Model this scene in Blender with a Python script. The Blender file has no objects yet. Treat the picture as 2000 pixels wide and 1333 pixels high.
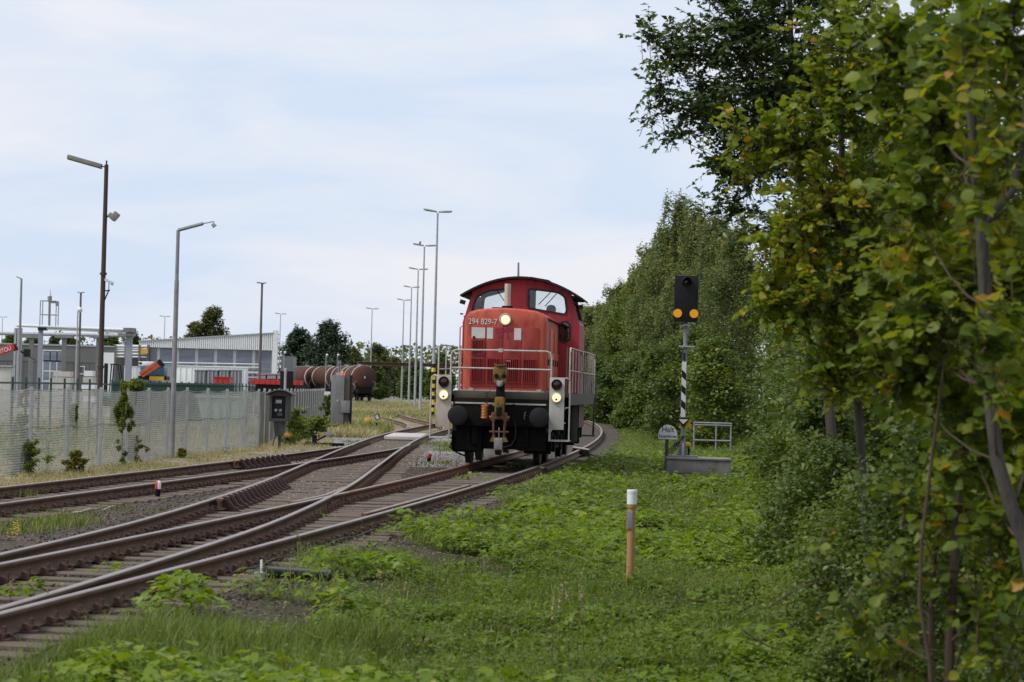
import bpy, bmesh, math, random
import numpy as np
from mathutils import Vector, Matrix, Euler, Quaternion

SC = bpy.context.scene
COL = SC.collection
rad = math.radians
random.seed(7)
RNG = np.random.default_rng(11)

# ------------------------------------------------------------------ camera
F_PX, ROLL, HOR, CAM_Z = 5280.0, rad(1.5), 97.0, 1.78
PITCH = math.atan(HOR / F_PX)
cd = bpy.data.cameras.new('camera')
cd.sensor_fit = 'HORIZONTAL'
cd.sensor_width = 36.0
cd.lens = F_PX / 2000 * 36
cd.clip_start = 0.2
cd.clip_end = 6000
cd.dof.use_dof = True
cd.dof.focus_distance = 55
cd.dof.aperture_fstop = 6.3
cam = bpy.data.objects.new('camera', cd)
COL.objects.link(cam)
cam.matrix_world = Matrix.Translation((0, 0, CAM_Z)) @ (Matrix.Rotation(rad(90) + PITCH, 4, 'X') @ Matrix.Rotation(ROLL, 4, 'Z'))
SC.camera = cam

# ------------------------------------------------------------------ sky
SUN_EL, SUN_AZ = rad(50), rad(-112)      # azimuth from +Y towards +X: behind the camera on the left
world = bpy.data.worlds.new('World')
SC.world = world
world.use_nodes = True
wt = world.node_tree
for n in list(wt.nodes):
    wt.nodes.remove(n)


def wn(t, **k):
    n = wt.nodes.new(t)
    for a, b in k.items():
        setattr(n, a, b)
    return n


sky = wn('ShaderNodeTexSky', sky_type='NISHITA', sun_disc=False, sun_elevation=SUN_EL, sun_rotation=SUN_AZ, dust_density=2.0)
tc = wn('ShaderNodeTexCoord')
mp = wn('ShaderNodeMapping')
mp.inputs['Scale'].default_value = (3.2, 3.2, 13.0)
mp.inputs['Rotation'].default_value = (0, rad(9), rad(20))
nz = wn('ShaderNodeTexNoise')
nz.inputs['Scale'].default_value = 1.9
nz.inputs['Detail'].default_value = 7
nz.inputs['Roughness'].default_value = 0.55
nz.inputs['Distortion'].default_value = 0.4
rp = wn('ShaderNodeValToRGB')
rp.color_ramp.elements[0].position = 0.37
rp.color_ramp.elements[0].color = (6.95, 8.0, 9.75, 1)
rp.color_ramp.elements[1].position = 0.62
rp.color_ramp.elements[1].color = (8.9, 9.05, 9.65, 1)
mx = wn('ShaderNodeMix', data_type='RGBA')
mx.inputs[0].default_value = 0.93
bg = wn('ShaderNodeBackground')
bg.inputs['Strength'].default_value = 0.1
wo = wn('ShaderNodeOutputWorld')
L = wt.links.new
L(tc.outputs['Generated'], mp.inputs['Vector'])
L(mp.outputs['Vector'], nz.inputs['Vector'])
L(nz.outputs['Fac'], rp.inputs['Fac'])
L(sky.outputs['Color'], mx.inputs[6])
L(rp.outputs['Color'], mx.inputs[7])
L(mx.outputs[2], bg.inputs['Color'])
L(bg.outputs['Background'], wo.inputs['Surface'])

sd = bpy.data.lights.new('sun', 'SUN')
sd.energy = 2.9
sd.angle = rad(16)
sd.color = (1.0, 0.95, 0.87)
sun = bpy.data.objects.new('sun', sd)
COL.objects.link(sun)
sun.rotation_euler = Vector((-math.sin(SUN_AZ) * math.cos(SUN_EL), -math.cos(SUN_AZ) * math.cos(SUN_EL), -math.sin(SUN_EL))).to_track_quat('-Z', 'Y').to_euler()

SC.view_settings.view_transform = 'Standard'
SC.view_settings.look = 'None'
SC.view_settings.exposure = 0.0
SC.view_settings.gamma = 1.0
SC.view_settings.use_curve_mapping = False
SC.render.engine = 'CYCLES'
SC.cycles.max_bounces = 6
SC.cycles.diffuse_bounces = 4
SC.cycles.glossy_bounces = 3
SC.cycles.transmission_bounces = 5
SC.cycles.transparent_max_bounces = 12
SC.cycles.use_denoising = True
SC.cycles.caustics_reflective = False
SC.cycles.caustics_refractive = False

# ------------------------------------------------------------------ helpers
_c, _s = math.cos(ROLL), math.sin(ROLL)


def _ray(px, py):
    dx, dy = px - 1000, py - 666.5
    x, u = _c * dx + _s * dy, -(-_s * dx + _c * dy)
    Y = F_PX * math.cos(PITCH) - u * math.sin(PITCH)
    return x / Y, (F_PX * math.sin(PITCH) + u * math.cos(PITCH)) / Y


def G(px, py, z=0.0):
    """the point of the level z seen at a pixel of the photograph"""
    a, b = _ray(px, py)
    Y = (z - CAM_Z) / b
    return Vector((a * Y, Y, z))


def W(px, py, Y):
    """the point at distance Y seen at a pixel of the photograph"""
    a, b = _ray(px, py)
    return Vector((a * Y, Y, CAM_Z + b * Y))


def link(o, parent=None):
    COL.objects.link(o)
    if parent is not None:
        o.parent = parent
    return o


def tag(o, label=None, cat=None, group=None, kind=None):
    for k, v in (('label', label), ('category', cat), ('group', group), ('kind', kind)):
        if v:
            o[k] = v
    return o


def thing(name, label, cat, loc=(0, 0, 0), rz=0.0, group=None):
    o = link(bpy.data.objects.new(name, None))
    o.location = loc
    o.rotation_euler = (0, 0, rz)
    o.empty_display_size = 0.2
    return tag(o, label, cat, group)


_kids = {}


def copy_tree(o, parent=None):
    c = o.copy()
    link(c, parent)
    for ch in list(o.children):
        copy_tree(ch, c)
    return c


class MB:
    """collects shapes, then links them as one mesh object"""

    def __init__(self):
        self.v, self.f, self.m, self.M, self.mi = [], [], [], None, 0

    def add(self, vs, fs, mi=None):
        b = len(self.v)
        if self.M is not None:
            vs = [self.M @ Vector(p) for p in vs]
        self.v += [tuple(p) for p in vs]
        self.f += [[i + b for i in f] for f in fs]
        self.m += [self.mi if mi is None else mi] * len(fs)
        return self

    def box(self, x0, x1, y0, y1, z0, z1, mi=None):
        vs = [(x, y, z) for z in (z0, z1) for y in (y0, y1) for x in (x0, x1)]
        return self.add(vs, [(0, 2, 3, 1), (4, 5, 7, 6), (0, 1, 5, 4), (2, 6, 7, 3), (0, 4, 6, 2), (1, 3, 7, 5)], mi)

    def obox(self, c, s, R=None, mi=None):
        R = R if R is not None else Matrix.Identity(3)
        if isinstance(R, (tuple, list)):
            R = Euler(R).to_matrix()
        vs = [Vector(c) + R @ Vector((x * s[0] / 2, y * s[1] / 2, z * s[2] / 2)) for z in (-1, 1) for y in (-1, 1) for x in (-1, 1)]
        return self.add(vs, [(0, 2, 3, 1), (4, 5, 7, 6), (0, 1, 5, 4), (2, 6, 7, 3), (0, 4, 6, 2), (1, 3, 7, 5)], mi)

    def bar(self, p0, p1, w, h, mi=None):
        p0, p1 = Vector(p0), Vector(p1)
        d = p1 - p0
        R = d.to_track_quat('Y', 'Z').to_matrix()
        return self.obox((p0 + p1) / 2, (w, d.length, h), R, mi)

    def cyl(self, p0, p1, r0, r1=None, n=12, caps=True, mi=None):
        r1 = r0 if r1 is None else r1
        p0, p1 = Vector(p0), Vector(p1)
        R = (p1 - p0).to_track_quat('Z', 'Y').to_matrix()
        vs = []
        for p, r in ((p0, r0), (p1, r1)):
            for i in range(n):
                a = 2 * math.pi * i / n
                vs.append(p + R @ Vector((math.cos(a) * r, math.sin(a) * r, 0)))
        fs = [(i, (i + 1) % n, n + (i + 1) % n, n + i) for i in range(n)]
        if caps:
            fs += [tuple(range(n - 1, -1, -1)), tuple(range(n, 2 * n))]
        return self.add(vs, fs, mi)

    def tube(self, pts, r, n=6, mi=None, caps=True):
        pts = [Vector(p) for p in pts]
        rs = r if isinstance(r, (list, tuple)) else [r] * len(pts)
        vs, fs, up = [], [], None
        for i, p in enumerate(pts):
            d = (pts[min(i + 1, len(pts) - 1)] - pts[max(i - 1, 0)])
            if d.length < 1e-9:
                d = Vector((0, 0, 1))
            d.normalize()
            if up is None:
                up = d.orthogonal().normalized()
            up = (up - d * up.dot(d))
            up = up.normalized() if up.length > 1e-6 else d.orthogonal().normalized()
            q = d.cross(up)
            for k in range(n):
                a = 2 * math.pi * k / n
                vs.append(p + (up * math.cos(a) + q * math.sin(a)) * rs[i])
        for i in range(len(pts) - 1):
            for k in range(n):
                a, b = i * n + k, i * n + (k + 1) % n
                fs.append((a, b, b + n, a + n))
        if caps:
            fs += [tuple(range(n - 1, -1, -1)), tuple(range((len(pts) - 1) * n, len(pts) * n))]
        return self.add(vs, fs, mi)

    def prism(self, poly, a0, a1, axis='y', mi=None):
        """polygon (u, v) swept along an axis: y -> (u, a, v), x -> (a, u, v), z -> (u, v, a)"""
        f = {'y': lambda u, v, a: (u, a, v), 'x': lambda u, v, a: (a, u, v), 'z': lambda u, v, a: (u, v, a)}[axis]
        n = len(poly)
        vs = [f(u, v, a0) for u, v in poly] + [f(u, v, a1) for u, v in poly]
        fs = [(i, (i + 1) % n, n + (i + 1) % n, n + i) for i in range(n)] + [tuple(range(n - 1, -1, -1)), tuple(range(n, 2 * n))]
        return self.add(vs, fs, mi)

    def lathe(self, prof, p0, d, n=16, mi=None):
        """profile of (radius, distance along d) turned about the line p0 + t d"""
        p0 = Vector(p0)
        R = Vector(d).to_track_quat('Z', 'Y').to_matrix()
        vs, fs = [], []
        for r, t in prof:
            for i in range(n):
                a = 2 * math.pi * i / n
                vs.append(p0 + R @ Vector((math.cos(a) * max(r, 1e-4), math.sin(a) * max(r, 1e-4), t)))
        for j in range(len(prof) - 1):
            for i in range(n):
                a, b = j * n + i, j * n + (i + 1) % n
                fs.append((a, b, b + n, a + n))
        fs += [tuple(range(n - 1, -1, -1)), tuple(range((len(prof) - 1) * n, len(prof) * n))]
        return self.add(vs, fs, mi)

    def ring(self, outer, inner, a0, a1, axis='y', mi=None):
        """frame between two polygons of the same count"""
        f = {'y': lambda u, v, a: (u, a, v), 'x': lambda u, v, a: (a, u, v), 'z': lambda u, v, a: (u, v, a)}[axis]
        n = len(outer)
        vs = [f(u, v, a) for a in (a0, a1) for P in (outer, inner) for u, v in P]
        fs = []
        for i in range(n):
            j = (i + 1) % n
            fs += [(i, j, n + j, n + i), (2 * n + i, 3 * n + i, 3 * n + j, 2 * n + j), (i, 2 * n + i, 2 * n + j, j), (n + i, n + j, 3 * n + j, 3 * n + i)]
        return self.add(vs, fs, mi)

    def build(self, name, mats, parent=None, bevel=0.0, smooth=False, ang=35):
        me = bpy.data.meshes.new(name)
        me.from_pydata(self.v, [], self.f)
        mats = mats if isinstance(mats, (list, tuple)) else [mats]
        for m in mats:
            me.materials.append(m)
        me.polygons.foreach_set('material_index', self.m)
        bm = bmesh.new()
        bm.from_mesh(me)
        bmesh.ops.recalc_face_normals(bm, faces=bm.faces)
        if bevel:
            es = [e for e in bm.edges if len(e.link_faces) == 2 and e.calc_face_angle(0) > rad(40)]
            bmesh.ops.bevel(bm, geom=es, offset=bevel, segments=2, affect='EDGES', profile=0.6, clamp_overlap=True)
        bm.to_mesh(me)
        bm.free()
        if smooth or bevel:
            me.polygons.foreach_set('use_smooth', [True] * len(me.polygons))
            me.set_sharp_from_angle(angle=rad(ang))
        me.update()
        return link(bpy.data.objects.new(name, me), parent)


def text(name, s, size, m, parent, loc, rot, sx=1.0, align='CENTER', depth=0.003):
    cu = bpy.data.curves.new(name, 'FONT')
    cu.body = s
    cu.size = size
    cu.align_x = align
    cu.align_y = 'CENTER'
    cu.extrude = depth
    cu.materials.append(m)
    t = bpy.data.objects.new(name, cu)
    COL.objects.link(t)
    me = bpy.data.meshes.new_from_object(t.evaluated_get(bpy.context.evaluated_depsgraph_get()))
    me.name = name
    bpy.data.objects.remove(t)
    o = link(bpy.data.objects.new(name, me), parent)
    o.location = loc
    o.rotation_euler = rot
    o.scale = (sx, 1, 1)
    return o


# ------------------------------------------------------------------ materials
def nodes(name):
    m = bpy.data.materials.new(name)
    m.use_nodes = True
    t = m.node_tree
    p = t.nodes['Principled BSDF']
    return m, t, p


def mat(name, c1, c2=None, scale=6.0, rough=0.6, metal=0.0, bump=0.0, bscale=None, stretch=(1, 1, 1), spec=0.4, c3=None, s3=1.5, k3=0.5, lo=0.35, hi=0.65):
    """base colour wandering between c1 and c2, patches of c3, fine relief"""
    m, t, p = nodes(name)
    N, K = t.nodes.new, t.links.new
    p.inputs['Roughness'].default_value = rough
    p.inputs['Metallic'].default_value = metal
    p.inputs['Specular IOR Level'].default_value = spec
    p.inputs['Base Color'].default_value = (*c1, 1)
    co = N('ShaderNodeTexCoord')
    ma = N('ShaderNodeMapping')
    ma.inputs['Scale'].default_value = stretch
    K(co.outputs['Object'], ma.inputs['Vector'])
    out = None
    if c2 is not None:
        n = N('ShaderNodeTexNoise')
        n.inputs['Scale'].default_value = scale
        n.inputs['Detail'].default_value = 6
        n.inputs['Roughness'].default_value = 0.6
        K(ma.outputs['Vector'], n.inputs['Vector'])
        r = N('ShaderNodeValToRGB')
        r.color_ramp.elements[0].position, r.color_ramp.elements[1].position = lo, hi
        r.color_ramp.elements[0].color, r.color_ramp.elements[1].color = (*c1, 1), (*c2, 1)
        K(n.outputs['Fac'], r.inputs['Fac'])
        out = r.outputs['Color']
        if c3 is not None:
            n3 = N('ShaderNodeTexNoise')
            n3.inputs['Scale'].default_value = s3
            n3.inputs['Detail'].default_value = 8
            n3.inputs['Roughness'].default_value = 0.7
            K(ma.outputs['Vector'], n3.inputs['Vector'])
            r3 = N('ShaderNodeValToRGB')
            r3.color_ramp.elements[0].position, r3.color_ramp.elements[1].position = k3, min(1, k3 + 0.14)
            K(n3.outputs['Fac'], r3.inputs['Fac'])
            x = N('ShaderNodeMix')
            x.data_type = 'RGBA'
            K(r3.outputs['Color'], x.inputs[0])
            K(out, x.inputs[6])
            x.inputs[7].default_value = (*c3, 1)
            out = x.outputs[2]
        K(out, p.inputs['Base Color'])
    if bump:
        nb = N('ShaderNodeTexNoise')
        nb.inputs['Scale'].default_value = bscale or scale * 5
        nb.inputs['Detail'].default_value = 5
        K(ma.outputs['Vector'], nb.inputs['Vector'])
        b = N('ShaderNodeBump')
        b.inputs['Strength'].default_value = bump
        b.inputs['Distance'].default_value = 0.02
        K(nb.outputs['Fac'], b.inputs['Height'])
        K(b.outputs['Normal'], p.inputs['Normal'])
    return m


def leaf_mat(name, stops, trans=0.4, rough=0.45, spec=0.35):
    """leaf: each leaf carries its own random number, which picks its colour along the ramp"""
    m, t, p = nodes(name)
    N, K = t.nodes.new, t.links.new
    a = N('ShaderNodeAttribute')
    a.attribute_name = 'rnd'
    r = N('ShaderNodeValToRGB')
    els = r.color_ramp.elements
    while len(els) < len(stops):
        els.new(0.5)
    for e, (pos, colr) in zip(els, stops):
        e.position, e.color = pos, (*colr, 1)
    K(a.outputs['Fac'], r.inputs['Fac'])
    K(r.outputs['Color'], p.inputs['Base Color'])
    p.inputs['Roughness'].default_value = rough
    p.inputs['Specular IOR Level'].default_value = spec
    tr = N('ShaderNodeBsdfTranslucent')
    g = N('ShaderNodeMix')
    g.data_type = 'RGBA'
    g.blend_type = 'MULTIPLY'
    g.inputs[0].default_value = 1
    K(r.outputs['Color'], g.inputs[6])
    g.inputs[7].default_value = (1.25, 1.2, 0.6, 1)
    K(g.outputs[2], tr.inputs['Color'])
    x = N('ShaderNodeMixShader')
    x.inputs[0].default_value = trans
    K(p.outputs['BSDF'], x.inputs[1])
    K(tr.outputs['BSDF'], x.inputs[2])
    K(x.outputs['Shader'], t.nodes['Material Output'].inputs['Surface'])
    return m


def emit_mat(name, colr, e):
    m, t, p = nodes(name)
    p.inputs['Base Color'].default_value = (*colr, 1)
    p.inputs['Emission Color'].default_value = (*colr, 1)
    p.inputs['Emission Strength'].default_value = e
    p.inputs['Roughness'].default_value = 0.2
    return m


def glass_mat(name, tint, refl=0.12):
    m, t, p = nodes(name)
    N, K = t.nodes.new, t.links.new
    t.nodes.remove(p)
    tr = N('ShaderNodeBsdfTransparent')
    tr.inputs['Color'].default_value = (*tint, 1)
    gl = N('ShaderNodeBsdfGlossy')
    gl.inputs['Roughness'].default_value = 0.03
    fr = N('ShaderNodeFresnel')
    fr.inputs['IOR'].default_value = 1.45
    ad = N('ShaderNodeMath')
    ad.operation = 'MULTIPLY_ADD'
    ad.inputs[1].default_value = 1.0
    ad.inputs[2].default_value = refl - 0.04
    K(fr.outputs['Fac'], ad.inputs[0])
    x = N('ShaderNodeMixShader')
    K(ad.outputs[0], x.inputs[0])
    K(tr.outputs[0], x.inputs[1])
    K(gl.outputs[0], x.inputs[2])
    K(x.outputs[0], t.nodes['Material Output'].inputs['Surface'])
    return m


M = {}
M['red_cab'] = mat('red_cab_paint', (0.33, 0.020, 0.036), (0.39, 0.034, 0.050), 2.0, 0.5, c3=(0.20, 0.016, 0.024), s3=2.4, k3=0.50, bump=0.03, stretch=(1.6, 1.6, 0.28))
M['red_hood'] = mat('faded_red_paint', (0.42, 0.064, 0.037), (0.47, 0.100, 0.055), 1.6, 0.6, c3=(0.24, 0.030, 0.022), s3=3.0, k3=0.50, bump=0.03, stretch=(1, 1, 0.4))
M['red_door'] = mat('door_red_paint', (0.29, 0.033, 0.027), (0.36, 0.050, 0.034), 2.2, 0.55, c3=(0.17, 0.020, 0.020), s3=2.6, k3=0.55, bump=0.03, stretch=(1, 1, 0.4))
M['red_low'] = mat('dark_red_paint', (0.27, 0.022, 0.024), (0.33, 0.032, 0.030), 3.0, 0.55, c3=(0.15, 0.018, 0.018), s3=2.5, k3=0.55, stretch=(1, 1, 0.4))
M['red_orange'] = mat('orange_red_paint', (0.50, 0.075, 0.022), (0.56, 0.11, 0.035), 2.0, 0.5, c3=(0.36, 0.05, 0.03), s3=2.0, k3=0.57, stretch=(1, 1, 0.3))
M['patch_white'] = mat('white_paint_patch', (0.62, 0.60, 0.57), (0.52, 0.50, 0.47), 4, 0.6)
M['patch_pink'] = mat('worn_pink_paint', (0.30, 0.018, 0.045), (0.24, 0.014, 0.036), 8, 0.6)
M['letter'] = mat('pale_lettering', (0.66, 0.62, 0.58))
M['white_dirty'] = mat('dirty_white_paint', (0.52, 0.51, 0.48), (0.42, 0.40, 0.36), 3.0, 0.6, c3=(0.33, 0.19, 0.10), s3=2.2, k3=0.6, stretch=(1, 1, 0.5))
M['white_rusty'] = mat('rust_streaked_white_paint', (0.50, 0.46, 0.40), (0.42, 0.34, 0.26), 3.0, 0.6, c3=(0.30, 0.15, 0.07), s3=2.0, k3=0.55, stretch=(1, 1, 0.35))
M['rail_white'] = mat('grey_white_tube_paint', (0.48, 0.46, 0.42), (0.38, 0.34, 0.30), 8, 0.5, c3=(0.25, 0.14, 0.08), s3=5, k3=0.6)
M['olive_beam'] = mat('grimy_olive_paint', (0.060, 0.052, 0.036), (0.085, 0.072, 0.048), 3, 0.6, c3=(0.10, 0.06, 0.035), s3=4, k3=0.58)
M['grime_and_slot_black'] = mat('grimy_and_slot_black_paint', (0.006, 0.0055, 0.005), (0.012, 0.0105, 0.009), 5, 0.85, bump=0.1, spec=0.15)  # grimy paint, and the painted shade behind the louvre slats
M['black'] = mat('black_paint', (0.008, 0.008, 0.009), (0.014, 0.014, 0.015), 5, 0.6, spec=0.25)
M['rubber'] = mat('black_rubber', (0.012, 0.012, 0.013), rough=0.5)
M['roof'] = mat('sooty_roof_paint', (0.018, 0.015, 0.014), (0.035, 0.025, 0.022), 3, 0.75, spec=.2)
M['coupler_yellow'] = mat('greasy_yellow_paint', (0.25, 0.135, 0.020), (0.15, 0.08, 0.016), 9, 0.55, c3=(0.022, 0.017, 0.012), s3=6, k3=0.47)
M['copper_rust'] = mat('brown_rusty_steel', (0.16, 0.065, 0.03), (0.10, 0.045, 0.025), 8, 0.6)
M['steel_worn'] = mat('worn_grey_steel', (0.34, 0.33, 0.31), (0.22, 0.21, 0.20), 8, 0.4, metal=0.5)
M['hose_orange'] = mat('orange_hose', (0.48, 0.15, 0.02), (0.34, 0.10, 0.02), 12, 0.45)
M['stack'] = mat('sooty_white_stack_paint', (0.50, 0.46, 0.40), (0.36, 0.31, 0.26), 4, 0.6, c3=(0.14, 0.11, 0.09), s3=3, k3=0.55, stretch=(1, 1, 0.3))
M['lens_lit'] = emit_mat('lit_lamp_glass', (1.0, 0.80, 0.45), 0.95)
M['lens_core'] = emit_mat('lit_lamp_core', (1.0, 0.90, 0.66), 2.2)
M['lens_red'] = mat('dark_red_lens', (0.035, 0.006, 0.008), rough=0.12, spec=0.6)
M['signal_amber'] = emit_mat('amber_glow_disc', (0.85, 0.36, 0.015), 0.12)  # faint glow put into the amber disc colour
M['glass'] = glass_mat('cab_glass', (0.93, 0.95, 0.96), 0.06)
M['glass_dark'] = glass_mat('dark_cab_glass', (0.42, 0.45, 0.46), 0.10)
M['interior'] = mat('cab_lining', (0.10, 0.10, 0.10), (0.13, 0.13, 0.12), 5, 0.7)
M['wheel'] = mat('oily_wheel_steel', (0.030, 0.024, 0.020), (0.050, 0.038, 0.030), 6, 0.6)
M['rail_top'] = mat('polished_rail_head', (0.30, 0.265, 0.235), (0.22, 0.18, 0.15), 3.0, 0.42, metal=0.6, stretch=(6, 0.4, 1), spec=0.5)
M['rail_rusty_top'] = mat('dull_brown_rail_head', (0.30, 0.19, 0.13), (0.22, 0.13, 0.085), 3.0, 0.42, metal=0.55, stretch=(6, 0.4, 1))
M['rail_side'] = mat('brown_rail_web', (0.110, 0.068, 0.044), (0.165, 0.100, 0.060), 4.0, 0.8, bump=0.15, spec=.25, c3=(0.070, 0.048, 0.036), s3=2, k3=0.52)
M['rail_side_orange'] = mat('orange_rusty_rail_web', (0.20, 0.086, 0.040), (0.14, 0.066, 0.036), 4.0, 0.75, bump=0.15)
M['fastening'] = mat('rusty_rail_fastening', (0.060, 0.034, 0.026), (0.095, 0.048, 0.034), 12, 0.7, bump=0.1)
M['guard_chair'] = mat('red_brown_cast_chair', (0.060, 0.026, 0.021), (0.040, 0.021, 0.018), 8, 0.75, bump=0.1)
M['sleeper'] = mat('weathered_oak_sleeper', (0.150, 0.120, 0.092), (0.088, 0.069, 0.053), 3.0, 0.9, bump=0.6, bscale=14, stretch=(0.6, 14, 6), c3=(0.17, 0.14, 0.115), s3=1.2, k3=0.55)
M['galv'] = mat('galvanised_steel', (0.40, 0.42, 0.44), (0.32, 0.34, 0.36), 5, 0.5, metal=0.25)
M['galv_dark'] = mat('weathered_grey_steel', (0.27, 0.28, 0.29), (0.20, 0.20, 0.20), 4, 0.6, metal=0.15, c3=(0.14, 0.12, 0.10), s3=3, k3=0.58)
M['pole_rust'] = mat('rust_brown_pole', (0.040, 0.029, 0.024), (0.065, 0.040, 0.031), 3, 0.7, stretch=(1, 1, 0.3), bump=0.1)
M['pole_brown'] = mat('dull_brown_pole', (0.13, 0.115, 0.10), (0.10, 0.085, 0.075), 3, 0.7)
M['lamp_grey'] = mat('grey_lamp_housing', (0.24, 0.24, 0.22), (0.17, 0.17, 0.15), 6, 0.5)
M['lamp_lens'] = mat('milky_lamp_lens', (0.40, 0.40, 0.38), rough=0.3)
M['white'] = mat('white_paint', (0.74, 0.75, 0.75), (0.66, 0.67, 0.68), 2, 0.5)
M['white_wall'] = mat('white_metal_cladding', (0.74, 0.76, 0.77), (0.68, 0.70, 0.71), 0.6, 0.5)
M['grey_wall'] = mat('grey_metal_cladding', (0.115, 0.115, 0.115), (0.10, 0.10, 0.102), 0.3, 0.6)
M['grey_wall_top'] = mat('dark_grey_fascia', (0.135, 0.135, 0.13), (0.12, 0.12, 0.118), 0.3, 0.6)
M['blue_glass'] = mat('blue_grey_glazing', (0.12, 0.138, 0.18), (0.20, 0.22, 0.265), 0.3, 0.15, stretch=(1, 1, 5), spec=0.6)
M['blue_steel'] = mat('blue_grey_steel', (0.24, 0.26, 0.30), (0.28, 0.30, 0.34), 1, 0.5)
M['stripe_yellow'] = mat('yellow_stripe_paint', (0.72, 0.58, 0.03), (0.62, 0.49, 0.03), 4, 0.5)
M['safety_yellow'] = mat('yellow_housing', (0.66, 0.38, 0.02), (0.56, 0.31, 0.02), 5, 0.5)
M['concrete'] = mat('weathered_concrete', (0.30, 0.29, 0.27), (0.22, 0.215, 0.20), 4, 0.9, bump=0.25, bscale=40, c3=(0.16, 0.15, 0.13), s3=1.5, k3=0.55)
M['concrete_light'] = mat('pale_concrete_slab', (0.46, 0.42, 0.40), (0.40, 0.37, 0.35), 4, 0.9, bump=0.15)
M['grey_box'] = mat('weathered_grey_cabinet', (0.22, 0.225, 0.225), (0.16, 0.16, 0.16), 2.5, 0.6, c3=(0.17, 0.13, 0.10), s3=3, k3=0.56, stretch=(1, 1, 0.6), metal=0.2)
M['brown_panel'] = mat('brown_gate_panel', (0.10, 0.075, 0.06), (0.14, 0.10, 0.08), 3, 0.7)
M['phone_box'] = mat('dark_grey_box_paint', (0.060, 0.060, 0.060), (0.045, 0.042, 0.040), 4, 0.6, c3=(0.10, 0.09, 0.08), s3=6, k3=0.6)
M['phone_roof'] = mat('weathered_brown_roof', (0.13, 0.115, 0.10), (0.085, 0.072, 0.062), 5, 0.75)
M['tank_brown'] = mat('rust_brown_tank', (0.098, 0.040, 0.026), (0.068, 0.032, 0.024), 0.8, 0.8, spec=.15, c3=(0.048, 0.034, 0.030), s3=0.5, k3=0.52, stretch=(1, 1, 0.5))
M['brown_beam'] = mat('red_brown_girder', (0.10, 0.045, 0.03), (0.075, 0.035, 0.028), 2, 0.7)
M['bright_red'] = mat('bright_red_paint', (0.50, 0.03, 0.03), (0.42, 0.028, 0.03), 2, 0.5)
M['crane_orange'] = mat('orange_crane_paint', (0.45, 0.10, 0.03), (0.36, 0.08, 0.03), 3, 0.5)
M['cab_blue'] = mat('blue_truck_paint', (0.05, 0.10, 0.20), (0.06, 0.12, 0.22), 2, 0.4)
M['green_dark'] = mat('dark_green_paint', (0.020, 0.055, 0.042), (0.028, 0.065, 0.050), 3, 0.5)
M['green_mid'] = mat('green_machine_paint', (0.10, 0.30, 0.17), (0.08, 0.25, 0.14), 3, 0.5)
M['green_pale'] = mat('pale_green_skip_paint', (0.26, 0.40, 0.31), (0.22, 0.34, 0.27), 2, 0.6)
M['wood_post'] = mat('tan_plastic_post', (0.36, 0.205, 0.080), (0.31, 0.17, 0.065), 3, 0.6, stretch=(4, 4, 0.6), c3=(0.34, 0.17, 0.06), s3=4, k3=0.6)
M['pipe_black'] = mat('black_corrugated_plastic', (0.016, 0.017, 0.020), rough=0.45)
M['sign_post'] = mat('weathered_wood_post', (0.10, 0.08, 0.06), (0.07, 0.055, 0.045), 4, 0.9, stretch=(6, 6, 0.5))
M['mesh_wire'] = mat('zinc_fence_wire', (0.34, 0.35, 0.35), (0.27, 0.28, 0.28), 3, 0.5, metal=0.2)
M['bark_grey'] = mat('grey_bark', (0.080, 0.070, 0.060), (0.048, 0.041, 0.035), 8, 0.9, bump=0.5, stretch=(1, 1, 0.3), c3=(0.11, 0.105, 0.09), s3=5, k3=0.58)
M['bark_dark'] = mat('dark_bark', (0.050, 0.040, 0.032), (0.075, 0.062, 0.048), 6, 0.9, bump=0.5, stretch=(1, 1, 0.3))
M['twig'] = mat('brown_twig_bark', (0.050, 0.033, 0.023), (0.080, 0.054, 0.036), 9, 0.85)
M['vest'] = mat('orange_work_vest', (0.65, 0.16, 0.02), (0.55, 0.12, 0.02), 8, 0.8)
M['skin'] = mat('skin', (0.42, 0.25, 0.18), rough=0.6)
M['hair'] = mat('dark_hair', (0.02, 0.015, 0.012), rough=0.7)
M['cloth_dark'] = mat('dark_blue_workwear', (0.03, 0.04, 0.07), rough=0.9)

# ------------------------------------------------------------------ noise, scattering
def _hash(ix, iy, seed):
    h = (ix.astype(np.int64) * 374761393 + iy.astype(np.int64) * 668265263 + seed * 974711) & 0x7fffffff
    h = ((h ^ (h >> 13)) * 1274126177) & 0x7fffffff
    return ((h ^ (h >> 16)) & 0xffff) / 65535.0


def vnoise(x, y, seed=0):
    x, y = np.asarray(x, float), np.asarray(y, float)
    ix, iy = np.floor(x), np.floor(y)
    fx, fy = x - ix, y - iy
    fx, fy = fx * fx * (3 - 2 * fx), fy * fy * (3 - 2 * fy)
    a, b = _hash(ix, iy, seed), _hash(ix + 1, iy, seed)
    c, d = _hash(ix, iy + 1, seed), _hash(ix + 1, iy + 1, seed)
    return (a * (1 - fx) + b * fx) * (1 - fy) + (c * (1 - fx) + d * fx) * fy


def fbm(x, y, seed=0, o=3):
    t, a, w = 0, 1.0, 0
    for i in range(o):
        t = t + a * vnoise(np.asarray(x) * 2 ** i, np.asarray(y) * 2 ** i, seed + i * 17)
        w += a
        a *= 0.5
    return t / w


def sstep(a, b, x):
    t = np.clip((np.asarray(x, float) - a) / (b - a), 0, 1)
    return t * t * (3 - 2 * t)


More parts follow.
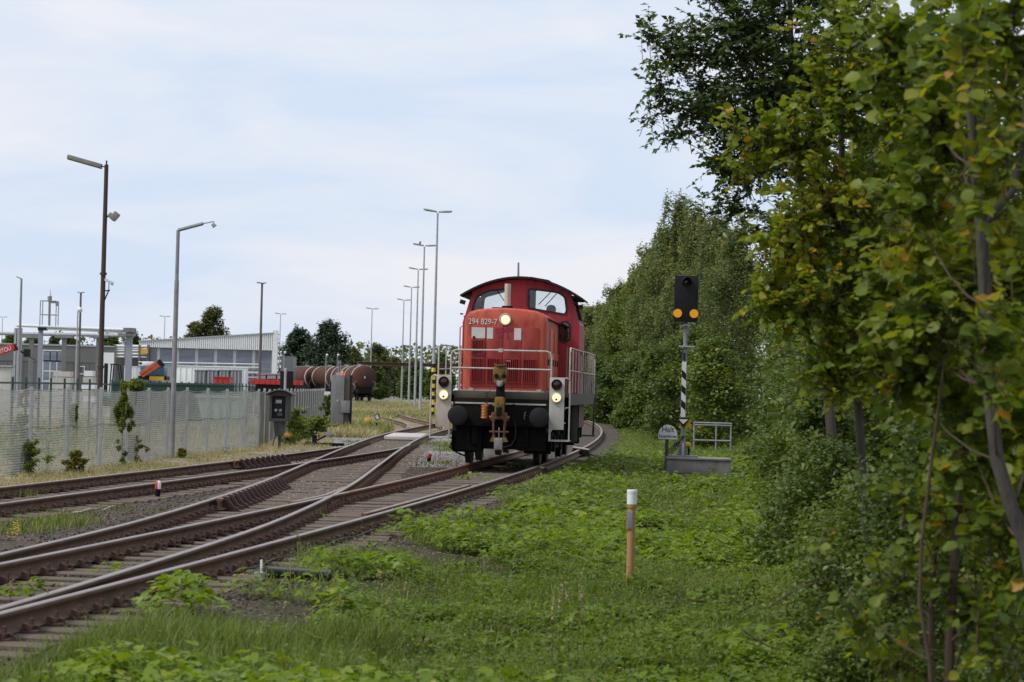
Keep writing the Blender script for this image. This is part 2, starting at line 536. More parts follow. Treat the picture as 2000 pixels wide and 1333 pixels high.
def np_mesh(name, V, F, rnd=None, mats=(), parent=None, smooth=False):
    """V (n,3), F list of (m,k) index arrays, rnd one number per face"""
    me = bpy.data.meshes.new(name)
    me.vertices.add(len(V))
    me.vertices.foreach_set('co', np.ascontiguousarray(V, np.float32).ravel())
    loops = np.concatenate([f.ravel() for f in F]).astype(np.int32)
    sizes = np.concatenate([np.full(len(f), f.shape[1]) for f in F]).astype(np.int32)
    me.loops.add(len(loops))
    me.loops.foreach_set('vertex_index', loops)
    me.polygons.add(len(sizes))
    me.polygons.foreach_set('loop_start', np.concatenate([[0], np.cumsum(sizes)[:-1]]).astype(np.int32))
    if rnd is not None:
        at = me.attributes.new('rnd', 'FLOAT', 'FACE')
        at.data.foreach_set('value', np.concatenate(rnd).astype(np.float32))
    for m in mats:
        me.materials.append(m)
    if smooth:
        me.polygons.foreach_set('use_smooth', np.ones(len(sizes), bool))
    me.update(calc_edges=True)
    return me


def norm(a):
    return a / np.maximum(np.linalg.norm(a, axis=1, keepdims=True), 1e-9)


def basis(d, n):
    """axes with y along d and z near n, as (N,3,3) columns"""
    y = norm(d)
    x = norm(np.cross(y, n))
    z = np.cross(x, y)
    return np.stack([x, y, z], axis=2)


class Leaves:
    """collects many small copies of a template into one mesh"""

    def __init__(self):
        self.V, self.F, self.R, self.n = [], {}, {}, 0

    def put(self, tmpl, pos, B, size, rnd):
        tv, tf = tmpl
        N = len(pos)
        if N == 0:
            return
        size = np.asarray(size, float)
        if size.ndim == 1:
            size = np.repeat(size[:, None], 3, 1)
        P = tv[None, :, :] * size[:, None, :]
        V = pos[:, None, :] + np.einsum('nij,nkj->nki', B, P)
        off = self.n + np.arange(N)[:, None] * len(tv)
        for f in tf:
            k = len(f)
            self.F.setdefault(k, []).append(off + np.array(f)[None, :])
            self.R.setdefault(k, []).append(rnd)
        self.V.append(V.reshape(-1, 3))
        self.n += N * len(tv)

    def mesh(self, name, mats, smooth=False):
        ks = sorted(self.F)
        return np_mesh(name, np.concatenate(self.V), [np.concatenate(self.F[k]) for k in ks], [np.concatenate(self.R[k]) for k in ks], mats, smooth=smooth)

    def build(self, name, mats, parent=None, smooth=False):
        return link(bpy.data.objects.new(name, self.mesh(name, mats if isinstance(mats, (list, tuple)) else [mats], smooth)), parent)


A_ = np.array
T_LEAF = (A_([(0, 0, 0), (0, .5, -.04), (0, 1, -.16), (-.30, .42, .07), (.30, .42, .07)]), [(0, 1, 3), (1, 2, 3), (0, 4, 1), (1, 4, 2)])
T_ROUND = (A_([(0, 0, 0), (0, .55, -.03), (0, 1.0, -.14), (-.34, .20, .05), (-.45, .55, .08), (-.24, .86, -.02), (.34, .20, .05), (.45, .55, .08), (.24, .86, -.02)]),
           [(0, 1, 4, 3), (1, 2, 5, 4), (0, 6, 7, 1), (1, 7, 8, 2)])
T_CARD = (A_([(0, 0, 0), (-.34, .48, .05), (0, 1, -.1), (.34, .48, .05)]), [(0, 3, 2, 1)])
T_LOBE = (A_([(0, 0, 0), (-.42, .02, .03), (-.62, .42, -.02), (-.27, .48, .06), (-.22, .86, 0), (0, 1.08, -.12), (.22, .86, 0), (.27, .48, .06), (.62, .42, -.02), (.42, .02, .03), (0, .5, -.04)]),
          [(0, 10, 3, 2, 1), (10, 5, 4, 3), (0, 9, 8, 7, 10), (10, 7, 6, 5)])
T_BLADE = (A_([(-.5, 0, 0), (.5, 0, 0), (-.42, .45, .05), (.42, .45, .05), (-.22, .8, .20), (.22, .8, .20), (0, 1, .42)]), [(0, 1, 3, 2), (2, 3, 5, 4), (4, 5, 6)])
T_STONE = (A_([(-.6, -.1, 0), (.55, .15, .05), (.1, -.6, -.05), (-.1, .55, .1), (.05, 0, .5), (0, 0, -.4)]),
           [(0, 2, 4), (2, 1, 4), (1, 3, 4), (3, 0, 4), (2, 0, 5), (1, 2, 5), (3, 1, 5), (0, 3, 5)])


def rdir(n, zlo=-1, zhi=1):
    z = RNG.uniform(zlo, zhi, n)
    a = RNG.uniform(0, 2 * np.pi, n)
    r = np.sqrt(np.maximum(0, 1 - z * z))
    return np.stack([r * np.cos(a), r * np.sin(a), z], 1)


# ------------------------------------------------------------------ the lines of the tracks (centre line X as a function of Y)
RAIL_Z = 0.16


def spline(pts):
    ys = np.array([p[0] for p in pts], float)
    xs = np.array([p[1] for p in pts], float)
    m = np.gradient(xs, ys)

    def f(y):
        y = np.asarray(y, float)
        i = np.clip(np.searchsorted(ys, y) - 1, 0, len(ys) - 2)
        h = ys[i + 1] - ys[i]
        t = (y - ys[i]) / h
        return ((2 * t ** 3 - 3 * t ** 2 + 1) * xs[i] + (t ** 3 - 2 * t ** 2 + t) * h * m[i] + (-2 * t ** 3 + 3 * t ** 2) * xs[i + 1] + (t ** 3 - t ** 2) * h * m[i + 1])
    return f


def main_x(y):
    y = np.asarray(y, float)
    return -6.636 + 0.137 * y - 0.00045 * y * y


side_x = spline([(9, -5.46), (14, -4.83), (18, -4.42), (24.7, -3.92), (30.6, -3.58), (37.7, -3.40), (44, -3.36), (57, -3.48), (75, -3.66), (90, -3.68), (98, -3.58), (110, -3.27), (127, -2.77), (150, -2.2), (180, -1.95), (230, -2.6)])
yard_x = spline([(28, -8.03), (34, -7.4), (40, -6.78), (47, -6.05), (58, -4.97), (66, -4.27), (75, -3.66), (82, -3.66)])
siding_x = spline([(97, -3.6), (104, -3.5), (110, -3.45), (118, -3.68), (126, -4.15), (136, -5.0), (147, -6.05), (162, -7.2), (190, -8.8), (230, -10.9), (270, -13.3), (300, -15.5), (311, -16.8), (325, -19.0), (340, -22.0), (356, -26.6), (372, -32.4), (384, -37.5)])


def ground_h(X, Y):
    X, Y = np.asarray(X, float), np.asarray(Y, float)
    u = X - main_x(np.clip(Y, 0, 160))
    n = fbm(X * 0.9, Y * 0.9, 3)
    n2 = fbm(X * 3.1, Y * 3.1, 9)
    bed = -0.035 + (n2 - 0.5) * 0.03
    wild = -0.17 + (n - 0.5) * 0.30 + (n2 - 0.5) * 0.08
    yard = -0.05 + (n - 0.5) * 0.10
    t = sstep(1.35, 3.2, u)
    h = bed * (1 - t) + wild * t
    fence_u = X - (main_x(np.clip(Y, 0, 90)) - 5.6)
    t2 = 1 - sstep(-1.8, -0.2, fence_u)
    h = h * (1 - t2) + yard * t2
    return h * (1 - sstep(150, 260, Y)) + -0.06 * sstep(150, 260, Y)


def build_ground():
    xs = np.concatenate([np.linspace(-1500, -60, 26), np.linspace(-55, -15, 21)[:-1], np.arange(-15, 9, 0.22), np.linspace(9, 40, 24), np.linspace(60, 1500, 22)])
    ys = np.concatenate([np.linspace(-200, 6, 14), np.arange(8, 62, 0.26), np.arange(62, 150, 0.9), np.linspace(152, 420, 50), np.linspace(460, 4500, 40)])
    X, Y = np.meshgrid(xs, ys)
    Z = ground_h(X, Y)
    V = np.stack([X, Y, Z], 2).reshape(-1, 3)
    nx, ny = len(xs), len(ys)
    i = (np.arange(ny - 1)[:, None] * nx + np.arange(nx - 1)[None, :]).ravel()
    F = np.stack([i, i + 1, i + nx + 1, i + nx], 1)
    me = np_mesh('ground', V, [F], smooth=True)
    x, y = V[:, 0], V[:, 1]
    d = np.full(len(V), 99.0)
    for fx, a, b in ((main_x, 5, 170), (side_x, 9, 230), (yard_x, 28, 80), (siding_x, 98, 380)):
        yy = np.clip(y, a, b)
        dd = np.abs(x - fx(yy)) + np.abs(y - yy)
        d = np.minimum(d, dd)
    wob = (fbm(x * 0.8, y * 0.8, 21) - 0.5) * 1.4
    ball = 1 - sstep(1.3, 2.2, d + wob * 0.7)
    between = (x < main_x(np.clip(y, 0, 160))) & (x > yard_x(np.clip(y, 28, 82)) - 0.8) & (y < 82)
    ball = np.maximum(ball, np.where(between, 0.92, 0))
    ul = x - yard_x(np.clip(y, 28, 80))
    grav = sstep(64, 74, y) * (1 - sstep(100, 108, y)) * sstep(-6.6, -5.9, x + wob * 0.4) * (1 - sstep(-1.2, -0.5, x))
    dry = (1 - sstep(-1.6, -0.9, ul + wob * 0.4)) * (y < 90) + (y >= 90) * (1 - sstep(-0.5, 0.3, x - side_x(np.clip(y, 9, 230))))
    yardm = 1 - sstep(-3.2, -2.4, x + 9.0 - wob * 0.6 + 0.0 * y)
    for nme, a in (('ballast', ball), ('gravel', grav), ('dry', np.clip(dry, 0, 1)), ('yard', yardm)):
        at = me.attributes.new(nme, 'FLOAT', 'POINT')
        at.data.foreach_set('value', a.astype(np.float32))
    m, t, p = nodes('ground_material')
    N, K = t.nodes.new, t.links.new
    co = N('ShaderNodeTexCoord')

    def noise(sc, det=6, ro=0.6):
        n = N('ShaderNodeTexNoise')
        n.inputs['Scale'].default_value, n.inputs['Detail'].default_value, n.inputs['Roughness'].default_value = sc, det, ro
        K(co.outputs['Object'], n.inputs['Vector'])
        return n.outputs['Fac']

    def ramp(f, a, b, lo=0.35, hi=0.65):
        r = N('ShaderNodeValToRGB')
        r.color_ramp.elements[0].position, r.color_ramp.elements[1].position = lo, hi
        r.color_ramp.elements[0].color, r.color_ramp.elements[1].color = (*a, 1), (*b, 1)
        K(f, r.inputs['Fac'])
        return r.outputs['Color']

    def mixc(f, a, b):
        x_ = N('ShaderNodeMix')
        x_.data_type = 'RGBA'
        K(f, x_.inputs[0])
        K(a, x_.inputs[6])
        K(b, x_.inputs[7])
        return x_.outputs[2]

    def attr(nm, edge=None):
        a = N('ShaderNodeAttribute')
        a.attribute_name = nm
        return a.outputs['Fac']
    vo = N('ShaderNodeTexVoronoi')
    vo.inputs['Scale'].default_value = 22
    K(co.outputs['Object'], vo.inputs['Vector'])
    soil = mixc(noise(0.7, 7), ramp(noise(5), (0.024, 0.030, 0.011), (0.052, 0.044, 0.024)), ramp(noise(9), (0.030, 0.042, 0.012), (0.058, 0.048, 0.030)))
    ballc = ramp(noise(3.2, 8, 0.75), (0.060, 0.047, 0.039), (0.150, 0.124, 0.104), 0.3, 0.75)
    sep = N('ShaderNodeMix')
    sep.data_type = 'RGBA'
    sep.blend_type = 'MULTIPLY'
    sep.inputs[0].default_value = 0.45
    K(ballc, sep.inputs[6])
    K(vo.outputs['Color'], sep.inputs[7])
    ballc = sep.outputs[2]
    gravc = ramp(noise(14, 8, 0.8), (0.14, 0.135, 0.13), (0.34, 0.335, 0.33), 0.3, 0.7)
    dryc = ramp(noise(1.6, 8, 0.7), (0.11, 0.115, 0.05), (0.30, 0.24, 0.165), 0.40, 0.60)
    yardc = ramp(noise(0.35, 8, 0.7), (0.27, 0.25, 0.22), (0.12, 0.14, 0.06), 0.44, 0.58)
    c = mixc(attr('ballast'), soil, ballc)
    c = mixc(attr('dry'), c, dryc)
    c = mixc(attr('yard'), c, yardc)
    c = mixc(attr('gravel'), c, gravc)
    K(c, p.inputs['Base Color'])
    p.inputs['Roughness'].default_value = 0.95
    p.inputs['Specular IOR Level'].default_value = 0.15
    b = N('ShaderNodeBump')
    b.inputs['Strength'].default_value = 0.6
    b.inputs['Distance'].default_value = 0.03
    K(vo.outputs['Distance'], b.inputs['Height'])
    K(b.outputs['Normal'], p.inputs['Normal'])
    me.materials.append(m)
    o = link(bpy.data.objects.new('ground', me))
    o['kind'] = 'structure'
    return o


build_ground()

# ------------------------------------------------------------------ tracks
PROFILE = [(-.036, 0.0), (-.036, -.030), (-.012, -.042), (-.010, -.120), (-.066, -.138), (-.066, -.150), (.066, -.150), (.066, -.138), (.010, -.120), (.012, -.042), (.036, -.030), (.036, 0.0), (.026, .006), (-.026, .006)]
STRIP = [(-.030, .004), (-.030, .0), (.030, 0.0), (.030, .004)]
GAUGE2 = 0.752


def rail(name, fx, off, y0, y1, parent, step=0.8, top='rail_top', side='rail_side', dz=0.0, pts=None):
    """a rail swept along its line: brown web and foot, worn bright running surface"""
    if pts is None:
        n = max(2, int((y1 - y0) / step) + 1)
        Y = np.linspace(y0, y1, n)
        X = fx(Y)
        T = np.stack([np.gradient(X, Y), np.ones(n)], 1)
        T /= np.linalg.norm(T, axis=1)[:, None]
        X, Y = X + T[:, 1] * off, Y - T[:, 0] * off
    else:
        P = np.array(pts, float)
        X, Y = P[:, 0], P[:, 1]
        n = len(P)
        T = np.gradient(P, axis=0)
        T /= np.linalg.norm(T, axis=1)[:, None]
    k = len(PROFILE)
    V = np.zeros((n, k, 3))
    for j, (u, w) in enumerate(PROFILE):
        V[:, j] = np.stack([X + T[:, 1] * u, Y - T[:, 0] * u, np.full(n, RAIL_Z + dz + w - 0.006)], 1)
    i = np.arange(n - 1)
    F, mi = [], []
    for j in range(k):
        a, b = i * k + j, i * k + (j + 1) % k
        F.append(np.stack([a, b, b + k, a + k], 1))
        mi += [1 if j in (11, 12, 13) else 0] * (n - 1)
    me = np_mesh(name, V.reshape(-1, 3), [np.concatenate(F), ], mats=[M[side], M[top]])
    me.polygons.foreach_set('material_index', mi)
    bm = bmesh.new()
    bm.from_mesh(me)
    bm.verts.ensure_lookup_table()
    for e in (0, n - 1):
        bm.faces.new([bm.verts[e * k + j] for j in range(k)])
    bmesh.ops.recalc_face_normals(bm, faces=bm.faces)
    bm.to_mesh(me)
    bm.free()
    return link(bpy.data.objects.new(name, me), parent)


def sleeper_mesh(seed):
    r = random.Random(seed)
    b = MB()
    xs = [-1.3, -0.55, 0.2, 0.75, 1.3]
    vs, fs = [], []
    for x in xs:
        w, h = 0.125 + r.uniform(-.012, .008), r.uniform(-.006, .006)
        vs += [(x, -w, -.12), (x, w, -.12), (x, w + r.uniform(-.006, .006), -.012 + h), (x, w * .84, h), (x, -w * .84, h), (x, -w, -.012 + h)]
    for i in range(len(xs) - 1):
        for j in range(6):
            a, c = i * 6 + j, i * 6 + (j + 1) % 6
            fs.append((a, c, c + 6, a + 6))
    fs += [tuple(range(5, -1, -1)), tuple(range(24, 30))]
    b.add(vs, fs)
    o = b.build('sleeper', M['sleeper'])
    me = o.data
    bpy.data.objects.remove(o)
    return me


SLEEPERS = [sleeper_mesh(i) for i in range(5)]


def fastening_mesh():
    b = MB()
    b.box(-.18, .18, -.075, .075, 0.0, .016)
    for s in (-1, 1):
        b.obox((s * .105, 0, .040), (.075, .10, .034), (0, s * rad(14), 0))
        b.cyl((s * .125, 0, .03), (s * .125, 0, .098), .019, n=6)
        b.cyl((s * .162, .045, .016), (s * .162, .045, .042), .017, n=5)
    o = b.build('rail_fastening', M['fastening'])
    me = o.data
    bpy.data.objects.remove(o)
    return me


FASTENING = fastening_mesh()


def guard_chair_mesh():
    b = MB()
    b.prism([(-.07, -.02), (.27, -.02), (.27, .03), (.20, .06), (.11, .19), (.05, .19), (.0, .12), (-.07, .10)], -.06, .06)
    o = b.build('guard_chair', M['guard_chair'])
    me = o.data
    bpy.data.objects.remove(o)
    return me


GUARD_CHAIR = guard_chair_mesh()


def put(name, me, parent, loc, rz=0.0, sc=(1, 1, 1)):
    o = bpy.data.objects.new(name, me)
    o.location = loc
    o.rotation_euler = (0, 0, rz)
    o.scale = sc
    return link(o, parent)


def sleepers(parent, fx, y0, y1, pitch, left=None, right=None, jitter=0.03):
    y, i = y0, 0
    while y < y1:
        h = -math.atan((fx(y + .5) - fx(y - .5)))
        xl = fx(y) - 1.3 if left is None else left(y) - 1.3
        xr = fx(y) + 1.3 if right is None else right(y) + 1.3
        put('sleeper', SLEEPERS[i % 5], parent, ((xl + xr) / 2 + random.uniform(-.05, .05), y, random.uniform(-.012, .004)), float(h) + random.uniform(-.008, .008), ((xr - xl) / 2.6, random.uniform(.95, 1.06), 1))
        y += pitch + random.uniform(-jitter, jitter)
        i += 1


def fastenings(parent, fx, off, y0, y1, pitch=0.61):
    for y in np.arange(y0, y1, pitch):
        h = math.atan(float(fx(y + .5) - fx(y - .5)))
        x = float(fx(y)) + off * math.cos(h)
        put('rail_fastening', FASTENING, parent, (x, float(y) - off * math.sin(h), random.uniform(-.004, .004)), -h + random.uniform(-.05, .05))


def line_at(fx, off):
    return lambda y: fx(y) + off


t1 = thing('railway_track', 'running track under the red locomotive, rusty orange rails on oak sleepers', 'railway track', group='railway tracks')
rail('rail', main_x, GAUGE2, 12, 200, t1, side='rail_side', top='rail_top')
rail('rail', main_x, -GAUGE2, 12, 41.6, t1)
rail('rail', main_x, -GAUGE2, 41.6, 200, t1, top='rail_rusty_top', side='rail_side_orange')
rail('rail_extension', main_x, -GAUGE2, 200, 330, t1, step=5)
rail('rail_extension', main_x, GAUGE2, 200, 330, t1, step=5)
sleepers(t1, main_x, 14.2, 46.5, 0.60, left=side_x, right=main_x)
sleepers(t1, main_x, 46.7, 74, 0.62)
fastenings(t1, main_x, GAUGE2, 14.2, 60)
fastenings(t1, main_x, -GAUGE2, 14.2, 58)
g = rail('guard_rail', main_x, GAUGE2 - 0.13, 34.5, 46.0, t1, dz=0.012, top='rail_rusty_top', side='rail_side')

t2 = thing('railway_track', 'diverging track curving left behind the locomotive, crossed by a pale slab', 'railway track', group='railway tracks')
rail('rail', side_x, -GAUGE2, 12, 118, t2, dz=-.002)
rail('rail', side_x, GAUGE2, 12, 128, t2, dz=-.002)
rail('rail_extension', side_x, GAUGE2, 128, 230, t2, step=3, top='rail_rusty_top')
rail('rail_extension', side_x, -GAUGE2, 118, 230, t2, step=3, top='rail_rusty_top', dz=-.003)
sleepers(t2, side_x, 46.9, 92, 0.64)
fastenings(t2, side_x, -GAUGE2, 20, 84)
fastenings(t2, side_x, GAUGE2, 20, 84)
rail('guard_rail', side_x, -GAUGE2 + 0.14, 37.6, 47.2, t2, dz=0.012, top='rail_rusty_top', side='rail_side')
for y in np.arange(38.0, 46.8, 0.62):
    put('guard_chair', GUARD_CHAIR, t2, (float(side_x(y)) - GAUGE2 + .10, float(y), 0.0), 0.0)
# the wing rail whose bent end stands beside the crossing
rail('wing_rail', None, 0, 0, 0, t2, pts=[(float(main_x(y)) - GAUGE2 - .10 - max(0, (y - 40.2)) * .07 - .02, y) for y in np.linspace(37.5, 43.8, 12)], dz=.002, top='rail_rusty_top')

t0 = thing('railway_track', 'yard track beside the mesh fence, rusty rails with dirt filled sleepers', 'railway track', group='railway tracks')
rail('rail', yard_x, -GAUGE2, 29, 76, t0, dz=-.004)
rail('rail', yard_x, GAUGE2, 29, 78, t0, dz=-.004)
sleepers(t0, yard_x, 34, 56, 0.62)
fastenings(t0, yard_x, -GAUGE2, 34, 72)
fastenings(t0, yard_x, GAUGE2, 33, 72)
rail('guard_rail', yard_x, -GAUGE2 + .14, 56.4, 62.4, t0, dz=.012, top='rail_rusty_top')
for y in np.arange(57.0, 62, 0.62):
    put('guard_chair', GUARD_CHAIR, t0, (float(yard_x(y)) - GAUGE2 + .10, float(y), 0.0), 0.0)

t3 = thing('railway_track', 'far siding winding left to the brown tank wagons', 'railway track', group='railway tracks')
rail('rail', siding_x, -GAUGE2, 108, 384, t3, step=2, dz=-.005, top='rail_rusty_top')
rail('rail', siding_x, GAUGE2, 108, 384, t3, step=2, dz=-.005, top='rail_rusty_top')

slab = MB()
sx0, sx1 = float(side_x(95)) - .62, float(side_x(95)) + .62
slab.box(sx0, sx1, 91.6, 99.0, 0.02, 0.135)
tag(slab.build('crossing_slab', M['concrete_light'], bevel=0.015), 'pale concrete crossing slab lying between the diverging rails', 'slab')

# ------------------------------------------------------------------ ballast stones
bl = Leaves()


def stones(n, y0, y1, lo, hi, smin, smax, r0, r1, pred=None):
    w = RNG.uniform(0, 1, n) ** 1.4
    y = y0 + (y1 - y0) * w
    x = RNG.uniform(0, 1, n) * (hi(y) - lo(y)) + lo(y)
    if pred is not None:
        k = pred(x, y)
        x, y = x[k], y[k]
    n = len(x)
    z = ground_h(x, y) + RNG.uniform(-.004, .012, n)
    d = rdir(n)
    s = RNG.uniform(smin, smax, n)[:, None] * RNG.uniform(.7, 1.3, (n, 3))
    bl.put(T_STONE, np.stack([x, y, z], 1), basis(d, rdir(n)), s, RNG.uniform(r0, r1, n))


stones(20000, 15, 76, lambda y: np.maximum(side_x(y) - 1.6, -9), lambda y: main_x(y) + 1.7, .018, .045, 0, .62)
stones(9000, 30, 74, lambda y: yard_x(y) - 1.2, lambda y: np.minimum(side_x(y) - .6, yard_x(y) + 4.5), .018, .042, 0, .62)
stones(11000, 62, 108, lambda y: side_x(y) - 2.8, lambda y: side_x(y) + 2.6, .03, .055, .6, 1.0)
stones(4000, 42, 64, lambda y: side_x(y) - .6, lambda y: side_x(y) + .6, .025, .05, .45, .85)
tag(bl.build('ballast_stones', leaf_mat('ballast_stone', [(0, (0.050, 0.040, 0.034)), (.4, (0.10, 0.080, 0.066)), (.6, (0.16, 0.13, 0.11)), (.75, (0.24, 0.235, 0.23)), (1, (0.34, 0.335, 0.33))], trans=0.0, rough=.9, spec=.2)), 'brown and grey ballast stones around the sleepers', 'ballast', kind='stuff')

# ------------------------------------------------------------------ locomotive
def plate(name, outline, holes, thick, m, parent, R=None, at=(0, 0, 0)):
    """a wall cut from a sheet with real openings; outline and holes are (u, v) lists, laid in the x-z plane"""
    cu = bpy.data.curves.new(name, 'CURVE')
    cu.dimensions = '2D'
    cu.fill_mode = 'BOTH'
    cu.extrude = thick / 2
    for poly in [outline] + holes:
        s = cu.splines.new('POLY')
        s.points.add(len(poly) - 1)
        for p, (u, v) in zip(s.points, poly):
            p.co = (u, v, 0, 1)
        s.use_cyclic_u = True
    t = bpy.data.objects.new(name, cu)
    COL.objects.link(t)
    dg = bpy.context.evaluated_depsgraph_get()
    me = bpy.data.meshes.new_from_object(t.evaluated_get(dg))
    me.name = name
    bpy.data.objects.remove(t)
    me.materials.clear()
    me.materials.append(m)
    me.transform((R or Matrix.Identity(4)) @ Matrix.Rotation(rad(90), 4, 'X'))
    o = link(bpy.data.objects.new(name, me), parent)
    o.location = at
    return o


def grow(poly, d):
    """polygon moved outwards by d"""
    n = len(poly)
    area = sum(poly[i][0] * poly[(i + 1) % n][1] - poly[(i + 1) % n][0] * poly[i][1] for i in range(n))
    sgn = 1 if area > 0 else -1
    out = []
    for i in range(n):
        p, a, b = Vector(poly[i]), Vector(poly[i - 1]), Vector(poly[(i + 1) % n])
        e1, e2 = (p - a).normalized(), (b - p).normalized()
        nn = Vector((e1.y + e2.y, -e1.x - e2.x)) * sgn
        nn = nn.normalized() / max(0.5, math.sqrt((1 + e1.dot(e2)) / 2)) * d
        out.append((p.x + nn.x, p.y + nn.y))
    return out


def rounded(poly, r, n=4):
    out = []
    for i in range(len(poly)):
        p, a, b = Vector(poly[i]), Vector(poly[i - 1]), Vector(poly[(i + 1) % len(poly)])
        e1, e2 = (a - p), (b - p)
        k = min(r, e1.length / 2.2, e2.length / 2.2)
        s, e = p + e1.normalized() * k, p + e2.normalized() * k
        for j in range(n + 1):
            t = j / n
            q = s * (1 - t) ** 2 + p * 2 * t * (1 - t) + e * t * t
            out.append((q.x, q.y))
    return out


def build_loco():
    root = thing('diesel_locomotive', 'faded red shunting locomotive with lit lamps and yellow coupler on the running track', 'locomotive', (-0.25, 58.0, RAIL_Z), -rad(4.29))
    P = lambda b, n, m, par=root, **k: b.build(n, m, par, **k)
    # frame, deck, skirt
    b = MB(); b.box(-1.46, 1.46, .66, 13.7, 1.50, 1.585); P(b, 'deck', M['olive_beam'], bevel=.01)
    b = MB(); b.box(1.455, 1.475, .9, 13.6, 1.33, 1.58); b.box(-1.475, -1.455, .9, 13.6, 1.33, 1.58); P(b, 'deck_skirt', M['olive_beam'])
    b = MB(); b.box(-1.03, 1.03, .655, .72, 1.44, 1.60); P(b, 'deck_front_beam', M['olive_beam'], bevel=.008)
    b = MB(); b.box(-1.0, .98, .60, .652, 1.315, 1.350); b.box(-.18, -.02, .59, .60, 1.28, 1.33); P(b, 'ledge_strip', M['rail_white'])
    b = MB(); b.box(-.98, .86, 1.62, 1.70, 1.585, 1.625); b.box(-.80, -.70, 1.58, 1.64, 1.585, 1.66); b.box(.70, .80, 1.58, 1.64, 1.585, 1.66); P(b, 'hood_sill', M['rail_white'])
    b = MB(); b.box(-1.04, 1.04, .62, .70, .84, 1.44); P(b, 'buffer_beam', M['grime_and_slot_black'], bevel=.01)
    b = MB(); b.box(-.98, .98, 1.0, 13.2, .80, 1.45); b.box(-1.28, 1.28, 5.6, 8.6, .42, 1.32); b.box(.9, 1.22, 9.2, 9.5, .7, 1.5); P(b, 'underframe', M['grime_and_slot_black'], bevel=.02)
    b = MB(); b.box(1.0, 1.24, 9.9, 12.4, .74, 1.34); P(b, 'battery_box', M['copper_rust'])
    b = MB()
    b.box(-.98, -.42, .80, 1.4, .30, .84); b.box(.35, .98, .80, 1.4, .32, .84); b.box(-.42, .35, 1.0, 1.4, .34, .84)
    b.box(-1.06, -.55, .95, 1.2, .26, .55); b.box(.5, 1.08, .95, 1.2, .26, .55)
    b.tube([(-1.05, .9, .5), (-1.12, .88, .36), (-.95, .9, .24), (-.78, 1.0, .17)], .02); b.tube([(-.7, .74, .5), (-.72, .74, .95)], .03)
    b.box(-.62, -.50, .72, .78, .45, 1.02); b.box(.52, .60, .72, .78, .40, .95)
    P(b, 'brake_rigging', M['grime_and_slot_black'], bevel=.012)
    for y in (2.9, 11.0):
        b = MB()
        for s in (-1, 1):
            b.box(s * 1.0 - .09, s * 1.0 + .09, y - 1.9, y + 1.9, .36, .72)
            for dy in (-1.25, 1.25):
                b.box(s * 1.0 - .14, s * 1.0 + .14, y + dy - .2, y + dy + .2, .30, .66)
                b.cyl((s * 1.1, y + dy + .42, .45), (s * 1.1, y + dy + .42, .85), .09, n=8)
        P(b, 'bogie_frame', M['grime_and_slot_black'], bevel=.01)
        for dy in (-1.25, 1.25):
            b = MB()
            for s in (-1, 1):
                b.lathe([(.10, -.02), (.44, -.01), (.50, 0), (.50, .10), (.53, .105), (.53, .135), (.12, .14)], (s * .82, y + dy, .5), (-s, 0, 0), n=28)
            b.cyl((-.7, y + dy, .5), (.7, y + dy, .5), .09, n=10)
            P(b, 'wheelset', M['wheel'], smooth=True)
    # buffers
    for s in (-1, 1):
        b = MB()
        b.lathe([(.14, .62), (.14, .30), (.12, .29), (.12, .05), (.20, .03), (.215, .0), (.212, -.02), (.17, -.035), (.08, -.045), (.012, -.048)], (s * .88, 0, 1.06), (0, 1, 0), n=28)
        bo = P(b, 'buffer', M['black'], smooth=True)
    b = MB(); b.lathe([(.10, -.02), (.13, -.02), (.13, .0), (.10, .0), (.095, .10), (.01, .10)], (.345, .615, 1.06), (0, 1, 0), n=20); P(b, 'drawgear_hole', M['grime_and_slot_black'], smooth=True)
    b = MB(); b.box(-.40, -.02, .605, .62, .9, 1.3); b.box(.15, .62, .605, .62, .88, 1.28); b.box(.24, .31, .57, .60, 1.28, 1.33)
    b.tube([(.50, .59, .96), (.50, .58, 1.14), (.55, .58, 1.15), (.55, .58, 1.20)], .012); b.tube([(.50, .58, 1.08), (.56, .58, 1.06)], .011); P(b, 'beam_fittings', M['grime_and_slot_black'])
    b = MB(); b.tube([(.52, .585, 1.0), (.52, .57, 1.13), (.55, .57, 1.17)], .010); b.tube([(.50, .575, 1.07), (.555, .57, 1.10)], .008); P(b, 'cock_handle', M['steel_worn'])
    # automatic coupler
    cp = MB()
    cp.prism(rounded([(-.17, 1.80), (-.12, 1.76), (.10, 1.76), (.15, 1.80), (.17, 2.05), (.15, 2.14), (-.17, 2.14), (-.19, 2.05)], .03), .22, .48)
    cp.prism([(-.12, 2.14), (-.16, 2.17), (-.16, 2.20), (-.10, 2.17), (.08, 2.17), (.14, 2.20), (.15, 2.17), (.10, 2.14)], .20, .34)
    cpo = P(cp, 'automatic_coupler', M['coupler_yellow'], bevel=.015)
    cpo.scale = (.84, 1, 1)
    cb = MB(); cb.prism(rounded([(-.12, 1.08), (.11, 1.08), (.13, 1.42), (.10, 1.48), (-.11, 1.48), (-.13, 1.42)], .04), .20, .5)
    cb.box(-.17, -.06, .24, .5, 1.02, 1.10); cb.box(.05, .16, .24, .5, 1.02, 1.10)
    P(cb, 'coupler_body', M['coupler_yellow'], cpo, bevel=.015)
    b = MB(); b.box(-.105, .095, .3, .6, 1.30, 1.78); b.cyl((-.10, .21, 1.93), (-.10, .25, 1.93), .055, n=10); b.cyl((.09, .21, 1.93), (.09, .25, 1.93), .055, n=10); b.box(-.075, .07, .17, .3, 1.10, 1.26); P(b, 'coupler_shank', M['grime_and_slot_black'], cpo, bevel=.01)
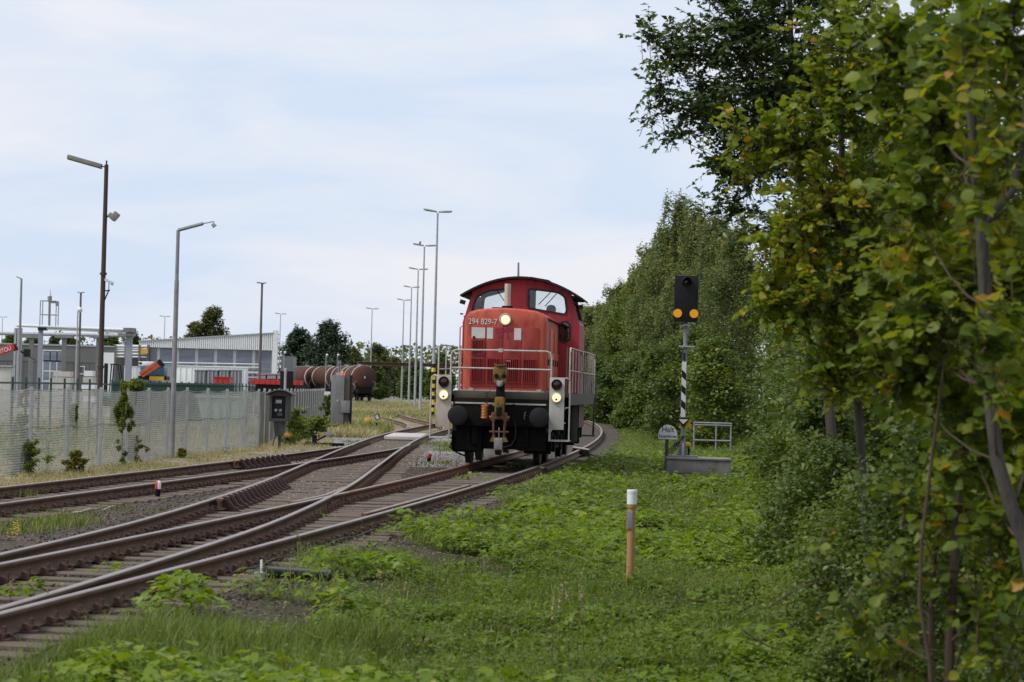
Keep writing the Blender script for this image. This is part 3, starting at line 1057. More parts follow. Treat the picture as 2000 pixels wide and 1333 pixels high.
    b = MB(); b.box(-.085, .075, .16, .22, 1.72, 1.83); b.box(-.05, .04, .14, .17, 1.70, 1.78); P(b, 'coupler_latch', M['steel_worn'], cpo, bevel=.008)
    b = MB()
    b.prism([(-.20, 1.14), (-.10, 1.16), (-.10, .98), (-.16, .92), (-.22, .98)], .24, .3); b.prism([(.20, 1.14), (.10, 1.16), (.10, .98), (.16, .92), (.22, .98)], .24, .3)
    b.bar((-.15, .27, 1.0), (-.13, .3, .55), .05, .05); b.bar((.15, .27, 1.0), (.13, .3, .55), .05, .05); b.bar((-.25, .28, .73), (.25, .28, .73), .035, .035); b.cyl((-.26, .28, 1.03), (.26, .28, 1.03), .045, n=8)
    P(b, 'coupler_link', M['copper_rust'], cpo, bevel=.006)
    b = MB(); b.prism([(-.24, .52), (-.15, .66), (-.10, .66), (-.10, .50)], .24, .32); b.prism([(.24, .52), (.15, .66), (.10, .66), (.10, .50)], .24, .32); P(b, 'coupler_foot', M['coupler_yellow'], cpo)
    b = MB(); b.box(-.115, .10, .22, .34, .34, .60); b.cyl((0, .28, .6), (0, .28, .82), .016, n=6); b.cyl((-.07, .28, .32), (-.07, .28, .36), .03, n=6); P(b, 'coupler_tip', M['steel_worn'], cpo, bevel=.01)
    # hoses
    hx = [(-.335 + .075 * math.cos(t) * (1 - .15 * abs(math.sin(t / 17))), .47 + .05 * math.sin(t), 1.30 - t * .0052 + .0) for t in np.arange(0, 56, .45)]
    b = MB(); b.tube(hx, .013, 5); P(b, 'air_hose_coil', M['hose_orange'], smooth=True)
    hx = [(-.30 + .03 * math.cos(t), .5 + .03 * math.sin(t), 1.32 + t * .008) for t in np.arange(0, 32, .6)] + [(-.24, .52, 1.62), (-.14, .5, 1.70)]
    b = MB(); b.tube(hx, .008, 5); P(b, 'air_hose', M['rubber'], smooth=True)
    b = MB(); b.tube([(.30, .62, .98), (.34, .55, .80), (.34, .55, .6), (.26, .55, .45), (.1, .5, .39), (.0, .5, .42)], .016, 6); P(b, 'brake_hose', M['rubber'], smooth=True)
    # step panels with the front lamps
    for s, x0, x1 in ((-1, -1.415, -1.085), (1, 1.05, 1.375)):
        mt = M['white_rusty'] if s < 0 else M['white_dirty']
        st = MB()
        xi, xo = (x1, x0) if s < 0 else (x0, x1)
        poly = [(xi, .56), (xi - s * .0 + s * .045, .56), (xi + s * .045, .74), (xi + s * .09, .80), (xo, .80), (xo, 1.93), (xi, 1.93)]
        st.prism(poly, .585, .62)
        so = P(st, 'step_panel', mt, bevel=.006)
        b = MB(); b.box(min(xi, xo + s * .12), max(xi, xo + s * .12), .60, 1.35, .545, .575); b.box(min(xi, xo), max(xi, xo), .62, 1.35, .93, .955); b.box(min(xi, xo), max(xi, xo), .62, 1.35, 1.24, 1.265); P(b, 'step_tread', M['rail_white'], so)
        b = MB(); b.tube([(xo - s * .03, .60, 1.90), (xo + s * .05, .62, 1.92), (xo + s * .11, .64, 1.87), (xo + s * .115, .64, 1.6), (xo + s * .115, .64, .55)], .018, 8); b.tube([(xo + s * .02, .62, 1.28), (xo + s * .11, .64, 1.28)], .013, 6); P(b, 'grab_rail', M['rail_white'], so, smooth=True)
        cx = (x0 + x1) / 2 + (-.0 if s < 0 else -.01)
        for z, lit in ((1.775, False), (1.50, True)):
            b = MB(); b.lathe([(.112, .01), (.118, -.05), (.105, -.055), (.095, -.03), (.09, .0)], (cx, .585, z), (0, 1, 0), n=24)
            lo = P(b, 'lamp_housing', M['rail_white'] if lit else M['black'], so, smooth=True)
            b = MB(); b.lathe([(.093, -.02), (.07, -.032), (.03, -.038), (.005, -.039)], (cx, .585, z), (0, 1, 0), n=20)
            P(b, 'headlight' if lit else 'tail_light', M['lens_lit'] if lit else M['lens_red'], so, smooth=True)
            if lit:
                b = MB(); b.lathe([(.001, -.012), (.024, -.01), (.026, 0), (.022, .01)], (cx, .548, z - .045), (0, 1, 0), n=10); P(b, 'lamp_bulb_shade', M['copper_rust'], so, smooth=True)
    # front handrail
    b = MB()
    b.tube([(-1.12, .74, 1.6), (-1.12, .74, 2.36), (-1.09, .74, 2.45), (-1.0, .74, 2.48), (0, .74, 2.49), (.95, .74, 2.49), (1.04, .74, 2.46), (1.07, .74, 2.37), (1.07, .74, 1.6)], .021, 8)
    b.tube([(-1.12, .74, 2.09), (1.07, .74, 2.09)], .019, 8); b.box(-.09, .0, .70, .78, 2.45, 2.53)
    P(b, 'front_handrail', M['rail_white'], smooth=True)
    b = MB()
    b.tube([(-1.41, .9, 1.6), (-1.41, .9, 2.52), (-1.38, .9, 2.57), (-1.30, 1.2, 2.58), (-1.08, 1.75, 2.55)], .018, 8); b.tube([(-1.41, .9, 2.05), (-1.08, 1.75, 2.07)], .016, 6); b.tube([(-1.28, 1.25, 1.6), (-1.28, 1.25, 2.58)], .016, 6)
    b.tube([(-1.08, 2.2, 1.6), (-1.08, 2.2, 3.0), (-1.02, 2.2, 3.04)], .018, 6); b.tube([(-1.05, 2.2, 2.6), (-1.05, 2.2, 1.6)], .014, 6)
    P(b, 'side_handrail', M['rail_white'], smooth=True)
    # right walkway rails
    for y0, y1, posts, zt in ((.95, 5.9, 4, 2.58), (6.6, 13.2, 6, 2.60)):
        b = MB()
        b.tube([(1.46, y0, 1.6), (1.46, y0, zt - .08), (1.46, y0 + .12, zt), (1.46, y1 - .12, zt), (1.46, y1, zt - .08), (1.46, y1, 1.6)], .019, 8)
        b.tube([(1.46, y0, 2.09), (1.46, y1, 2.09)], .016, 6)
        for k in range(1, posts):
            y = y0 + (y1 - y0) * k / posts
            b.tube([(1.46, y, 1.6), (1.46, y, zt)], .016, 6)
        P(b, 'side_handrail', M['rail_white'], smooth=True)
    b = MB(); b.tube([(1.40, .95, 1.6), (1.40, .95, 2.60)], .018, 6); b.tube([(1.44, 13.2, .5), (1.5, 13.25, 1.5), (1.5, 13.25, 1.95), (1.46, 13.25, 2.0)], .018, 6); b.tube([(1.5, 12.6, .5), (1.5, 12.6, 1.5)], .018, 6); P(b, 'rear_grab_rail', M['olive_beam'], smooth=True)
    b = MB(); b.box(1.2, 1.52, 12.55, 13.3, .48, .52); P(b, 'rear_step', M['olive_beam'])
    b = MB(); b.box(1.2, 1.5, 12.6, 13.3, .9, .93); P(b, 'rear_step', M['olive_beam'])
    # hood
    def sect(sx, dz, y):
        pr = [(.92, 1.6), (.92, 3.12), (.90, 3.24), (.82, 3.34), (.66, 3.395), (.40, 3.43), (0, 3.45), (-.40, 3.43), (-.66, 3.395), (-.82, 3.34), (-.90, 3.24), (-.92, 3.12), (-.92, 1.6)]
        return [(-.03 + x * sx, y, z - dz * max(0, (z - 2.6))) for x, z in pr]
    b = MB()
    S = [sect(.90, .06, 1.70), sect(.945, .035, 1.715), sect(.98, .012, 1.76), sect(1, 0, 1.86), sect(1, 0, 6.19)]
    n = len(S[0])
    fs = [(i * n + j, i * n + (j + 1) % n, (i + 1) * n + (j + 1) % n, (i + 1) * n + j) for i in range(len(S) - 1) for j in range(n)] + [tuple(range(n))]
    b.add([p for s in S for p in s], fs)
    hood = P(b, 'hood', M['red_hood'], smooth=True, ang=50)
    xs = [-.80, -.455, -.075, .335, .72]
    for i in range(4):
        x0, x1 = xs[i] + .008, xs[i + 1] - .008
        b = MB(); b.prism(rounded([(x0, 1.70), (x1, 1.70), (x1, 3.02), (x0, 3.02)], .015, 2), 1.678, 1.699)
        d = P(b, 'hood_door', M['red_door'], bevel=.004)
        for z0, z1 in ([(1.80, 2.32), (2.40, 2.72)] if i == 0 else [(1.80, 2.32)]):
            b = MB(); b.box(x0 + .025, x1 - .025, 1.664, 1.677, z0, z1, 0)  # black plate puts the shade inside the louvre slots into colour
            k = 8
            for j in range(k):
                x = x0 + .045 + (x1 - x0 - .09) * j / (k - 1)
                b.obox((x, 1.654, (z0 + z1) / 2), (.016, .022, z1 - z0 - .02), (0, 0, rad(20)), 1)
            b.ring([(x0 + .02, z0 - .01), (x1 - .02, z0 - .01), (x1 - .02, z1 + .01), (x0 + .02, z1 + .01)], [(x0 + .04, z0 + .01), (x1 - .04, z0 + .01), (x1 - .04, z1 - .01), (x0 + .04, z1 - .01)], 1.650, 1.665, mi=1)
            P(b, 'louvre', [M['grime_and_slot_black'], M['red_low']], d)
    def flat(nm, m, x0, x1, z0, z1, par=hood, y=1.674):
        b = MB(); b.box(x0, x1, y, y + .004, z0, z1); return P(b, nm, m, par)
    flat('white_patch', M['patch_white'], -.775, -.475, 2.76, 3.0); flat('white_patch', M['patch_white'], -.435, -.30, 2.755, 3.0); flat('white_patch', M['patch_white'], .17, .325, 2.74, 3.0)
    b = MB()
    for q in ([(-.26, 2.98), (-.08, 2.99), (-.08, 2.80), (-.2, 2.78), (-.15, 2.88), (-.25, 2.88)], [(-.06, 2.99), (.15, 2.99), (.12, 2.90), (.05, 2.92), (.06, 2.74), (.0, 2.76), (.0, 2.92), (-.06, 2.9)]):
        b.prism(q, 1.674, 1.678)
    P(b, 'faded_emblem_patch', M['patch_pink'], hood)
    b = MB(); b.prism(rounded([(-.02, 2.235), (.13, 2.235), (.13, 2.315), (-.02, 2.315)], .04), 1.66, 1.68); P(b, 'oval_badge', M['black'], hood)
    b = MB(); b.box(.0, .11, 1.655, 1.662, 2.262, 2.288); P(b, 'badge_mark', M['patch_white'], hood)
    b = MB(); b.cyl((-.72, 1.65, 2.78), (-.72, 1.68, 2.78), .03, n=8); P(b, 'door_latch', M['black'], hood)
    text('number_lettering', '294 829-7', .182, M['letter'], hood, (-.535, 1.694, 3.125), (rad(90), 0, 0), .86)
    b = MB(); b.lathe([(.12, .03), (.132, -.05), (.12, -.06), (.108, -.035)], (-.035, 1.70, 3.19), (0, 1, 0), n=24)
    hl = P(b, 'top_lamp_housing', M['white_dirty'], smooth=True)
    b = MB(); b.lathe([(.108, -.03), (.08, -.045), (.03, -.052), (.005, -.053)], (-.035, 1.70, 3.19), (0, 1, 0), n=20); P(b, 'headlight', M['lens_lit'], hl, smooth=True)
    # hood side doors
    ys = [1.95, 2.75, 3.6, 4.45, 5.3, 6.1]
    for s in (1, -1):
        for i in range(5):
            x = -.03 + s * .92
            b = MB(); b.box(min(x, x + s * .022), max(x, x + s * .022), ys[i] + .02, ys[i + 1] - .02, 1.68, 3.02 if i % 2 else 2.5); d = P(b, 'hood_side_door', M['red_orange'], bevel=.005)
            b = MB(); b.box(min(x + s * .022, x + s * .05), max(x + s * .022, x + s * .05), ys[i] + .1, ys[i] + .14, 2.2, 2.34); P(b, 'door_handle', M['black'], d)
    b = MB(); b.box(.86, .94, 2.1, 6.15, 3.225, 3.262); b.box(-1.0, -.92, 2.1, 6.15, 3.225, 3.262); P(b, 'hood_gutter', M['red_low'])
    # exhaust
    b = MB()
    pr = [(.082, .115), (.074, .10), (.070, .10), (.070, .10)]
    zs = [3.44, 3.56, 3.8, 4.03]
    vs = []
    for (rx, ry), z in zip(pr, zs):
        vs += [(-.10 + rx * math.cos(a), 3.0 + ry * math.sin(a), z) for a in [2 * math.pi * k / 14 for k in range(14)]]
    fs = [(i * 14 + k, i * 14 + (k + 1) % 14, (i + 1) * 14 + (k + 1) % 14, (i + 1) * 14 + k) for i in range(3) for k in range(14)] + [tuple(range(42, 56))]
    b.add(vs, fs); ex = P(b, 'exhaust_stack', M['stack'], smooth=True)
    b = MB(); b.cyl((-.10, 3, 3.42), (-.10, 3, 3.53), .14, .12, n=14); P(b, 'stack_base', M['grime_and_slot_black'], ex, smooth=True)
    # cab walls
    YF, YB = 6.2, 8.7
    wall = [(-1.40, 1.585), (1.38, 1.585), (1.38, 3.22), (1.31, 3.45), (1.17, 3.95), (.85, 4.11), (.4, 4.235), (0, 4.275), (-.4, 4.235), (-.87, 4.11), (-1.19, 3.95), (-1.33, 3.45), (-1.40, 3.22)]
    wl = rounded([(-1.19, 3.50), (-1.08, 3.83), (-.80, 3.98), (-.33, 4.04), (-.33, 3.53)], .05, 3)
    wr = rounded([(.15, 3.59), (1.03, 3.46), (1.07, 3.55), (1.02, 3.87), (.85, 3.98), (.15, 4.05)], .07, 4)
    ov = [(1.03 + .125 * math.cos(a), 3.05 + .10 * math.sin(a) + (.14 if math.sin(a) > 0 else -.14)) for a in [2 * math.pi * (k + .5) / 20 for k in range(20)]]
    bl_ = rounded([(-1.14, 3.42), (-.56, 3.42), (-.56, 4.06), (-1.10, 3.90)], .06, 3)
    br_ = rounded([(.16, 3.40), (1.0, 3.40), (.97, 3.92), (.8, 4.03), (.16, 4.12)], .06, 3)
    fw = plate('cab_front_wall', wall, [wl, wr, ov], .05, M['red_cab'], root, at=(0, YF, 0))
    plate('cab_rear_wall', wall, [bl_, br_], .05, M['red_cab'], root, at=(0, YB, 0))
    for nm, poly in (('windscreen', wl), ('windscreen', wr), ('oval_window', ov)):
        b = MB(); b.ring(grow(poly, .018), grow(poly, -.022), -.045, -.02)
        f = P(b, nm + '_frame', M['rubber'], fw)
        b = MB(); b.prism(grow(poly, -.005), -.012, -.004); P(b, nm, M['glass_dark'] if nm == 'oval_window' else M['glass'], f)
    for poly in (bl_, br_):
        b = MB(); b.prism(grow(poly, -.004), YB - .004, YB + .004); P(b, 'rear_window', M['glass'])
    for s in (-1, 1):
        xo = 1.38 if s > 0 else -1.40
        b = MB(); b.box(min(xo, xo - s * .05), max(xo, xo - s * .05), YF + .026, YB - .026, 1.585, 3.22); P(b, 'cab_side_wall', M['red_cab'])
        x1 = 1.17 if s > 0 else -1.19
        hgt = math.hypot(x1 - xo, .64)
        tilt = math.atan2((xo - x1) * s, .64)
        R = Matrix.Rotation(rad(90), 4, 'Z') @ Matrix.Rotation(-s * 0, 4, 'X')
        w = [(YF + .026, 0), (YB - .026, 0), (YB - .026, hgt), (YF + .026, hgt)]
        ho = rounded([(YF + .25, .1), (YB - .3, .1), (YB - .3, hgt - .1), (YF + .25, hgt - .1)], .06, 3)
        o = plate('cab_side_window_wall', w, [ho], .04, M['red_cab'], root, R=R, at=(xo - s * .025, 0, 3.22))
        o.rotation_euler = (0, -s * tilt, 0)
        b = MB(); b.prism([(u, v) for u, v in grow(ho, -.004)], -.004, .004, 'x'); b_ = P(b, 'side_window', M['glass'], o)
        b = MB(); b.ring(grow(ho, .02), grow(ho, -.02), s * .02, s * .035, 'x'); P(b, 'side_window_frame', M['rubber'], o)
    # roof
    def arc(dz, w):
        return [(x - .01, 4.33 - .225 * x * x + dz - (.0 if abs(x) < w - .03 else .0)) for x in np.linspace(-w, w, 21)]
    b = MB(); top, bot = arc(0, 1.45), arc(-.05, 1.43); b.prism(top + bot[::-1], 5.85, 9.0)
    b.prism([(.18, 4.30), (.62, 4.235), (.62, 4.275), (.18, 4.345)], 6.3, 7.4)
    ro = P(b, 'cab_roof', M['roof'], smooth=True)
    b = MB(); b.tube([(-.20, 7.5, 4.3), (-.20, 7.5, 4.42), (-.205, 7.5, 4.73)], [.03, .027, .022], 8); P(b, 'antenna', M['galv_dark'], ro)
    b = MB(); b.box(1.18, 1.36, 6.0, 8.8, 3.84, 3.90); b.box(-1.38, -1.20, 6.0, 8.8, 3.84, 3.90); b.obox((-1.42, 6.25, 3.70), (.12, .16, .10), (0, rad(15), 0)); b.obox((1.40, 6.3, 3.66), (.10, .16, .08), (0, -rad(15), 0)); b.obox((-1.45, 6.4, 3.42), (.06, .2, .03)); P(b, 'rain_gutter', M['roof'], ro)
    # cab inside
    b = MB(); b.box(-1.33, 1.31, YF + .05, YB - .05, 1.96, 2.0); b.box(-.72, -.30, YF + .12, YF + .5, 2.0, 3.60); b.box(-1.1, -.72, YF + .12, YF + .5, 2.0, 3.38); b.box(-.45, .05, 8.3, 8.6, 2.0, 4.0); b.box(.3, .5, 7.0, 7.4, 3.45, 3.50); P(b, 'cab_console', M['interior'])
    b = MB(); b.box(-1.35, 1.33, 8.60, 8.66, 2.0, 3.35); P(b, 'cab_lining', M['interior'])
    b = MB(); b.box(.40, .85, 7.30, 7.75, 2.50, 2.60); b.box(.42, .83, 7.73, 7.80, 2.60, 3.12); b.cyl((.62, 7.55, 2.0), (.62, 7.55, 2.5), .06, n=8); P(b, 'driver_seat', M['black'])
    # wipers
    for pts in ([(-.62, 6.13, 4.02), (-.40, 6.12, 3.72), (-.36, 6.12, 3.62)], [(.72, 6.12, 4.02), (.40, 6.12, 3.68)], [(.86, 6.12, 3.99), (.55, 6.12, 3.64)]):
        b = MB(); b.tube(pts, .012, 4); P(b, 'wiper', M['rubber'], fw)
    for o in list(fw.children):
        if o.name.startswith('wiper'):
            o.location = (0, -YF, 0)
    # short hood and low box behind the cab
    b = MB(); b.box(-.9, .88, 8.76, 12.9, 1.585, 3.0); P(b, 'rear_hood', M['red_low'], bevel=.08)
    b = MB(); b.box(.95, 1.38, 9.0, 12.6, 1.585, 2.02); P(b, 'rear_locker', M['brown_panel'], bevel=.01)
    b = MB(); b.box(-1.04, 1.04, 13.5, 13.7, .84, 1.5); P(b, 'rear_buffer_beam', M['grime_and_slot_black'])
    return root


LOCO = build_loco()


# ------------------------------------------------------------------ the driver
def build_person():
    """a driver seated in the cab, one continuous skin-grown body"""
    root = thing('person', 'driver in an orange vest sitting at the right cab window', 'person')
    root.matrix_world = LOCO.matrix_basis @ Matrix.Translation((.62, 7.45, 2.13))
    J = {'pelvis': ((0, .02, .58), .15), 'belly': ((0, .03, .78), .145), 'chest': ((0, .02, 1.0), .165), 'neck0': ((0, .02, 1.20), .075), 'neck': ((0, .0, 1.29), .055), 'head': ((0, -.03, 1.40), .095), 'crown': ((0, -.02, 1.52), .075)}
    E = [('pelvis', 'belly'), ('belly', 'chest'), ('chest', 'neck0'), ('neck0', 'neck'), ('neck', 'head'), ('head', 'crown')]
    for s, n in ((-1, 'l'), (1, 'r')):
        J.update({n + 'sh': ((s * .19, .02, 1.13), .07), n + 'el': ((s * .27, -.12, .88), .048), n + 'wr': ((s * .20, -.38, .90), .032), n + 'ha': ((s * .19, -.46, .90), .036),
                  n + 'hip': ((s * .11, -.05, .55), .095), n + 'kn': ((s * .14, -.45, .53), .062), n + 'an': ((s * .14, -.48, .10), .042), n + 'to': ((s * .14, -.66, .05), .036)})
        E += [('chest', n + 'sh'), (n + 'sh', n + 'el'), (n + 'el', n + 'wr'), (n + 'wr', n + 'ha'), ('pelvis', n + 'hip'), (n + 'hip', n + 'kn'), (n + 'kn', n + 'an'), (n + 'an', n + 'to')]
        for k in range(4):
            x = s * (.165 + .017 * k)
            ln = (.075, .088, .083, .066)[k]
            J[f'{n}f{k}a'] = ((x, -.50, .905), .0095)
            J[f'{n}f{k}b'] = ((x, -.50 - ln * .6, .89), .0085)
            J[f'{n}f{k}c'] = ((x, -.50 - ln * .85, .865), .007)
            E += [(n + 'ha', f'{n}f{k}a'), (f'{n}f{k}a', f'{n}f{k}b'), (f'{n}f{k}b', f'{n}f{k}c')]
        J[n + 't1'] = ((s * .15, -.44, .90), .011)
        J[n + 't2'] = ((s * .125, -.49, .885), .009)
        E += [(n + 'ha', n + 't1'), (n + 't1', n + 't2')]
    names = list(J)
    me = bpy.data.meshes.new('body')
    me.from_pydata([J[k][0] for k in names], [(names.index(a), names.index(b)) for a, b in E], [])
    o = link(bpy.data.objects.new('body', me))
    md = o.modifiers.new('skin', 'SKIN')
    for i, k in enumerate(names):
        me.skin_vertices[0].data[i].radius = (J[k][1], J[k][1])
    me.skin_vertices[0].data[0].use_root = True
    o.modifiers.new('sub', 'SUBSURF').levels = 1
    dg = bpy.context.evaluated_depsgraph_get()
    m2 = bpy.data.meshes.new_from_object(o.evaluated_get(dg))
    m2.name = 'body'
    bpy.data.objects.remove(o)
    m2.materials.clear()
    for m in (M['skin'], M['vest'], M['cloth_dark']):
        m2.materials.append(m)
    for p in m2.polygons:
        c = p.center
        p.material_index = 2 if c.z < .64 else (0 if c.z > 1.22 or c.y < -.37 else 1)
        p.use_smooth = True
    link(bpy.data.objects.new('body', m2), root)
    b = MB(); b.lathe([(.108, -.02), (.118, .03), (.115, .09), (.085, .14), (.01, .165)], (0, .0, 1.43), (0, .15, 1), n=14); b.build('hair', M['hair'], root, smooth=True)
    b = MB()
    b.obox((0, -.135, 1.41), (.03, .04, .045)); b.obox((-.105, -.02, 1.41), (.02, .04, .06)); b.obox((.105, -.02, 1.41), (.02, .04, .06))
    b.build('nose_and_ears', M['skin'], root, bevel=.008)
    b = MB(); b.obox((-.04, -.122, 1.435), (.022, .012, .012)); b.obox((.04, -.122, 1.435), (.022, .012, .012)); b.obox((0, -.122, 1.355), (.05, .01, .012)); b.build('face_features', M['hair'], root)
    return root


build_person()

# ------------------------------------------------------------------ chain link fence
YARD_Z = -0.06


def fence_points():
    a = [G(0, 937, YARD_Z), G(225, 912, YARD_Z), G(350, 893, YARD_Z), G(500, 876, YARD_Z), G(578, 848, YARD_Z), G(632, 824, YARD_Z)]
    d = (a[0] - a[1]).normalized()
    return [a[0] + d * 9] + a


FENCE = fence_points()


def along(pts, step):
    """points every STEP metres along a polyline"""
    out, carry = [pts[0].copy()], 0.0
    for p, q in zip(pts, pts[1:]):
        L_ = (q - p).length
        t = step - carry
        while t < L_:
            out.append(p.lerp(q, t / L_))
            t += step
        carry = L_ - (t - step)
    return out


def chain_mesh(A, B, h, pitch=0.070, w=0.0028, bulge=0.0, sag=0.03):
    """the woven wires of one bay, two families of slanting round wires"""
    L_ = (B - A).length
    e = (B - A) / L_
    nrm = Vector((-e.y, e.x, 0))
    V, F = [], []

    def pt(u, z, o):
        t = u / L_
        s = 4 * t * (1 - t)
        return A + e * u + nrm * (o + bulge * s * math.sin(z / h * 3.1)) + Vector((0, 0, z * (1 - sag / h * s)))
    for fam in (1, -1):
        c = -h
        while c < L_ + h:
            u0, u1 = (c, c + h * .72)
            za, zb = 0.0, h
            if fam < 0:
                u0, u1 = u1, u0
            # clip to the bay
            d = u1 - u0
            t0, t1 = 0.0, 1.0
            for lim in (0.0, L_):
                t = (lim - u0) / d
                if (lim == 0.0) == (d > 0):
                    t0 = max(t0, t)
                else:
                    t1 = min(t1, t)
            c += pitch
            if t1 - t0 < .02:
                continue
            nseg = 4
            b = len(V)
            for i in range(nseg + 1):
                t = t0 + (t1 - t0) * i / nseg
                p = pt(u0 + d * t, za + (zb - za) * t, fam * .004)
                V += [p + e * w, p - e * w * .5 + nrm * w, p - e * w * .5 - nrm * w]
            for i in range(nseg):
                for k in range(3):
                    F.append((b + i * 3 + k, b + i * 3 + (k + 1) % 3, b + i * 3 + 3 + (k + 1) % 3, b + i * 3 + 3 + k))
    return V, F


def build_fence():
    root = thing('chain_link_fence', 'tall grey chain link fence with weeds along the yard track', 'fence', FENCE[1])
    o0 = FENCE[1]
    P = along(FENCE, 2.75)
    h = 1.66
    tops = []
    for i, p in enumerate(P):
        q = p - o0
        b = MB()
        b.box(q.x - .032, q.x + .032, q.y - .028, q.y + .028, -.1, h + .02 + random.uniform(0, .04))
        b.build('fence_post', M['galv'], root)
        tops.append(q + Vector((0, 0, h)))
    for i in range(len(P) - 1):
        a, c = P[i] - o0, P[i + 1] - o0
        V, F = chain_mesh(a, c, h - .02, bulge=random.uniform(-.05, .05), sag=random.uniform(.02, .07))
        m = MB(); m.add(V, F); m.build('mesh_panel', M['mesh_wire'], root)
        for z, s in ((h - .01, .05), (h * .56, .03)):
            b = MB()
            b.tube([a.lerp(c, t) + Vector((0, 0, z - s * 4 * t * (1 - t))) for t in np.linspace(0, 1, 6)], .006, 4)
            b.build('tension_wire', M['white_dirty'], root)
    return root


build_fence()


def palisade():
    p0, p1, p2 = G(150, 880, YARD_Z) + Vector((-2.2, 4, 0)), W(385, 745, 118), W(528, 745, 168)
    pts = [Vector((-12.6, 50, YARD_Z)), Vector((-13.6, 80, YARD_Z)), Vector((p1.x, p1.y, YARD_Z)), Vector((p2.x, p2.y, YARD_Z))]
    root = thing('palisade_fence', 'dark green steel fence standing behind the chain link fence', 'fence', pts[0])
    P = along(pts, 2.5)
    for i, p in enumerate(P):
        q = p - pts[0]
        b = MB(); b.box(q.x - .03, q.x + .03, q.y - .03, q.y + .03, 0, 1.86); b.build('fence_post', M['green_dark'], root)
    for i in range(len(P) - 1):
        a, c = P[i] - pts[0], P[i + 1] - pts[0]
        for z in (1.70, .25):
            b = MB(); b.bar(a + Vector((0, 0, z)), c + Vector((0, 0, z)), .035, .05); b.build('rail', M['green_dark'], root)
    far = [p for p in P if p.y > 92]
    Q = along(far, .155)
    for k, p in enumerate(Q[:300]):
        q = p - pts[0]
        b = MB(); b.prism([(q.x - .03, .12), (q.x + .03, .12), (q.x + .03, 1.74), (q.x, 1.82), (q.x - .03, 1.74)], q.y - .05, q.y - .04); b.build('pale', M['green_dark'], root)
    return root


palisade()

# ------------------------------------------------------------------ lamp posts
def top_height(px, py, Y):
    return W(px, py, Y).z


def lamp_root(name, label, px, py, Y, group=None, rz=0.0):
    t = W(px, py, Y)
    return thing(name, label, 'lamp post', (t.x, Y, YARD_Z), rz, group), t.z - YARD_Z


def twin_lamp(label, px, py, Y, rz=0.0, m='galv', bird=False):
    r, h = lamp_root('street_lamp', label, px, py, Y, 'tall twin headed yard lamps', rz)
    b = MB()
    b.cyl((0, 0, -.1), (0, 0, h * .32), .115, .105, 12); b.cyl((0, 0, h * .32), (0, 0, h - .06), .095, .055, 12, True); b.cyl((0, 0, 0), (0, 0, .05), .2, n=12)
    b.build('pole', M[m], r, smooth=True)
    for s, up in ((-1, .26), (1, .06)):
        b = MB()
        prof = [(.05, .0, .05), (.12, .01, .09), (.35, .06, .15), (.60, .10, .17), (.82, .11, .14), (.90, .09, .06)]
        vs, fs = [], []
        for x, dz, w in prof:
            z = h + x * up * .55 + dz * .2
            vs += [(s * x, -w, z), (s * x, -w * .7, z + .07), (s * x, w * .7, z + .07), (s * x, w, z), (s * x, w * .7, z - .035), (s * x, -w * .7, z - .035)]
        for i in range(len(prof) - 1):
            for k in range(6):
                fs.append((i * 6 + k, i * 6 + (k + 1) % 6, i * 6 + 6 + (k + 1) % 6, i * 6 + 6 + k))
        fs += [tuple(range(6)), tuple(range(30, 36))]
        b.add(vs, fs)
        hd = b.build('lamp_head', M['lamp_grey'], r, smooth=True)
        b = MB(); b.obox((s * .55, 0, h + .55 * up * .55 - .022), (.5, .2, .03), (0, -s * math.atan(up * .55), 0)); b.build('lamp_lens', M['lamp_lens'], hd)
    if bird:
        b = MB(); b.lathe([(.01, 0), (.07, .05), (.085, .12), (.05, .2), (.045, .25), (.01, .29)], (0, 0, 0), (.25, 0, 1), n=8); b.obox((.09, 0, .26), (.06, .02, .02)); b.obox((-.04, 0, .02), (.05, .05, .16), (0, rad(25), 0))
        o = b.build('bird', M['pole_brown'], None, smooth=True)
        o.location = (r.location.x - .38, Y, YARD_Z + h + .11)
        tag(o, 'small dark bird perched on the second tallest twin lamp', 'bird')
    return r


L0 = twin_lamp('tallest twin lamp post, on a yellow and black striped lower pole beside the locomotive', 855, 415, 171)
b = MB()
sz = [W(841, y, 171).z - YARD_Z for y in (812, 711)]
k = 13
for i in range(k):
    z0, z1 = sz[0] + (sz[1] - sz[0]) * i / k, sz[0] + (sz[1] - sz[0]) * (i + 1) / k
    b.cyl((0, 0, z0), (0, 0, z1), .130, n=14, mi=i % 2)
b.build('striped_sleeve', [M['black'], M['stripe_yellow']], L0)
twin_lamp('second tallest twin lamp post of the row left of the locomotive', 829, 481, 212, bird=True)
twin_lamp('middle twin lamp post of the receding row of five', 817, 527, 255)
twin_lamp('fourth twin lamp post of the receding row, left of the middle one', 804, 562, 300)
twin_lamp('shortest looking twin lamp post at the left end of the receding row of five', 789, 587, 348)
twin_lamp('slim twin lamp post rising behind the front tank wagon', 727, 604, 391)
twin_lamp('twin lamp post in front of the dark pines right of the white hall', 548, 614, 425)
twin_lamp('far twin lamp post left of the bushy tree behind the white hall', 322, 619, 461)
twin_lamp('far twin lamp post at the left edge above the grey hall', 5, 620, 500)


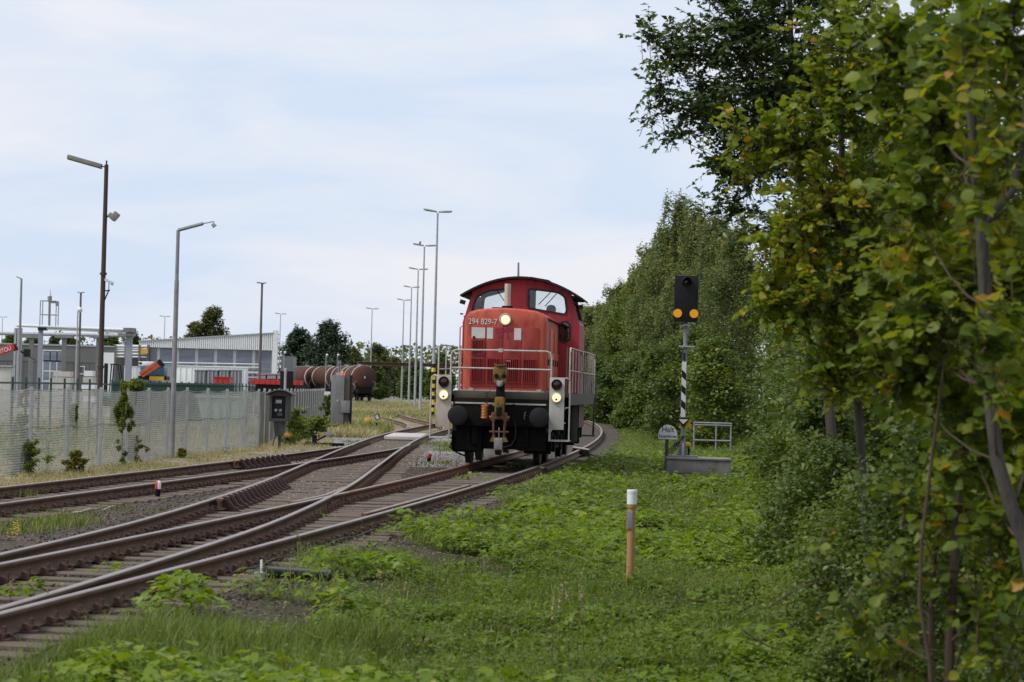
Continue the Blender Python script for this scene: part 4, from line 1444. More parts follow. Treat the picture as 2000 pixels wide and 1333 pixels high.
def rusty_pole():
    Y = 66.0
    r, h = lamp_root('lamp_pole', 'rust brown pole with a long tube lamp, a floodlight and a white camera', 208, 322, Y)
    b = MB(); b.cyl((0, 0, -.1), (0, 0, h), .075, .05, 10); b.cyl((0, 0, h), (0, 0, h + .1), .02, n=6)
    for z in (h * .30, h * .62):
        b.cyl((0, 0, z), (0, 0, z + .06), .085, n=10)
    b.build('pole', M['pole_rust'], r, smooth=True)
    a, c = W(199, 325, Y), W(132, 306, Y)
    o = Vector(r.location)
    a, c = a - o, c - o
    b = MB(); b.bar(a, c, .16, .10); b.bar(a + Vector((0, 0, -.05)), c + Vector((0, 0, -.05)), .11, .05)
    tl = b.build('tube_lamp', M['lamp_grey'], r, bevel=.012)
    b = MB(); b.bar(a, (0, 0, a.z - .03), .03, .03); b.build('lamp_arm', M['pole_rust'], tl)
    p = W(224, 423, Y) - o
    R = Euler((0, rad(40), 0)).to_matrix()
    b = MB(); b.obox(p, (.13, .30, .22), R); b.obox(p + Vector((-.10, 0, .02)), (.10, .18, .12), R)
    fl = b.build('floodlight', M['lamp_grey'], r, bevel=.01)
    b = MB(); b.obox(p + R @ Vector((.07, 0, 0)), (.012, .27, .19), R); b.build('floodlight_glass', M['lamp_lens'], fl)
    b = MB(); b.bar(p + Vector((-.1, 0, 0)), (0, 0, p.z - .02), .04, .04); b.build('bracket', M['pole_rust'], fl)
    p = W(213, 550, Y) - o
    R = Euler((0, rad(24), 0)).to_matrix()
    b = MB(); b.obox(p, (.24, .09, .07), R)
    cm = b.build('camera_housing', M['white'], r, bevel=.015)
    b = MB(); b.obox(p + R @ Vector((.1, 0, -.04)), (.06, .06, .02), R); b.bar(p + Vector((0, 0, -.03)), p + Vector((0, 0, -.22)), .018, .018); b.bar(p + Vector((0.03, 0, -.22)), (0, 0, p.z - .24), .03, .03); b.bar(p + Vector((0, 0, -.22)), (0, 0, p.z - .58), .03, .03); b.build('camera_bracket', M['pole_rust'], cm)


rusty_pole()


def arm_lamp():
    base = G(342, 898, YARD_Z)
    Y = base.y
    r, h = lamp_root('lamp_pole', 'grey pole with a sloping arm and a small floodlight at its tip', 348, 450, Y)
    o = Vector(r.location)
    b = MB(); b.cyl((0, 0, -.1), (0, 0, h * .78), .062, .055, 10); b.cyl((0, 0, h * .78), (0, 0, h), .045, .042, 10); b.build('pole', M['galv_dark'], r, smooth=True)
    a, m_, c = Vector((0, 0, h)), W(397, 437, Y) - o, W(418, 433, Y) - o
    b = MB(); b.cyl(a, m_, .042, n=8); b.cyl(m_, c, .015, n=6); b.build('lamp_arm', M['galv_dark'], r)
    p = W(417, 440, Y) - o
    R = Euler((0, rad(50), 0)).to_matrix()
    b = MB(); b.obox(p, (.07, .12, .09), R); b.obox(p + R @ Vector((.045, 0, 0)), (.012, .11, .11), R); b.bar(p, c, .012, .012); b.build('floodlight', M['galv'], r)


arm_lamp()


def plain_lamp(label, px, py, Y, kind, m='pole_brown', w=.09):
    r, h = lamp_root('lamp_pole', label, px, py, Y)
    b = MB(); b.cyl((0, 0, -.1), (0, 0, h), w, w * .62, 10); b.build('pole', M[m], r, smooth=True)
    if kind == 'flat':
        b = MB(); b.obox((-.08, 0, h + .02), (.42, .3, .07), (0, rad(8), 0)); b.obox((.12, 0, h + .03), (.24, .2, .04), (0, -rad(8), 0)); b.build('lamp_head', M['lamp_grey'], r, bevel=.015)
    elif kind == 'arm':
        b = MB(); b.obox((-.16, 0, h + .06), (.34, .13, .06), (0, rad(22), 0)); b.build('lamp_head', M['lamp_grey'], r, bevel=.012)
    elif kind == 'fan':
        b = MB()
        for k in range(-2, 3):
            b.obox((k * .1, 0, h + .03 + abs(k) * .015), (.12, .2, .05), (0, -k * rad(12), 0))
        b.build('lamp_head', M['lamp_grey'], r, bevel=.01)
    elif kind == 'globe':
        b = MB(); b.lathe([(.02, 0), (.09, .05), (.17, .14), (.15, .24), (.05, .3), (.01, .31)], (-.02, 0, h - .02), (.75, 0, .55), n=12); b.build('lamp_head', M['white'], r, smooth=True)
    return r


plain_lamp('dull brown lamp pole with a flat head in front of the white hall', 512, 554, 150, 'flat')
plain_lamp('thin grey lamp post with a short left arm near the left edge', 42, 545, 165, 'arm', 'galv_dark', .10)
plain_lamp('dark lamp post with a fan of floodlights behind the pipe gantry', 158, 573, 190, 'fan', 'pole_brown', .11)
plain_lamp('short pole with a white globe lamp beside the dark fan lamp', 152, 608, 150, 'globe', 'galv', .06)
plain_lamp('small white globe lamp right of the white hall end wall', 555, 690, 330, 'globe', 'galv', .06)
plain_lamp('small white hooded lamp in front of the left pine above the wagons', 637, 695, 340, 'globe', 'galv', .06)
plain_lamp('small white hooded lamp in front of the right pine above the wagons', 659, 695, 345, 'globe', 'galv', .06)
plain_lamp('grey lamp post with a short left arm beside the small grey shed', 571, 692, 335, 'arm', 'galv_dark', .07)

# ------------------------------------------------------------------ buildings
def hall_grey():
    Y = 400.0
    a, c = W(-160, 666, Y), W(224, 674, Y)
    root = thing('grey_hall', 'long low grey industrial hall with a blue roller door', 'building', (a.x, Y, YARD_Z))
    w, h = c.x - a.x, a.z - YARD_Z
    b = MB(); b.box(0, w, .15, 40, 0, h - .3); b.build('wall', M['grey_wall'], root)
    zt = h - 2.6
    b = MB(); b.box(-.1, w + .1, 0, 40.2, zt, h - .2); b.build('fascia', M['grey_wall_top'], root)
    b = MB(); b.box(-.2, w + .2, -.1, 40.4, h - .2, h); b.build('roof_edge', M['galv'], root)
    n = int(w / 1.2)
    for i in range(n):
        b = MB(); b.box(i * w / n + .02, (i + 1) * w / n - .02, .05, .15, .0, zt - .02); b.build('wall_panel', M['grey_wall'], root)
    d0, d1 = W(85, 686, Y).x - a.x, W(125, 686, Y).x - a.x
    dz = W(100, 686, Y).z - YARD_Z
    b = MB(); b.ring([(d0 - .15, 0), (d1 + .15, 0), (d1 + .15, dz + .15), (d0 - .15, dz + .15)], [(d0, 0), (d1, 0), (d1, dz), (d0, dz)], -.05, .06)
    f = b.build('door_frame', M['white'], root)
    for i in range(3):
        for j in range(4):
            x0, z0 = d0 + (d1 - d0) * i / 3, dz * j / 4
            b = MB(); b.box(x0 + .07, x0 + (d1 - d0) / 3 - .07, -.02, .045, z0 + .09, z0 + dz / 4 - .09); b.build('door_pane', M['blue_glass'], f)
    b = MB(); b.box(d0, d1, .0, .04, 0, dz); b.build('roller_door', M['white'], f)
    x0, x1 = W(157, 690, Y).x - a.x, W(165, 690, Y).x - a.x
    b = MB(); b.ring([(x0 - .1, 2.6), (x1 + .1, 2.6), (x1 + .1, 3.8), (x0 - .1, 3.8)], [(x0, 2.7), (x1, 2.7), (x1, 3.7), (x0, 3.7)], -.04, .05); b.build('window_frame', M['white'], root)
    x0, x1 = W(197, 690, Y).x - a.x, w
    zz = W(210, 689, Y).z - YARD_Z
    b = MB(); b.box(x0, x1, -.06, .05, 0, zz); b.build('white_gate', M['white_wall'], root)


hall_grey()


def hall_white():
    A, B = W(272, 668, 330), W(533, 652, 330)
    root = thing('white_hall', 'white hall with a wedge shaped corrugated fascia over blue grey glazing', 'building', (A.x, A.y, YARD_Z))
    ax = Vector((B.x - A.x, B.y - A.y, 0))
    Lh = ax.length
    root.rotation_euler = (0, 0, math.atan2(ax.y, ax.x))
    hA, hB = A.z - YARD_Z, B.z - YARD_Z
    fA, fB = W(272, 678, 330).z - YARD_Z, W(533, 685, 330).z - YARD_Z
    b = MB(); b.prism([(0, 0), (Lh, 0), (Lh, hB - .2), (0, hA - .2)], .6, 8); b.build('wall', M['white_wall'], root)
    n = 64
    for i in range(n):
        u0, u1 = Lh * i / n, Lh * (i + 1) / n - .06
        z = lambda u, p, q: p + (q - p) * u / Lh
        b = MB(); b.prism([(u0, z(u0, fA, fB)), (u1, z(u1, fA, fB)), (u1, z(u1, hA, hB)), (u0, z(u0, hA, hB))], -.04, .08); b.build('fascia_sheet', M['white_wall'], root)
    b = MB(); b.prism([(0, fA), (Lh, fB), (Lh, hB), (0, hA)], .08, .6); b.build('fascia_back', M['galv_dark'], root)  # darker sheet behind the gaps paints in the shade of the corrugation
    b = MB(); b.prism([(-.1, hA), (Lh + .1, hB), (Lh + .1, hB + .15), (-.1, hA + .15)], -.15, 8); b.build('roof', M['galv'], root)
    b = MB(); b.prism([(Lh, 0), (Lh + .6, 0), (Lh + .6, hB + .4), (Lh, hB + .4)], -.1, .7); b.build('end_wall', M['white'], root)
    # glazing
    rows = [1.2, 2.1, 2.9, 3.5]
    cols = 7
    for i in range(cols):
        u0, u1 = Lh * i / cols, Lh * (i + 1) / cols
        for j in range(3):
            b = MB(); b.box(u0 + .2, u1 - .2, .35, .42, rows[j], rows[j + 1] - .08); b.build('window_pane', M['blue_glass'], root)
        b = MB(); b.box(u0 + .2, u1 - .2, .42, .46, 3.5, min(fA, fB) + .4); b.build('window_pane', M['blue_glass'], root)
    for i in range(cols + 1):
        u = Lh * i / cols
        b = MB(); b.box(u - .16, u + .16, .1, .5, 0, 3.56); b.build('column', M['blue_steel'], root)
    b = MB(); b.box(0, Lh, .46, .5, 1.0, 3.56); b.build('glazing_rail', M['blue_steel'], root)
    for k, z in enumerate((2.55, 3.15, 3.75, 4.15)):
        b = MB(); b.cyl((0, -.2, z), (Lh * .9, -.2, z + .1), .07, n=8); b.build('wall_pipe', M['white'], root)
    b = MB()
    for u in np.arange(Lh * .55, Lh * .93, 2.2):
        b.box(u - .04, u + .04, -1.6, -1.5, 1.7, 3.1)
    for z in (2.3, 2.7, 3.1):
        b.box(Lh * .55, Lh * .93, -1.6, -1.52, z - .03, z + .03)
    b.box(Lh * .5, Lh * .93, -1.7, -.2, 1.62, 1.70)
    b.build('gallery_rail', M['galv'], root)


hall_white()


def block(name, label, cat, px0, px1, py, Y, depth, m, ribs=0, base=None, lid=None, group=None, rib_m=None):
    """a box shaped body with its own plinth, ribs and lid"""
    a, c = W(px0, py, Y), W(px1, py, Y)
    z0 = YARD_Z if base is None else W(px0, base, Y).z
    root = thing(name, label, cat, (a.x, Y, z0), 0, group)
    w, h = c.x - a.x, (a.z + c.z) / 2 - z0
    b = MB(); b.box(0, w, 0, depth, .05, h); b.build('body', M[m], root, bevel=min(.03, w * .05))
    b = MB(); b.box(.04, w - .04, .04, depth - .04, -.02, .05); b.build('plinth', M['black'], root)
    for i in range(ribs):
        x = w * (i + .5) / ribs
        b = MB(); b.box(x - .035, x + .035, -.045, 0, .08, h - .06); b.build('rib', M[rib_m or m], root)
    b = MB(); b.box(-.05, w + .05, -.06, depth + .05, h, h + .06); b.build('lid', M[lid or m], root)
    return root, w, h


block('site_container', 'long off white container in front of the white hall', 'container', 324, 480, 717, 262, 2.6, 'white_wall', 14)
block('small_shed', 'small grey corrugated shed right of the white hall', 'shed', 549, 572, 697, 345, 6, 'galv_dark', 12)
block('cable_cabinet', 'pale grey cabinet behind the fence at the left edge', 'cabinet', -6, 22, 717, 100, .5, 'white_dirty', 0, lid='galv')
block('white_container', 'white container between the white gate and the gantry column', 'container', 243, 267, 717, 240, 2.4, 'white_wall', 5)
block('grey_container', 'pale grey container behind the folded orange crane', 'container', 318, 336, 714, 245, 2.4, 'galv', 4)
for k, (x0, x1) in enumerate(((380, 402), (404, 426), (428, 448), (450, 470))):
    block('grey_bin', ('first grey bin from the left in the row', 'second grey bin from the left in the row', 'third grey bin from the left in the row', 'last grey bin at the right end of the row')[k] + ' behind the green fence', 'bin', x0, x1, 724, 205, 1.4, 'grey_box', 3, rib_m='galv', lid='galv', group='grey bins behind the green fence')
for k, (x0, x1) in enumerate(((502, 519), (522, 539), (542, 556))):
    block('bulk_tank', ('left', 'middle', 'right')[k] + ' grey caged liquid tank standing on the red flat wagon', 'tank', x0, x1, 732, 150, 1.0, 'galv_dark', 5, base=743, rib_m='galv', lid='galv', group='caged tanks on the red wagon')


def red_wagon():
    Y = 149.0
    a, c = W(489, 741, Y), W(586, 741, Y)
    root = thing('flat_wagon', 'bright red flat wagon behind the end of the fence', 'wagon', (a.x, Y, YARD_Z))
    w, z = c.x - a.x, a.z - YARD_Z
    b = MB(); b.box(0, w, -.1, 2.4, z - .26, z); b.build('side_beam', M['bright_red'], root)
    for i in range(9):
        x = w * (i + .5) / 9
        b = MB(); b.box(x - .03, x + .03, -.13, -.1, z - .25, z - .02); b.build('stanchion', M['bright_red'], root)
    b = MB(); b.box(.3, w - .3, .2, 2.2, z - .7, z - .26); b.build('underframe', M['black'], root)
    for x in (.7, 1.3, w - 1.3, w - .7):
        b = MB(); b.cyl((x, .1, .42), (x, .22, .42), .42, n=18); b.cyl((x, 2.0, .42), (x, 2.12, .42), .42, n=18); b.cyl((x, .2, .42), (x, 2.0, .42), .07, n=8); b.build('wheelset', M['wheel'], root)
    for q, (x0, x1, py) in enumerate(((418, 446, 738),)):
        pass


red_wagon()
r_, w_, h_ = block('red_skip', 'low red skip just above the green fence', 'skip', 418, 448, 738, 160, 2, 'bright_red', 3)


def gantry():
    Y = 200.0
    o = W(35, 745, Y)
    o.z = YARD_Z
    root = thing('pipe_gantry', 'white pipe gantry on grey columns with a railed platform on top', 'gantry', o)
    q = lambda px, py, dy=0: W(px, py, Y) - o
    for px, m, w in ((31, 'galv', .16), (39, 'galv', .32), (80, 'blue_steel', .30), (253, 'blue_steel', .46)):
        t = q(px, 642)
        b = MB(); b.box(t.x - w / 2, t.x + w / 2, -.2, .2, 0, t.z); b.box(t.x - w / 2, t.x + w / 2, .0, .06, t.z, t.z + .05); b.build('column', M[m], root)
    for px in (48, 113, 181):
        t = q(px, 655)
        b = MB(); b.box(t.x - .16, t.x + .16, 2.8, 3.1, 0, t.z); b.build('column', M['grey_box'], root)
        b = MB(); b.box(t.x - .7, t.x + .7, 2.7, 3.2, t.z - .15, t.z + .05); b.build('bracket', M['galv_dark'], root)
    for (x0, y0, x1, y1, r, m) in ((33, 636, 250, 645, .11, 'white'), (80, 640, 262, 649, .07, 'galv'), (90, 643, 240, 650, .05, 'white')):
        b = MB(); b.cyl(q(x0, y0), q(x1, y1), r, n=8); b.build('pipe', M[m], root)
    a, c = q(-120, 648), q(250, 655)
    b = MB(); b.cyl(a + Vector((0, 2.95, 0)), c + Vector((0, 2.95, 0)), .13, n=8); b.build('pipe', M['galv'], root)
    a, c = q(76, 640), q(91, 646)
    b = MB(); b.box(a.x, c.x, -.5, .5, c.z, a.z); b.build('column_head', M['black'], root)
    a, c = q(243, 641), q(264, 650)
    b = MB(); b.box(a.x, c.x, -.6, .6, c.z, a.z); b.build('end_box', M['grey_box'], root)
    a, c = q(232, 651), q(264, 657)
    b = MB(); b.box(a.x, c.x, -.5, .5, c.z, a.z); b.build('valve_row', M['galv_dark'], root)
    # platform frame with mast
    z0, z1, zm = q(81, 637).z, q(81, 588).z, q(81, 615).z
    for px in (81, 112):
        t = q(px, 600)
        for dy in (-.5, .5):
            b = MB(); b.cyl((t.x, dy, z0), (t.x, dy, z1), .035, n=6); b.build('rail_post', M['galv_dark'], root)
    for z in (z1, zm):
        b = MB()
        x0, x1 = q(81, 600).x, q(112, 600).x
        for dy in (-.5, .5):
            b.cyl((x0, dy, z), (x1, dy, z), .03, n=6)
        b.build('platform_rail', M['galv_dark'], root)
    t, bt = q(97, 588), q(96, 640)
    b = MB(); b.cyl((bt.x, 0, bt.z), (t.x, 0, t.z), .09, n=8); b.build('mast', M['galv_dark'], root)
    s = q(98, 588).z
    b = MB(); b.cyl((t.x, 0, s), (t.x, 0, s + .35), .16, n=10); b.build('beacon_base', M['galv_dark'], root)
    b = MB(); b.cyl((t.x, 0, s + .35), (t.x, 0, s + .6), .12, .08, n=10); b.cyl((t.x, 0, s + .6), (t.x, 0, s + .8), .05, n=8); b.build('beacon', M['white'], root, smooth=True)
    p = q(110, 591)
    b = MB(); b.obox((p.x - .1, -.5, p.z - .03), (.5, .15, .12)); b.obox((p.x + .15, -.5, p.z - .12), (.2, .2, .3)); b.build('floodlight', M['lamp_grey'], root)


gantry()


def pipe_rack():
    """pipes behind, between the grey hall and the white hall"""
    Y = 330.0
    o = W(224, 745, Y); o.z = YARD_Z
    root = thing('pipe_rack', 'white pipes stacked on a dark rack between the two halls', 'pipes', o)
    q = lambda px, py: W(px, py, Y) - o
    for py, r in ((676, .16), (681, .10), (685, .10), (691, .12), (697, .1)):
        a, c = q(224, py), q(290, py + 1)
        b = MB(); b.cyl(a, c, r, n=8); b.build('pipe', M['white'], root)
    for px in (226, 246, 273, 290):
        t = q(px, 674)
        b = MB(); b.box(t.x - .12, t.x + .12, -.2, .2, 0, t.z); b.build('column', M['grey_wall_top'], root)
    a, c = q(224, 697), q(290, 720)
    b = MB(); b.box(a.x, c.x, .6, 1.2, 0, a.z); b.build('back_wall', M['grey_wall'], root)
    a, c = q(276, 683), q(290, 691)
    b = MB(); b.box(a.x, c.x, -.5, -.2, c.z, a.z); b.build('yellow_box', M['safety_yellow'], root)


pipe_rack()


def machines():
    # folded loading crane with its truck
    Y = 225.0
    o = W(272, 748, Y); o.z = YARD_Z
    q = lambda px, py, d=0: W(px, py, Y) - o + Vector((0, d, 0))
    root = thing('crane_truck', 'truck with a blue and white cab and a folded orange loading crane', 'truck', o)
    a, c = q(272, 706), q(298, 716)
    b = MB(); b.box(a.x + .1, q(296, 706).x, 1.0, 3.2, c.z, a.z); b.build('cab_roof', M['white'], root, bevel=.12)
    b = MB(); b.box(a.x, q(318, 716).x, .9, 3.3, q(272, 734).z, c.z); b.build('cab', M['cab_blue'], root, bevel=.08)
    b = MB(); b.prism([(a.x + .2, q(272, 726).z), (q(290, 716).x, q(272, 726).z), (q(290, 716).x, c.z - .1), (a.x + .3, c.z - .1)], .86, .9); b.build('windscreen', M['blue_glass'], root)
    b = MB(); b.box(a.x - .2, q(322, 740).x, 1.0, 3.2, q(272, 742).z, q(272, 734).z); b.build('chassis', M['black'], root)
    b = MB(); b.box(q(290, 733).x, q(318, 733).x, .6, 1.4, q(290, 743).z, q(290, 735).z); b.build('crane_base', M['safety_yellow'], root)
    for x0, y0, x1, y1, w in ((272, 732, 310, 706, .36), (276, 735, 314, 711, .30)):
        b = MB(); b.bar(q(x0, y0, .5), q(x1, y1, .5), .3, w); b.build('crane_boom', M['crane_orange'], root, bevel=.03)
    b = MB(); b.bar(q(308, 704, .5), q(318, 716, .5), .34, .34); b.cyl(q(311, 708, .3), q(311, 708, .75), .2, n=10); b.build('boom_joint', M['black'], root)
    for px in (284, 312):
        t = q(px, 744)
        b = MB(); b.cyl((t.x, .9, .5), (t.x, 1.25, .5), .5, n=18); b.cyl((t.x, 2.9, .5), (t.x, 3.25, .5), .5, n=18); b.cyl((t.x, 1.2, .5), (t.x, 2.9, .5), .08, n=6); b.build('wheel', M['rubber'], root)
    # forklift
    Y2 = 190.0
    o = W(200, 750, Y2); o.z = YARD_Z
    q2 = lambda px, py, d=0: W(px, py, Y2) - o + Vector((0, d, 0))
    root = thing('forklift', 'dark forklift with a pale green body behind the rusty pole', 'forklift', o)
    b = MB(); b.prism([(q2(202, 740).x, .45), (q2(243, 740).x, .45), (q2(243, 740).x, .9), (q2(236, 738).x, 1.05), (q2(202, 740).x, .95)], .3, 1.6); b.build('body', M['green_mid'], root, bevel=.05)
    zt = q2(220, 713).z
    x0, x1 = q2(213, 730).x, q2(238, 730).x
    for x, xt in ((x0, x0 + .1), (x1, x1 - .35)):
        for d in (.4, 1.5):
            b = MB(); b.bar((x, d, .95), (xt, d, zt), .08, .08); b.build('cab_post', M['black'], root)
    b = MB(); b.box(x0, x1 - .3, .35, 1.55, zt, zt + .08); b.build('cab_roof', M['black'], root)
    b = MB(); b.box(x0 + .1, x0 + .5, .5, 1.4, .95, 1.7); b.build('seat', M['black'], root)
    xm = q2(201, 730).x
    for d in (.5, 1.3):
        b = MB(); b.box(xm, xm + .14, d, d + .12, .1, zt + .1); b.build('mast', M['black'], root)
    b = MB(); b.box(xm - .7, xm, .5, .6, .3, .36); b.box(xm - .7, xm, 1.2, 1.3, .3, .36); b.build('fork', M['steel_worn'], root)
    for px in (207, 238):
        t = q2(px, 744)
        b = MB(); b.cyl((t.x, .2, .35), (t.x, .5, .35), .35, n=16); b.cyl((t.x, 1.4, .35), (t.x, 1.7, .35), .35, n=16); b.build('wheel', M['rubber'], root)
    # telehandler boom
    Y3 = 175.0
    o = W(-60, 750, Y3); o.z = YARD_Z
    q3 = lambda px, py, d=0: W(px, py, Y3) - o + Vector((0, d, 0))
    root = thing('telehandler', 'red telehandler with its boom raised at the left edge', 'telehandler', o)
    b = MB(); b.bar(q3(-80, 716), q3(29, 677), .4, .44); bo = b.build('boom', M['bright_red'], root, bevel=.04)
    b = MB(); b.bar(q3(26, 674), q3(32, 684), .3, .3); b.bar(q3(30, 680), q3(46, 690), .12, .12); b.obox(q3(53, 690), (.4, .4, .5)); b.bar(q3(54, 696), q3(70, 704), .04, .04); b.build('boom_head', M['black'], root)
    d = (q3(29, 677) - q3(-80, 716)).normalized()
    ang = math.atan2(d.z, d.x)
    tp = q3(2, 687.5)
    text('lettering', 'MANITOU', .40, M['white'], bo, (tp.x, -.21, tp.z), (rad(90), -ang, 0), .8)
    b = MB(); b.box(q3(-95, 740).x, q3(-20, 740).x, -.3, 1.8, .5, 1.3); b.build('body', M['bright_red'], root, bevel=.08)
    b = MB(); b.box(q3(-60, 720).x, q3(-30, 720).x, .9, 1.9, 1.3, 2.4); b.build('cab', M['blue_glass'], root, bevel=.05)
    for px in (-85, -32):
        t = q3(px, 744)
        b = MB(); b.cyl((t.x, -.35, .55), (t.x, 0, .55), .55, n=18); b.cyl((t.x, 1.7, .55), (t.x, 2.0, .55), .55, n=18); b.build('wheel', M['rubber'], root)
    # clutter in the yard
    for i, (px, py, r_, c_) in enumerate(((58, 725, .55, 'copper_rust'), (70, 727, .50, 'white_dirty'), (53, 728, .42, 'white_dirty'))):
        p = W(px, py, 168); p.z = YARD_Z + r_
        root = thing('cable_reel', ('rust brown cable reel behind the fence', 'larger pale cable reel behind the fence', 'smaller pale cable reel at the gantry foot')[i], 'cable reel', p, rad(20 * i))
        for s in (-.35, .35):
            b = MB(); b.cyl((0, s - .04, 0), (0, s + .04, 0), r_, n=20); b.build('reel_disc', M[c_], root)
        b = MB(); b.cyl((0, -.3, 0), (0, .3, 0), r_ * .5, n=14); b.build('drum', M['copper_rust'], root)
    for i, (x0, x1, py, m) in enumerate(((100, 140, 724, 'white_dirty'), (160, 186, 723, 'white'))):
        a, c = W(x0, py, 172), W(x1, py, 172)
        root = thing('pallet_stack', ('long low stack of pale boards', 'white wrapped stack of boards')[i] + ' behind the fence', 'stack', (a.x, 172, YARD_Z))
        for k in range(6):
            z = (a.z - YARD_Z) * k / 6
            b = MB(); b.box(random.uniform(0, .15), c.x - a.x - random.uniform(0, .2), 0, 1.1, z + .02, z + (a.z - YARD_Z) / 6 - .04); b.build('board', M[m if k % 2 else 'white_dirty'], root)
    # pale green skip seen through the mesh
    Y4 = 108.0
    a, c = W(384, 772, Y4), W(489, 772, Y4)
    root = thing('green_skip', 'pale green open skip seen through the chain link fence', 'skip', (a.x, Y4, YARD_Z))
    w, h = c.x - a.x, a.z - YARD_Z
    b = MB(); b.prism([(.3, .1), (w - .3, .1), (w, h), (0, h)], 0, 1.9); b.build('body', M['green_pale'], root)
    b = MB(); b.box(-.06, w + .06, -.06, 0, h - .1, h + .02); b.build('rim', M['green_pale'], root)
    for i in range(4):
        x = .5 + (w - 1) * i / 3
        b = MB(); b.box(x - .05, x + .05, -.05, 0, .12, h - .1); b.build('rib', M['green_pale'], root)


machines()

# ------------------------------------------------------------------ tank wagons
def build_wagon():
    r = thing('tank_wagon', 'rust brown tank wagon', 'wagon', group='brown tank wagons on the far siding')
    R, ZC, L2 = 1.39, 2.70, 5.6
    prof = [(.01, -L2 - .32), (.6, -L2 - .28), (1.1, -L2 - .15), (1.34, -L2), (R, -L2 + .15), (R, L2 - .15), (1.34, L2), (1.1, L2 + .15), (.6, L2 + .28), (.01, L2 + .32)]
    b = MB(); b.lathe(prof, (0, 0, ZC), (0, 1, 0), n=32); tk = b.build('tank', M['tank_brown'], r, smooth=True, ang=50)
    for y in (-L2 + 1.1, L2 - 1.1):
        b = MB(); b.lathe([(R, y - .09), (R + .06, y - .09), (R + .06, y + .09), (R, y + .09)], (0, 0, ZC), (0, 1, 0), n=32); b.build('end_band', M['white'], tk)
    for y in (-2.8, 0, 2.8):
        b = MB(); b.lathe([(R, y - .05), (R + .02, y - .05), (R + .02, y + .05), (R, y + .05)], (0, 0, ZC), (0, 1, 0), n=32); b.build('hoop', M['tank_brown'], tk)
    b = MB(); b.box(-.35, .35, -4.6, 4.6, ZC + R - .02, ZC + R + .06); b.build('top_walkway', M['galv_dark'], tk)
    b = MB(); b.cyl((0, 0, ZC + R - .05), (0, 0, ZC + R + .2), .3, n=12); b.build('dome_lid', M['galv_dark'], tk)
    b = MB(); b.box(-.07, .07, -L2 - .36, -L2 - .30, ZC - .12, ZC + .14); b.build('end_plate', M['white_dirty'], tk)
    b = MB(); b.box(-1.2, 1.2, -L2 - .55, L2 + .55, .95, 1.22); b.box(-.9, .9, -L2 - .2, L2 + .2, 1.2, 1.6); b.build('underframe', M['grime_and_slot_black'], r)
    for y in (-L2 - .62, L2 + .56):
        b = MB(); b.box(-1.25, 1.25, y, y + .08, .85, 1.25); b.build('headstock', M['grime_and_slot_black'], r)
    for s in (-1, 1):
        for y, d in ((-L2 - .62, -1), (L2 + .64, 1)):
            b = MB(); b.lathe([(.1, 0), (.1, .4), (.22, .42), (.22, .5), (.02, .53)], (s * .88, y, 1.05), (0, d, 0), n=14); b.build('buffer', M['black'], r)
    for y in (-4.2, 4.2):
        b = MB()
        for s in (-1, 1):
            b.box(s * 1.0 - .08, s * 1.0 + .08, y - 1.3, y + 1.3, .42, .75)
        b.box(-1, 1, y - .3, y + .3, .6, .95)
        b.build('bogie_frame', M['grime_and_slot_black'], r)
        for dy in (-.9, .9):
            b = MB()
            for s in (-1, 1):
                b.cyl((s * .68, y + dy, .46), (s * .82, y + dy, .46), .46, n=20)
            b.cyl((-.7, y + dy, .46), (.7, y + dy, .46), .08, n=8); b.build('wheelset', M['wheel'], r)
    for s in (-1, 1):
        b = MB()
        b.tube([(s * 1.2, -L2 - .5, 1.2), (s * 1.2, -L2 - .5, 2.2), (s * .9, -L2 - .5, 2.25)], .025, 6); b.build('end_rail', M['galv_dark'], r)
        b = MB(); b.box(s * 1.15 - .15, s * 1.15 + .15, -L2 - .6, -L2 - .1, .45, .5); b.bar((s * 1.28, -L2 - .35, .5), (s * 1.28, -L2 - .35, 1.0), .04, .04); b.build('end_step', M['black'], r)
    return r


WAG = build_wagon()
wl_ = ['front tank wagon whose round end faces the camera', 'second tank wagon, coupled behind the one showing its end', 'third tank wagon, behind the dark phone box roof', 'last tank wagon, half hidden by the white hall end wall']
ycur = 311.0
for i in range(4):
    w = WAG if i == 0 else copy_tree(WAG)
    half = 6.7
    y0, s = ycur, 0.0
    yy = ycur
    while s < half:
        s += math.hypot(.25, float(siding_x(yy + .25) - siding_x(yy))); yy += .25
    yc = yy
    h = math.atan(float(siding_x(yc + 3) - siding_x(yc - 3)) / 6)
    w.location = (float(siding_x(yc)), yc, RAIL_Z)
    w.rotation_euler = (0, 0, -h)
    w['label'] = wl_[i] + ', rust brown'
    while s < half * 2:
        s += math.hypot(.25, float(siding_x(yy + .25) - siding_x(yy))); yy += .25
    ycur = yy


def bridge():
    Y = 338.0
    a, c = W(700, 707, Y), W(915, 713, Y)
    root = thing('pipe_bridge', 'long red brown girder crossing above the far tracks', 'bridge', (a.x, Y, YARD_Z))
    za, w = a.z - YARD_Z, c.x - a.x
    b = MB(); b.box(0, w, -.2, .2, za - .42, za - .34); b.box(0, w, -.2, .2, za - .04, za + .02); b.box(0, w, -.05, .05, za - .34, za - .04); b.build('girder', M['brown_beam'], root)
    for i in range(9):
        x = w * i / 8
        b = MB(); b.box(x - .05, x + .05, -.16, .16, za - .34, za - .04); b.build('stiffener', M['brown_beam'], root)
    for x in (.2, w * .97):
        b = MB(); b.box(x - .2, x + .2, -.2, .2, 0, za - .42); b.build('column', M['galv_dark'], root)


bridge()

